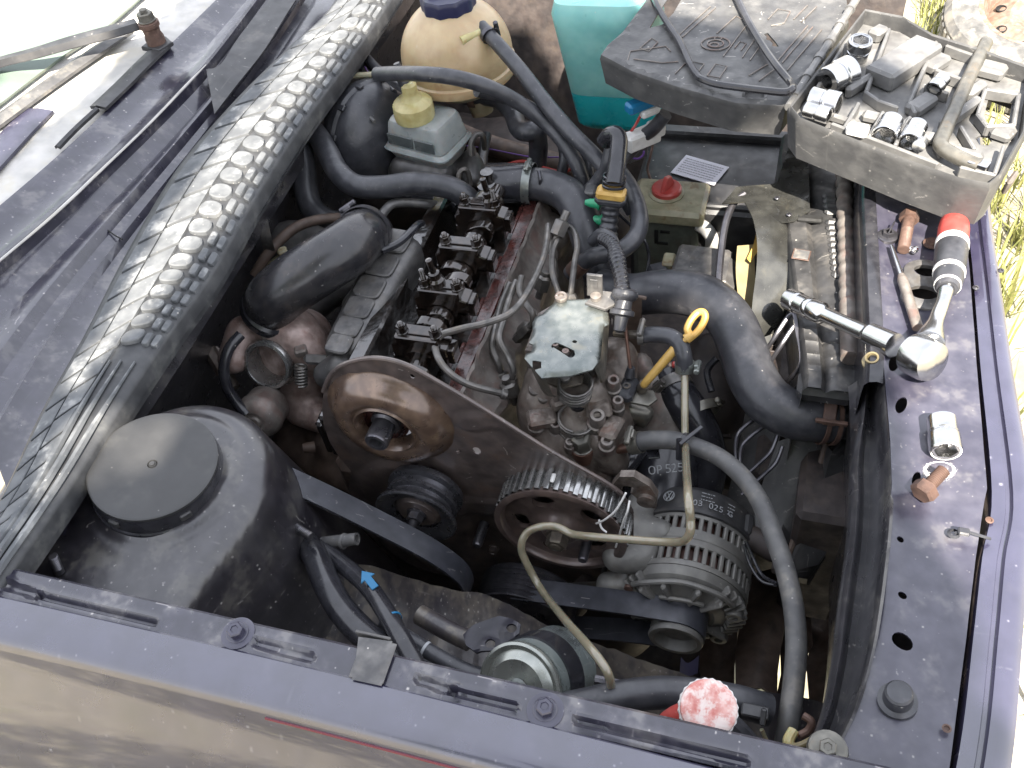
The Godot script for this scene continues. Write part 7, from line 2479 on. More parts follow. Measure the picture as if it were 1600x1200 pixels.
	g.tube([v3(-.0814, .8, -.7558), v3(-.0513, .77, -.7076), v3(-.0364, .76, -.6523)], .012, 10)
	part(t, "lower_shroud", g, M.dark)
	# wire guard brackets
	for q in [["wire_guard", "bent wire guard beside the ratchet socket", [v3(0, .865, -.6471), v3(-.0052, .885, -.6689), v3(.0035, .91, -.6779), v3(.0164, .925, -.6969), v3(.0236, .92, -.676), v3(.0303, .915, -.6427), v3(.0235, .89, -.643), v3(.0136, .862, -.647)], .0024], ["wire_guard", "lower wire guard under the thick radiator hose", [v3(-.0149, .82, -.568), v3(-.0205, .84, -.5926), v3(-.015, .85, -.604), v3(.006, .86, -.6232)], .0022], ["wire_guard", "short wire guard loop behind the fuel hose", [v3(-.0137, .81, -.5635), v3(.0041, .83, -.5764), v3(.0145, .84, -.5871), v3(.0185, .85, -.6004)], .0022]]:
		g = gz()
		g.tube(q[2], q[3], 8, 4)
		var off := v3(.006, -.004, .010)
		var p2 := []
		for p in q[2]: p2.append(p + off)
		g.tube(p2, q[3], 8, 4)
		solo(q[0], q[1], "wire bracket", g, M.steel_dark, "wire guards by the radiator")
	# air duct / end slab below the hose
	t = thing("radiator_duct", "dirty slanted black side duct below the radiator hose", "duct", v3(.0742, .62, -.5932))
	g = gz()
	g.sheet([Geo.smooth([v3(.02, .82, -.616), v3(.0104, .79, -.5785), v3(.0061, .76, -.5341)], 6), Geo.smooth([v3(.0473, .835, -.6245), v3(.0409, .795, -.5731), v3(.032, .765, -.5249)], 6), Geo.smooth([v3(.065, .825, -.6208), v3(.0563, .79, -.5757), v3(.0427, .755, -.528)], 6)], v3(0, -.01, 0))
	g.sheet([Geo.smooth([v3(.0643, .826, -.6199), v3(.0564, .789, -.5764), v3(.0428, .754, -.5286), v3(.0414, .745, -.5125)], 6), Geo.smooth([v3(.0717, .84, -.5981), v3(.0643, .8, -.5586), v3(.0506, .76, -.5168), v3(.0479, .75, -.5035)], 6), Geo.smooth([v3(.0957, .85, -.6315), v3(.1026, .8, -.582), v3(.0849, .77, -.5367), v3(.0671, .74, -.5098)], 6), Geo.smooth([v3(.105, .8, -.683), v3(.1112, .76, -.6036), v3(.0916, .72, -.563), v3(.073, .7, -.5318)], 6)], v3(0, -.01, 0))
	part(t, "duct_wall", g, M.duct, 50.0)
	g = gz()
	g.tube([v3(.0669, .832, -.6156), v3(.0586, .795, -.5703), v3(.0453, .758, -.5236)], .0035, 8, 6)
	part(t, "welded_seam", g, M.rust_dark)
	g = gz()
	g.skin([Geo.smooth([v3(-.0168, .8, -.6694), v3(-.0192, .77, -.6211), v3(-.025, .74, -.573)], 5), Geo.smooth([v3(.0236, .84, -.6609), v3(.0213, .8, -.6234), v3(.0103, .76, -.5428)], 5)])
	part(t, "dark_panel", g, M.duct)

# ------------------------------------------------------------------ loose tools on the front panel
func socket_geo(p: Vector3, d: Vector3, r: float, l: float, drive := .45, hex := .68) -> Geo:
	var g := gz()
	g.lathe([Vector2(r * drive * .7, l * .5), Vector2(r * drive, 0), Vector2(r * .84, 0), Vector2(r * .92, l * .03), Vector2(r * .92, l * .44), Vector2(r * .86, l * .46), Vector2(r * .86, l * .50), Vector2(r * .94, l * .52), Vector2(r, l * .56), Vector2(r, l * .96), Vector2(r * .93, l), Vector2(r * .82, l)], p, d, 36)
	var n := d.normalized()
	g.lathe([Vector2(r * .82, l), Vector2(r * hex, l * .985), Vector2(r * hex, l * .55), v2(0, l * .5)], p, n, 12, v2(.06, 6))
	return g

func front_tools() -> void:
	# ratchet with long extension
	var t := thing("ratchet", "shiny ratchet with a red ended grip and a long extension bar, over the front panel", "ratchet", v3(.1227, .995, -.5881))
	var a := v3(.0106, .948, -.6931)
	var b := v3(.119, 1.006, -.5794)
	var d := (b - a).normalized()
	var g := socket_geo(a + d * .030, -d, .0108, .030)
	part(t, "socket", g, M.chrome)
	g = gz()
	g.lathe([v2(0, .026), v2(.0085, .026), v2(.0100, .028), v2(.0105, .032), v2(.0095, .034), v2(.0105, .036), v2(.0105, .048), v2(.0085, .051), v2(.0072, .054), v2(.0072, .105), v2(.0080, .108), v2(.0105, .111), v2(.0108, .140), v2(0, .1405)], a, d, 36)
	part(t, "extension_bar", g, M.chrome)
	g = gz()
	var hc := b + d * .003
	g.lathe([v2(0, -.014), v2(.0135, -.014), v2(.0172, -.011), v2(.0180, -.006), v2(.0180, .006), v2(.0165, .011), v2(.010, .0135), v2(0, .014)], hc, d, 44)
	g.lathe([v2(.009, -.016), v2(.0115, -.016), v2(.0115, -.013)], hc, d, 24)
	part(t, "ratchet_head", g, M.chrome)
	g = gz()
	var s0 := hc + v3(0.004, .006, -.012)
	g.tube([s0, v3(.1314, 1.012, -.62), v3(.1367, 1.012, -.6429), v3(.14, 1.012, -.6613)], [.0125, .0062, .0058, .0066], 18, 6)
	part(t, "shank", g, M.chrome)
	g = gz()
	var h0 := v3(.14, 1.012, -.6581)
	var h1 := v3(.1496, 1.006, -.7626)
	var hd := (h1 - h0).normalized()
	var L := h0.distance_to(h1)
	g.lathe([v2(0, 0), v2(.0088, 0), v2(.0105, .004), v2(.0120, .010), v2(.0128, .016), v2(.0124, .024), v2(.0137, .032), v2(.0143, L * .55), v2(.0138, L * .62)], h0, hd, 32)
	part(t, "grip", g, M.rubber)
	for k in [[.003, .013, .0112], [.020, .027, .0136], [L * .56, L * .66, .0145]]:
		g = gz()
		g.lathe([Vector2(k[2] - .003, k[0]), Vector2(k[2], k[0] + .0015), Vector2(k[2], k[1] - .0015), Vector2(k[2] - .003, k[1])], h0, hd, 32)
		part(t, "worn_band", g, M.white)
	g = gz()
	g.lathe([v2(.0135, L * .65), v2(.0136, L * .85), v2(.0126, L * .95), v2(.009, L), v2(0, L * 1.01)], h0, hd, 32)
	part(t, "red_end", g, M.red)
	# sockets, bolts and rods
	g = socket_geo(v3(.1369, .997, -.5223), v3(.1398, .997, -.4913) - v3(.1369, .997, -.5223), .0122, .032)
	solo("loose_socket", "single chrome socket lying alone on the front panel below the ratchet", "socket", g, M.chrome)
	g = gz()
	var r0 := v3(.1121, .993, -.7786)
	var rd := (v3(.1077, .991, -.7326) - r0).normalized()
	g.lathe([v2(0, -.004), v2(.0078, -.004), v2(.0092, -.002), v2(.0092, .006), v2(0, .006)], r0, rd, 6)
	g.thread(r0 + rd * .005, rd, .0057, .042, .016)
	solo("rusty_bolt", "long rusty bolt lying near the red ended ratchet grip", "bolt", g, M.rust)
	g = gz()
	r0 = v3(.1242, .994, -.4514)
	rd = (v3(.1342, .996, -.4663) - r0).normalized()
	g.lathe([v2(0, -.004), v2(.008, -.004), v2(.0098, -.002), v2(.0098, .005), v2(0, .005)], r0, rd, 6)
	g.thread(r0 + rd * .004, rd, .0052, .020, .003)
	solo("rusty_bolt", "short brown bolt with its hexagon head towards the fender, below the lone socket", "bolt", g, M.rust)
	g = gz()
	g.lathe([v2(.0035, -.002), v2(.0098, -.002), v2(.0098, .0012), v2(.0075, .002), v2(.0035, .002)], v3(.0938, .987, -.7533), Vector3.UP, 24)
	g.lathe([v2(.0032, .001), v2(.006, .001), v2(.0055, .006), v2(.0032, .006)], v3(.0938, .987, -.7533), Vector3.UP, 6)
	g.tube([v3(.0934, .993, -.7498), v3(.0983, .996, -.7651)], .0008, 6, 1)
	solo("flange_nut", "small flanged nut with a thin pin leaning out of it", "nut", g, M.steel_dark)
	g = gz()
	g.lathe([v2(.003, 0), v2(.0075, 0), v2(.0075, .0012), v2(.003, .002)], v3(.1328, .987, -.7475), Vector3.UP, 20)
	g.lathe([v2(0, .001), v2(.005, .001), v2(.0045, .005), v2(0, .005)], v3(.1328, .987, -.7475), Vector3.UP, 6)
	solo("small_screw", "small dark screw head just left of the ratchet grip", "screw", g, M.rust)
	for q in [["tiny steel ball bearing end beside the foot of the rusty bolt", v3(.1123, .988, -.7331), .003], ["second tiny steel bead, nearer the oval holes", v3(.1168, .988, -.7319), .0035]]:
		g = gz()
		g.lathe([v2(0, 0), Vector2(q[2] * .8, .0005), Vector2(q[2], q[2]), Vector2(q[2] * .7, q[2] * 1.7), v2(0, q[2] * 2)], q[1], v3(.2, 1, .1), 14)
		solo("steel_bead", q[0], "bead", g, M.chrome)
	t = thing("extractor_rod", "thin steel rod with a thicker grey handle lying beside the oval holes", "tool", v3(.1195, .99, -.6308))
	g = gz()
	g.tube([v3(.0967, .992, -.7336), v3(.1062, .993, -.6905)], [.0017, .0024], 12, 1)
	part(t, "rod", g, M.chrome)
	g = gz()
	g.tube([v3(.1056, .993, -.6922), v3(.1068, .993, -.6863)], [.003, .0046], 14, 1)
	g.tube([v3(.1068, .993, -.6863), v3(.12, .993, -.6263)], .0046, 16, 1)
	part(t, "handle", g, M.alu)
	g = gz()
	g.tube([v3(.1468, .988, -.4228), v3(.1536, .992, -.4228), v3(.1647, .99, -.4225), v3(.1709, .986, -.4242)], .0012, 6)
	g.box(v3(.1521, .991, -.4231), v3(.008, .004, .006), .001)
	g.lathe([v2(.002, 0), v2(.0045, .0), v2(.003, .002)], v3(.1464, .986, -.4235), Vector3.UP, 14)
	solo("cable_tie", "thin black cable tie poking out at the outer edge of the front panel", "cable tie", g, M.rubber)

# ------------------------------------------------------------------ tool case
func tool_case() -> void:
	var yb := 1.005
	var yt := 1.045
	var t := thing("tool_case", "open dusty black plastic socket case lying across the front corner of the car", "tool case", v3(-.012, 1, -.9169))
	# lid half
	var lid := [v2(-.2314, -.9649), v2(-.228, -.988), v2(-.2172, -1.0167), v2(-.2057, -1.0773), v2(-.1926, -1.1747), v2(.025, -1.1824), v2(.0352, -1.0579), v2(-.0189, -.8799), v2(-.069, -.8811), v2(-.1332, -.9061), v2(-.1897, -.9339)]
	var fn := FastNoiseLite.new()
	fn.seed = 31
	fn.frequency = 9.0
	var hole := [v2(-.1868, -1.0291), v2(-.1814, -1.0723), v2(-.1768, -1.1045), v2(-.1595, -1.1086), v2(-.1647, -1.064), v2(-.1736, -1.036)]
	var slit := [v2(-.0547, -1.0232), v2(-.0508, -1.0264), v2(-.0405, -1.0072), v2(-.0334, -.9911), v2(-.0394, -.9962), v2(-.047, -1.0096)]
	var ridge := func(p: Vector2) -> float:
		var e := 1.0
		for i in lid.size(): e = minf(e, seg_d(p, lid[i], lid[(i + 1) % lid.size()]))
		return -.0025 * smoothstep(.006, .010, e) - .003 * (1.0 - smoothstep(0.0, .004, e)) + fn.get_noise_2d(p.x, p.y) * .001
	var g := gz()
	g.plate(lid, [hole, slit], .008, ridge, v3(0, yt, 0), Vector3.RIGHT, Vector3.BACK, -.002)
	var lp := part(t, "lid", g, M.case, 40.0)
	g = gz()
	var ra := PackedVector3Array()
	var rb := PackedVector3Array()
	var rc := PackedVector3Array()
	var n := lid.size()
	var ctr := Vector2.ZERO
	for p in lid: ctr += p / n
	var dense := []
	for i in n:
		for s in 6: dense.append(lid[i].lerp(lid[(i + 1) % n], s / 6.0))
	for p in dense:
		ra.append(Vector3(p.x, yt - .003, p.y)); rb.append(Vector3(p.x, yt - .008, p.y) + Vector3(p.x - ctr.x, 0, p.y - ctr.y).normalized() * .0015); rc.append(Vector3(p.x, yb, p.y) - Vector3(p.x - ctr.x, 0, p.y - ctr.y).normalized() * .004)
	g.skin([ra, rb, rc], false, true)
	part(t, "lid_wall", g, M.case)
	# moulded outlines of the missing tools on the lid
	var draws := [[v3(-.1984, 1.0434, -.9523), v3(-.1988, 1.0434, -.9731), v3(-.1608, 1.0434, -.9873), v3(-.1532, 1.0434, -.9766)], [v3(-.1892, 1.0434, -.9809), v3(-.1799, 1.0434, -1.0031), v3(-.171, 1.0434, -.9951), v3(-.1777, 1.0434, -.9747), v3(-.1892, 1.0434, -.9809)], [v3(-.1406, 1.0434, -.9302), v3(-.1308, 1.0434, -.9577), v3(-.1123, 1.0434, -.9525), v3(-.1189, 1.0434, -.9255)], [v3(-.1056, 1.0434, -.9293), v3(-.0999, 1.0434, -.9535), v3(-.0868, 1.0434, -.9493), v3(-.0919, 1.0434, -.9253), v3(-.1056, 1.0434, -.9293)], [v3(-.1502, 1.0434, -1.0124), v3(-.1232, 1.0434, -1.0818)], [v3(-.1452, 1.0434, -1.0084), v3(-.1168, 1.0434, -1.0791)], [v3(-.1073, 1.0434, -1.0197), v3(-.0906, 1.0434, -1.0607), v3(-.0824, 1.0434, -1.0537)], [v3(-.0833, 1.0434, -.9888), v3(-.0793, 1.0434, -1.0031), v3(-.0718, 1.0434, -.9994), v3(-.0757, 1.0434, -.9839)], [v3(-.0726, 1.0434, -.9691), v3(-.0632, 1.0434, -1.0113), v3(-.054, 1.0434, -1.0035), v3(-.0637, 1.0434, -.9645)], [v3(-.0344, 1.0434, -.9655), v3(-.0083, 1.0434, -1.0437)], [v3(-.0293, 1.0434, -.9619), v3(-.0026, 1.0434, -1.0412)], [v3(-.0226, 1.0434, -.9468), v3(.0075, 1.0434, -1.0361)], [v3(-.0936, 1.0434, -.9702), v3(-.0764, 1.0434, -1.0393)], [v3(-.0535, 1.0434, -1.0555), v3(-.045, 1.0434, -1.0801), v3(-.03, 1.0434, -1.0749), v3(-.0348, 1.0434, -1.0478), v3(-.0485, 1.0434, -1.0411)], [v3(-.0249, 1.0434, -1.0572), v3(-.0118, 1.0434, -1.0911)], [v3(-.016, 1.0434, -1.0519), v3(-.0015, 1.0434, -1.0886)], [v3(-.192, 1.0434, -.9569), v3(-.1583, 1.0434, -.9514), v3(-.1411, 1.0434, -.9555)], [v3(-.0616, 1.0434, -.9331), v3(-.0439, 1.0434, -.9581)], [v3(-.0498, 1.0434, -.9239), v3(-.0326, 1.0434, -.9538)]]
	g = gz()
	for dl in draws:
		g.tube(dl, .0007, 5, 1)
	for q in [[v3(-.1057, 1.0434, -.997), .016], [v3(-.1057, 1.0434, -.997), .009], [v3(-.1067, 1.0434, -.9941), .005], [v3(-.1044, 1.0434, -1.0084), .004]]:
		var c: Vector3 = q[0]
		var pts := []
		for i in 25: pts.append(c + Vector3(cos(TAU * i / 24), 0, sin(TAU * i / 24) * .9) * float(q[1]))
		g.tube(pts, .0008, 5, 1)
	part(lp, "moulded_outlines", g, M.alu)
	g = gz()
	g.lathe([v2(.012, -.004), v2(.013, .002), v2(.010, .003), v2(.009, -.002), v2(0, -.003)], v3(-.0513, 1.043, -.8945), v3(0, 1, .3), 24)
	part(lp, "thumb_catch", g, M.case)
	# hinge
	g = gz()
	var ha := v3(-.015, 1.05, -.8653)
	var hb := v3(.0485, 1.05, -1.1242)
	g.tube([ha, hb], .0045, 10, 1)
	for k in 7:
		var p := ha.lerp(hb, (k + .5) / 7.0)
		g.tube([p, p.lerp(hb, .06)], .0058, 12, 1)
	part(t, "hinge", g, M.case_tray)
	# tray half
	var y2 := 1.042
	var tray := [v2(-.0125, -.8553), v2(.0511, -1.0542), v2(.0902, -1.0408), v2(.1207, -1.0043), v2(.1626, -.9799), v2(.2138, -.9443), v2(.1989, -.8346), v2(.1749, -.7653), v2(.1655, -.7509), v2(.142, -.7555), v2(.0989, -.7774), v2(.0471, -.8074), v2(-.0023, -.8359)]
	var big := [v2(.1761, -.9154), v2(.1976, -.9106), v2(.192, -.8719), v2(.1747, -.8657), v2(.17, -.8784)]
	var rnd := [v2(.1613, -.8427), v2(.1661, -.8485), v2(.1734, -.8472), v2(.1759, -.8401), v2(.1722, -.8323), v2(.1644, -.8325)]
	g = gz()
	g.plate(tray, [big, rnd], .008, func(p: Vector2) -> float: return fn.get_noise_2d(p.x * 2.0, p.y * 2.0) * .0015, v3(0, y2, 0), Vector3.RIGHT, Vector3.BACK, -.002)
	var tp := part(t, "tray", g, M.case_tray, 45.0)
	ra = PackedVector3Array(); rb = PackedVector3Array(); rc = PackedVector3Array()
	var rd := PackedVector3Array()
	var re := PackedVector3Array()
	n = tray.size()
	ctr = Vector2.ZERO
	for p in tray: ctr += p / n
	for i in n:
		for s in 6:
			var p: Vector2 = tray[i].lerp(tray[(i + 1) % n], s / 6.0)
			var o := Vector3(p.x - ctr.x, 0, p.y - ctr.y).normalized()
			ra.append(Vector3(p.x, y2 - .004, p.y) - o * .002); re.append(Vector3(p.x, 1.0575, p.y) - o * .001); rb.append(Vector3(p.x, 1.059, p.y) + o * .001); rc.append(Vector3(p.x, 1.053, p.y) + o * .0035); rd.append(Vector3(p.x, yb + .005, p.y) - o * .002)
	g = gz()
	g.skin([ra, re, rb, rc, rd], false, true)
	part(t, "tray_wall", g, M.case)
	# raised plateaus between the bays
	for q in [[v3(.093, 1.042, -.9564), .034, .085, .020, -.62], [v3(.067, 1.042, -1.0203), .016, .020, .014, -.62], [v3(.127, 1.042, -.9644), .016, .030, .012, -.62], [v3(.1114, 1.042, -.886), .018, .034, .012, -.62], [v3(.1466, 1.042, -.8715), .010, .06, .014, -.62], [v3(.1513, 1.042, -.8083), .03, .010, .010, -.3], [v3(.0654, 1.042, -.8608), .018, .012, .010, -.3], [v3(.0956, 1.042, -.8473), .010, .022, .010, -.45], [v3(.1178, 1.042, -.8314), .016, .012, .010, -.3], [v3(.1778, 1.042, -.9563), .03, .022, .012, -.4], [v3(.0541, 1.042, -.9182), .008, .05, .014, -.62], [v3(.0289, 1.042, -.8569), .05, .006, .010, -.42], [v3(.1845, 1.042, -.8463), .02, .02, .010, -.5], [v3(.1614, 1.042, -.9164), .012, .03, .012, -.62]]:
		g = gz()
		g.box(q[0] + v3(0, q[3] * .5, 0), Vector3(q[1], q[3], q[2]), .003, Basis(Vector3.UP, q[4]))
		part(tp, "moulded_block", g, M.case_tray)
	for q in [[v3(.0778, 1.048, -1.0239), v3(.0583, 1.048, -.8969), v3(.071, 1.048, -.8817), v3(.0882, 1.048, -.8719)], [v3(.126, 1.048, -1.0029), v3(.1119, 1.048, -.9404), v3(.1, 1.048, -.8834), v3(.1049, 1.048, -.8646)], [v3(.1704, 1.048, -.9122), v3(.2003, 1.048, -.9058), v3(.1928, 1.048, -.8521), v3(.1691, 1.048, -.8474), v3(.1618, 1.048, -.8661), v3(.1704, 1.048, -.9122)], [v3(.136, 1.048, -.9931), v3(.163, 1.048, -.9747), v3(.1513, 1.048, -.9269), v3(.1255, 1.048, -.9441)], [v3(.1791, 1.048, -.9785), v3(.2091, 1.048, -.9561)], [v3(.1534, 1.048, -.9392), v3(.1389, 1.048, -.8748), v3(.1244, 1.048, -.8192), v3(.1288, 1.048, -.8053)], [v3(.0293, 1.048, -.8366), v3(.0893, 1.048, -.8027), v3(.1241, 1.048, -.7826)], [v3(.1448, 1.048, -.7792), v3(.1725, 1.048, -.771), v3(.1821, 1.048, -.8155)], [v3(.0517, 1.048, -.8752), v3(.0404, 1.048, -.8312)], [v3(.0752, 1.048, -.8616), v3(.0645, 1.048, -.8209)], [v3(.1002, 1.048, -.8552), v3(.088, 1.048, -.8088)], [v3(.0369, 1.048, -1.01), v3(.0208, 1.048, -.9401), v3(.0034, 1.048, -.8738)], [v3(.1464, 1.048, -.8438), v3(.1566, 1.048, -.8105)], [v3(.1156, 1.048, -.9141), v3(.1347, 1.048, -.9018)]]:
		g = gz()
		for i in q.size() - 1:
			var e: Vector3 = q[i + 1] - q[i]
			g.box((q[i] + q[i + 1]) * .5, Vector3(e.length() + .003, .012, .004), .0012, Basis(e.normalized(), Vector3.UP, e.normalized().cross(Vector3.UP)))
		part(tp, "moulded_wall", g, M.case_tray)
	g = gz()
	g.box(v3(.1904, 1.035, -.786), v3(.016, .022, .005), .002, Basis(Vector3.UP, 1.1).rotated(Vector3.RIGHT, .4))
	part(t, "latch", g, M.alu)
	# tools in the tray
	g = socket_geo(v3(.0471, 1.043, -.9767), v3(.05, 1, .12), .0125, .024)
	solo("case_socket", "socket standing upright with its open mouth showing, beside the case hinge", "socket", g, M.chrome)
	g = socket_geo(v3(.0191, 1.058, -.9032), v3(.0531, 1.058, -.9258) - v3(.0199, 1.058, -.8889), .0165, .032)
	solo("case_socket", "fattest socket, lying on its side next to the hinge", "socket", g, M.chrome)
	g = socket_geo(v3(.0048, 1.058, -.8721), v3(.0384, 1.058, -.8672) - v3(.0043, 1.058, -.8791), .0125, .030)
	solo("case_socket", "middle sized socket lying between the fattest one and the case front wall", "socket", g, M.chrome)
	g = socket_geo(v3(.0013, 1.058, -.8521), v3(.0276, 1.058, -.8412) - v3(.0013, 1.058, -.8521), .0085, .026)
	solo("case_socket", "thinnest socket lying right at the front wall near the hinge", "socket", g, M.chrome)
	g = socket_geo(v3(.0834, 1.054, -.8443), v3(.0754, 1.054, -.8091) - v3(.0834, 1.054, -.8443), .0125, .028)
	solo("case_socket", "left one of two sockets pointing their mouths at the front wall", "socket", g, M.chrome)
	g = socket_geo(v3(.1067, 1.054, -.8391), v3(.0972, 1.054, -.7991) - v3(.1067, 1.054, -.8391), .0110, .030)
	solo("case_socket", "right one of two sockets pointing their mouths at the front wall", "socket", g, M.chrome)
	g = socket_geo(v3(.1304, 1.058, -.9204), v3(.1237, 1.055, -.9081) - v3(.1304, 1.058, -.9204), .0085, .018)
	solo("case_socket", "small socket propped between grey plateaus beside the angled bar", "socket", g, M.chrome)
	g = gz()
	g.lathe([v2(0, 0), v2(.0055, 0), v2(.006, .001), v2(.006, .014), v2(0, .0145)], v3(.1105, 1.058, -.8072), v3(-.3, .3, 1), 18)
	solo("bit_adapter", "tiny bright adapter beside the right hand front sockets", "adapter", g, M.chrome)
	g = gz()
	g.box(v3(.0525, 1.056, -.8238), v3(.020, .010, .013), .002, Basis(Vector3.UP, -.3))
	solo("bit_holder", "little pale square holder next to the left front socket", "holder", g, M.white)
	t = thing("angled_drive_bar", "long angled steel drive bar lying in its channel of the case", "drive bar", v3(.1284, 1.05, -.8126))
	g = gz()
	g.tube([v3(.1742, 1.054, -1.0009), v3(.156, 1.054, -.9317), v3(.1398, 1.054, -.8667), v3(.1282, 1.054, -.8192), v3(.1286, 1.054, -.8068), v3(.1362, 1.054, -.7975), v3(.1491, 1.054, -.7871), v3(.1596, 1.054, -.7805)], .0068, 20, 5)
	part(t, "bent_bar", g, M.zinc_dull)
	g = gz()
	g.box(v3(.1586, 1.054, -.7813), v3(.018, .0105, .0105), .001, Basis(Vector3.UP, -.42))
	part(t, "square_drive", g, M.chrome)
	# the valve cover gasket thrown over the lid
	g = gz()
	g.tube([v3(-.2077, 1.049, -1.1313), v3(-.1841, 1.048, -1.0695), v3(-.1635, 1.048, -1.025), v3(-.1453, 1.048, -.99), v3(-.1266, 1.048, -.9434), v3(-.1149, 1.048, -.9207), v3(-.1081, 1.049, -.9119), v3(-.0934, 1.05, -.9027), v3(-.0712, 1.052, -.8952), v3(-.0374, 1.06, -.8779), v3(-.0195, 1.064, -.8707), v3(-.0138, 1.065, -.8767), v3(-.0176, 1.055, -.905), v3(-.0325, 1.054, -.9343), v3(-.0525, 1.05, -.9834), v3(-.0788, 1.049, -1.0507), v3(-.1076, 1.049, -1.1355)], .0040, 10, 8)
	solo("cover_gasket", "thin glossy black valve cover gasket draped in a loop over the case lid", "gasket", g, M.rubber_gloss)

# ------------------------------------------------------------------ near side: strut cap, filter, hoses
func near_side() -> void:
	var c := v3(-.5004, .988, -.3593)
	var ax := v3(.12, 1, .02).normalized()
	var t := thing("strut_cap", "round matt black cap on the strut tower", "cap", c + v3(0, -.03, 0))
	var g := gz()
	g.lathe([v2(0, .0002), v2(.003, .0002), v2(.0038, -.0012), v2(.0045, .0), v2(.030, .0008), v2(.0540, .0), v2(.0558, -.001), v2(.0562, -.003)], c, ax, 96)
	g.lathe([v2(.0028, .0), v2(.0022, .0014), v2(0, .0016)], c, ax, 16)
	part(t, "disc", g, M.cap_black)
	g = gz()
	g.lathe([v2(.0540, -.0035), v2(.0555, -.006), v2(.0570, -.012), v2(.0575, -.020), v2(.0590, -.0215), v2(.0590, -.024), v2(.055, -.026)], c, ax, 96)
	part(t, "skirt", g, M.rubber_gloss)
	var pu := Geo.perp(ax)
	for a in [.62, 1.72, 3.3, 4.9]:
		var d := Vector3(cos(a), 0, sin(a))
		d = (d - ax * d.dot(ax)).normalized()
		g = gz()
		g.box(c + d * .0568 - ax * .0125, v3(.0035, .008, .0105), .0012, Basis(d, ax, d.cross(ax)))
		part(t, "moulded_lug", g, M.plastic)
	# grey clip over the fender flange
	g = gz()
	var k0 := v3(-.2424, 1.003, -.2419)
	g.skin([PackedVector3Array([v3(-.2522, 1.0035, -.242), v3(-.2269, 1.0035, -.2442)]), PackedVector3Array([v3(-.2476, 1.0035, -.2258), v3(-.2249, 1.0035, -.2262)]), PackedVector3Array([v3(-.2445, 1.0035, -.2113), v3(-.2226, 1.0035, -.2117)])])
	g.box(v3(-.2421, .998, -.2455), v3(.027, .014, .002), .0005)
	g.box(v3(-.2354, 1.0028, -.228), v3(.0255, .0012, .030), .0004, Basis(Vector3.UP, .02))
	solo("plastic_clip", "square grey plastic clip folded over the fender flange", "clip", g, M.alu_dark)
	# fuel filter
	var f0 := v3(-.154, .9, -.2701)
	var f1 := v3(-.1308, .838, -.3278)
	var d := (f1 - f0).normalized()
	t = thing("fuel_filter", "silvery green fuel filter can with a black mounting band behind the fender", "fuel filter", f0.lerp(f1, .5) + v3(0, -.04, 0))
	var R := .0355
	g = gz()
	g.lathe([v2(0, .002), v2(.018, .001), v2(.024, -.001), v2(.0285, .002), v2(.0305, .004), Vector2(R - .001, 0.0017), Vector2(R + .0012, 0.0026), Vector2(R + .0015, 0.0051), Vector2(R, 0.0064), Vector2(R, 0.0102)], f0, d, 64)
	part(t, "front_end", g, M.filter_end)
	g = gz()
	g.lathe([Vector2(R, 0.0064), Vector2(R, 0.0697), Vector2(R - .004, 0.0756), Vector2(R - .012, 0.0782), v2(0, .079)], f0, d, 64)
	part(t, "can", g, M.filter)
	g = gz()
	g.lathe([Vector2(R, 0.0221), Vector2(R + .0018, 0.0221), Vector2(R + .0018, 0.0442), Vector2(R, 0.0442)], f0, d, 64)
	part(t, "mounting_band", g, M.rubber_gloss)
	var up := (Vector3.UP - d * d.y).normalized()
	var sd := d.cross(up)
	print_lines(t, f0 + d * .054 + up * (R + .0002), sd * -1.0, d, .030, 4, .003, M.ink)
	g = gz()
	g.lathe([v2(.0, -.012), v2(.0045, -.012), v2(.0048, -.006), v2(.0065, 0), v2(.009, .001)], f0, d, 22)
	g.tube([f0 - d * .010, f0 - d * .013 - v3(.004, 0, 0), v3(-.1635, .893, -.2763)], .0045, 12, 4)
	part(t, "inlet_elbow", g, M.zinc)
	part(t, "hose_clip", clamp_geo(v3(-.1735, .882, -.2822), v3(1, 0, .1), .0075, .012, Vector3.UP), M.zinc_dull)
	g = gz()
	g.skin([PackedVector3Array([v3(-.2062, .885, -.2823), v3(-.1934, .885, -.2841)]), PackedVector3Array([v3(-.205, .882, -.2806), v3(-.1868, .882, -.2791)])])
	solo("shiny_label_tag", "small shiny tag on the black hose beside the filter", "tag", g, M.zinc)
	# filter bracket with two holes
	g = gz()
	var bo := [v2(-.2132, -.3092), v2(-.205, -.3187), v2(-.1871, -.3304), v2(-.1775, -.3302), v2(-.1667, -.3255), v2(-.1656, -.3175), v2(-.1721, -.3092), v2(-.1804, -.2982), v2(-.1958, -.2946), v2(-.2066, -.2991)]
	var q1 := v3(-.1729, .895, -.32)
	var q2 := v3(-.1873, .895, -.3011)
	g.plate(bo, [arc2(q1.x, q1.z, .0045, .004, 16), arc2(q2.x + .001, q2.z - .002, .0042, .004, 16)], .005, func(p: Vector2) -> float: return .004 * (1.0 - smoothstep(.006, .011, p.distance_to(Vector2(q1.x, q1.z)))) + .004 * (1.0 - smoothstep(.006, .011, p.distance_to(Vector2(q2.x, q2.z)))) - .012 * smoothstep(-.205, -.225, p.x), v3(0, .895, 0), Vector3.RIGHT, Vector3.BACK, -.0025)
	solo("filter_bracket", "dark blue metal bracket with two round holes behind the filter", "bracket", g, M.bracket_dark)
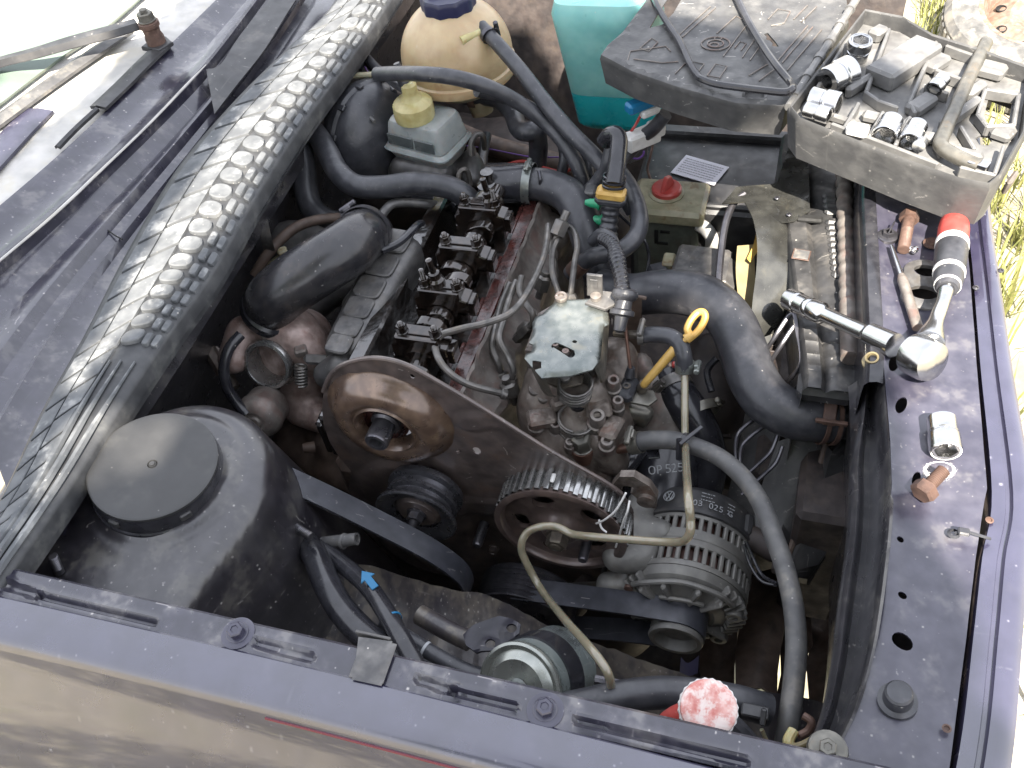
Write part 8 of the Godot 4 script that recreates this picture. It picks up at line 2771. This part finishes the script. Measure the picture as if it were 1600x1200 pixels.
	# hoses under the fender edge
	var hs := [["fat glossy black hose hugging the suspension tower", [v3(-.4084, .86, -.3853), v3(-.3754, .88, -.3585), v3(-.3461, .89, -.3275), v3(-.317, .895, -.3028), v3(-.2842, .9, -.2837), v3(-.2439, .9, -.2673), v3(-.2111, .89, -.2628)], .0125, M.rubber_gloss], ["black hose carrying a small blue arrow", [v3(-.3795, .87, -.3728), v3(-.3358, .885, -.349), v3(-.3031, .9, -.328), v3(-.2754, .91, -.3041), v3(-.2533, .915, -.2832), v3(-.2302, .915, -.2608), v3(-.2125, .91, -.2458)], .0082, M.rubber_gloss], ["slim black hose running to the inlet of the fuel filter", [v3(-.2868, .88, -.3082), v3(-.2579, .885, -.2971), v3(-.2266, .882, -.2881), v3(-.1993, .882, -.2819), v3(-.1735, .882, -.2822)], .0072, M.rubber], ["short dusty pipe in the inner wing above the filter hose", [v3(-.265, .865, -.3302), v3(-.235, .865, -.3213), v3(-.2127, .865, -.316)], .009, M.grimy]]
	for q in hs:
		g = gz()
		g.tube(q[1], q[2], 16, 7)
		solo("wing_hose", q[0], "hose", g, q[3])
	t = thing("arrow_mark", "small bright blue arrow on the black hose beside the tower", "marking", v3(-.3015, .91, -.3302))
	g = gz()
	var ap := v3(-.3016, .9115, -.33)
	var ad := (v3(-.311, .9115, -.3368) - ap).normalized()
	g.prism([v2(.012, 0), v2(.002, .007), v2(.002, .0032), v2(-.010, .0032), v2(-.010, -.0032), v2(.002, -.0032), v2(.002, -.007)], ap, ad, Vector3.UP.cross(ad), .0012, .0003)
	part(t, "arrow", g, M.blue)
	g = gz()
	var rp := v3(-.2692, .912, -.2997)
	g.lathe([v2(.0083, -.001), v2(.0088, -.001), v2(.0088, .001), v2(.0083, .001)], rp + v3(.0, -.0015, 0), v3(-.2533, .915, -.2832) - v3(-.2754, .91, -.3041), 20)
	part(t, "blue_ring", g, M.blue)
	g = gz()
	var hp := v3(-.2367, .8835, -.2886)
	g.lathe([v2(.0073, -.0012), v2(.0077, -.0012), v2(.0077, .0012), v2(.0073, .0012)], v3(-.2419, .8835, -.292), v3(-.2266, .882, -.2881) - v3(-.2579, .885, -.2971), 18)
	solo("pale_hose_ring", "narrow pale ring on the slim filter hose", "marking", g, M.print_grey)
	g = gz()
	g.tube([v3(-.3784, .87, -.378), v3(-.359, .88, -.3779), v3(-.3406, .885, -.3808)], .0058, 14, 4, [], false, .0018)
	g.lathe([v2(.0045, 0), v2(.0075, 0), v2(.0075, .003), v2(.0045, .003)], v3(-.356, .88, -.3786), v3(1, .1, .1), 14)
	solo("open_hose_end", "open grey rubber hose end pointing out beside the tower studs", "hose", g, M.rubber_grey)
	g = gz()
	g.tube([v3(-.1152, .9, -.2635), v3(-.0963, .905, -.2699), v3(-.0714, .905, -.2819), v3(-.044, .9, -.2936), v3(-.0179, .895, -.2998), v3(.0109, .89, -.304), v3(.0355, .88, -.3062)], .0125, 18, 7)
	solo("wing_hose", "fat dusty black hose lying in the inner wing left of the red worn cap", "hose", g, M.rubber)
	g = gz()
	g.tube([v3(-.0998, .875, -.3024), v3(-.0635, .875, -.3037), v3(-.0335, .87, -.309)], .004, 8)
	g.tube([v3(-.0965, .872, -.299), v3(-.0628, .872, -.3003)], .004, 8)
	solo("steel_lines", "pair of thin steel lines behind the fat hose", "pipe", g, M.steel_dark)
	# red and white filler cap
	t = thing("red_filler_cap", "worn filler cap, its red paint flaked to white, just inside the fender", "cap", v3(-.0083, .93, -.2694))
	g = gz()
	var rc := v3(-.007, .985, -.2545)
	var ra := v3(.10, 1, .30).normalized()
	g.lathe([v2(0, 0), v2(.012, .0006), v2(.0165, .0), v2(.0185, -.0015), v2(.0190, -.004), v2(.0190, -.012), v2(.0175, -.0135), v2(.0172, -.020)], rc, ra, 48)
	part(t, "cap_top", g, M.red_worn)
	g = gz()
	g.lathe([v2(.0182, -.005), v2(.0197, -.0055), v2(.0197, -.0125), v2(.018, -.013)], rc, ra, 48, v2(.02, 24))
	part(t, "cap_edge", g, M.white)
	g = gz()
	g.tube([rc - ra * .016, v3(-.0236, .955, -.2575), v3(-.0337, .935, -.2585)], [.012, .009, .008], 16, 4)
	part(t, "neck", g, M.red)
	var ws := [["black corrugated lead under the red worn cap", [v3(.0079, .93, -.2695), v3(.018, .92, -.2663), v3(.0312, .9, -.2629)], .008, M.rubber], ["pale wire twisted at the fender corner", [v3(.0315, .9, -.2821), v3(.0374, .89, -.2777), v3(.045, .885, -.2755)], .0016, M.olive], ["orange brown wire at the fender corner", [v3(.0345, .91, -.2665), v3(.0477, .91, -.2688), v3(.0584, .91, -.2728), v3(.0684, .915, -.2793)], .0026, M.yellow_dull], ["cream sleeve bent beside the orange brown wire", [v3(.0536, .905, -.2845), v3(.0508, .905, -.2752), v3(.058, .9, -.2703)], .0042, M.cap_yellow], ["rusty wire curl just below the fat fuel hose", [v3(.0594, .905, -.2975), v3(.0655, .905, -.2941), v3(.0638, .9, -.2888), v3(.0578, .9, -.2835)], .003, M.rust]]
	for q in ws:
		g = gz()
		g.tube(q[1], q[2], 10, 7)
		solo("corner_wire", q[0], "wire", g, q[3])
	g = gz()
	g.box(v3(.0313, .9, -.2929), v3(.004, .03, .012), .001, Basis(Vector3.RIGHT, .5))
	g.box(v3(.0253, .905, -.2924), v3(.02, .004, .010), .001)
	solo("wire_holder", "small black plastic wire holder beside the fat fuel hose", "clip", g, M.plastic)
	g = gz()
	g.skin([Geo.smooth([v3(-.0361, .875, -.3372), v3(-.0299, .87, -.3353), v3(-.0222, .875, -.3415)], 4), Geo.smooth([v3(-.0358, .86, -.3307), v3(-.0282, .86, -.3291), v3(-.0214, .86, -.3329)], 4)])
	solo("sheet_tab", "curled purple sheet metal tab on the inner wing lip below the alternator", "bracket", g, M.paint)

# ------------------------------------------------------------------ made-up unseen tree, added to cast shade on the engine
func added_shade_tree() -> void:
	var t := thing("added_shade_tree", "made up leafy tree added out of view behind the camera to shade the engine", "tree", v3(.1, 0, 2.9))
	var r := RandomNumberGenerator.new()
	r.seed = 5
	var g := gz()
	g.tube([v3(.1, -.05, 2.9), v3(.13, .8, 2.88), v3(.05, 1.7, 2.8), v3(.1, 2.6, 2.6), v3(.0, 3.6, 2.4)], [.17, .13, .115, .10, .05], 14, 5)
	part(t, "trunk", g, M.bark)
	g = gz()
	for q in [[v3(.07, 1.9, 2.78), v3(-.2, 2.4, 2.0), v3(-.35, 2.75, 1.2), v3(-.5, 2.9, .5)], [v3(.09, 2.2, 2.7), v3(.3, 2.6, 2.0), v3(.35, 2.85, 1.2), v3(.3, 2.95, .6)], [v3(.09, 2.5, 2.6), v3(-.6, 2.9, 2.3), v3(-1.1, 3.1, 1.8)], [v3(.09, 2.6, 2.6), v3(.6, 3.0, 2.8), v3(1.1, 3.2, 2.9)], [v3(-.2, 2.4, 2.0), v3(-.5, 2.6, 1.5), v3(-.8, 2.7, 1.0)]]:
		g.tube(q, [.05, .035, .018], 8, 5)
	part(t, "limbs", g, M.bark)
	var lf := gz()
	var i0 := lf.vert(v3(0, 0, -.04)); var i1 := lf.vert(v3(.022, .004, -.01)); var i2 := lf.vert(v3(.016, .002, .025)); var i3 := lf.vert(v3(0, -.004, .045)); var i4 := lf.vert(v3(-.016, .002, .025)); var i5 := lf.vert(v3(-.022, .004, -.01))
	lf.quad(i0, i1, i2, i3); lf.quad(i0, i3, i4, i5)
	var spots := []
	# boughs: leaves fill drawn shade outlines and are left out over drawn sunlit ones
	var shade := [[v2(-.5256, -.0341), v2(-.796, -.3493), v2(-.6206, -.4524), v2(-.6031, -.5175), v2(-.5933, -.6118), v2(-.5983, -.7331), v2(-.6041, -.8739), v2(-.6044, -1.0238), v2(-.5871, -1.1269), v2(-.582, -1.279), v2(-.4261, -1.3066), v2(-.3486, -1.2333), v2(-.2944, -1.2004), v2(-.2311, -1.1531), v2(-.165, -1.1174), v2(-.0873, -1.0853), v2(-.02, -1.0765), v2(.0544, -1.0137), v2(.1318, -.9581), v2(.1318, -.8876), v2(.0578, -.9373), v2(-.0103, -.9609), v2(-.0677, -.9227), v2(-.0673, -.8507), v2(-.0479, -.7069), v2(-.0136, -.6487), v2(.0182, -.588), v2(.0718, -.6214), v2(.0973, -.5945), v2(.1128, -.4601), v2(.1574, -.3585), v2(.1757, -.2119)], [v2(-.9267, -1.2409), v2(-.9292, -1.0758), v2(-.9268, -.913), v2(-.9471, -.7043), v2(-.9621, -.543), v2(-.796, -.3493), v2(-.6206, -.4524), v2(-.6531, -.5818), v2(-.6668, -.7481), v2(-.6708, -.9168), v2(-.6704, -1.0853), v2(-.6791, -1.2538)], [v2(-1.1136, -.8385), v2(-1.062, -.9484), v2(-1.0289, -.8866), v2(-.9694, -.7475), v2(-.9968, -.6912)]]
	var lit := [[v2(-.5838, -.3348), v2(-.4848, -.4171), v2(-.5193, -.442), v2(-.5875, -.4293), v2(-.6039, -.3865)], [v2(-.2308, -.617), v2(-.2334, -.6781), v2(-.1603, -.6992), v2(-.1411, -.6364), v2(-.1806, -.612)], [v2(-.0935, -.6715), v2(-.0822, -.7016), v2(-.0536, -.6779), v2(-.0686, -.6308)]]
	var sd := sun_dir()
	var inner := []
	for q in shade: inner.append_array(Geometry2D.offset_polygon(PackedVector2Array(q), -.012))
	var outer := []
	for q in lit: outer.append_array(Geometry2D.offset_polygon(PackedVector2Array(q), .012))
	for k in 34000:
		var p := Vector2(lerpf(-1.15, .40, r.randf()), lerpf(-1.45, .10, r.randf()))
		var ok := false
		for q in inner:
			if Geometry2D.is_point_in_polygon(p, q): ok = true
		for q in outer:
			if Geometry2D.is_point_in_polygon(p, q): ok = false
		if not ok: continue
		spots.append(Vector3(p.x, .95, p.y) + sd * (1.95 + r.randf() * .45) / sd.y)
	var boughs := spots.size()
	for k in 5000:
		var a := r.randf() * TAU
		var e := pow(r.randf(), .4) * 1.5
		spots.append(Vector3(cos(a) * e + .1, 3.2 + (r.randf() - .5) * 1.3, sin(a) * e + 3.0))
	var mm := MultiMesh.new()
	mm.transform_format = MultiMesh.TRANSFORM_3D
	mm.mesh = lf.done(v3(.1, 0, 2.9) * 0.0)
	mm.instance_count = spots.size()
	for i in spots.size():
		var b := Basis(Vector3.UP, r.randf() * TAU) * Basis(Vector3.RIGHT, (r.randf() - .5) * 1.3) * Basis(Vector3.BACK, (r.randf() - .5) * 1.3)
		mm.set_instance_transform(i, Transform3D(b.scaled(Vector3.ONE * ((.42 + r.randf() * .3) if i < boughs else (.8 + r.randf() * .6))), spots[i] - v3(.1, 0, 2.9)))
	var mi := MultiMeshInstance3D.new()
	mi.name = "crown"
	mi.multimesh = mm
	mi.material_override = M.leaf
	mi.set_meta("kind", "stuff")
	t.add_child(mi)
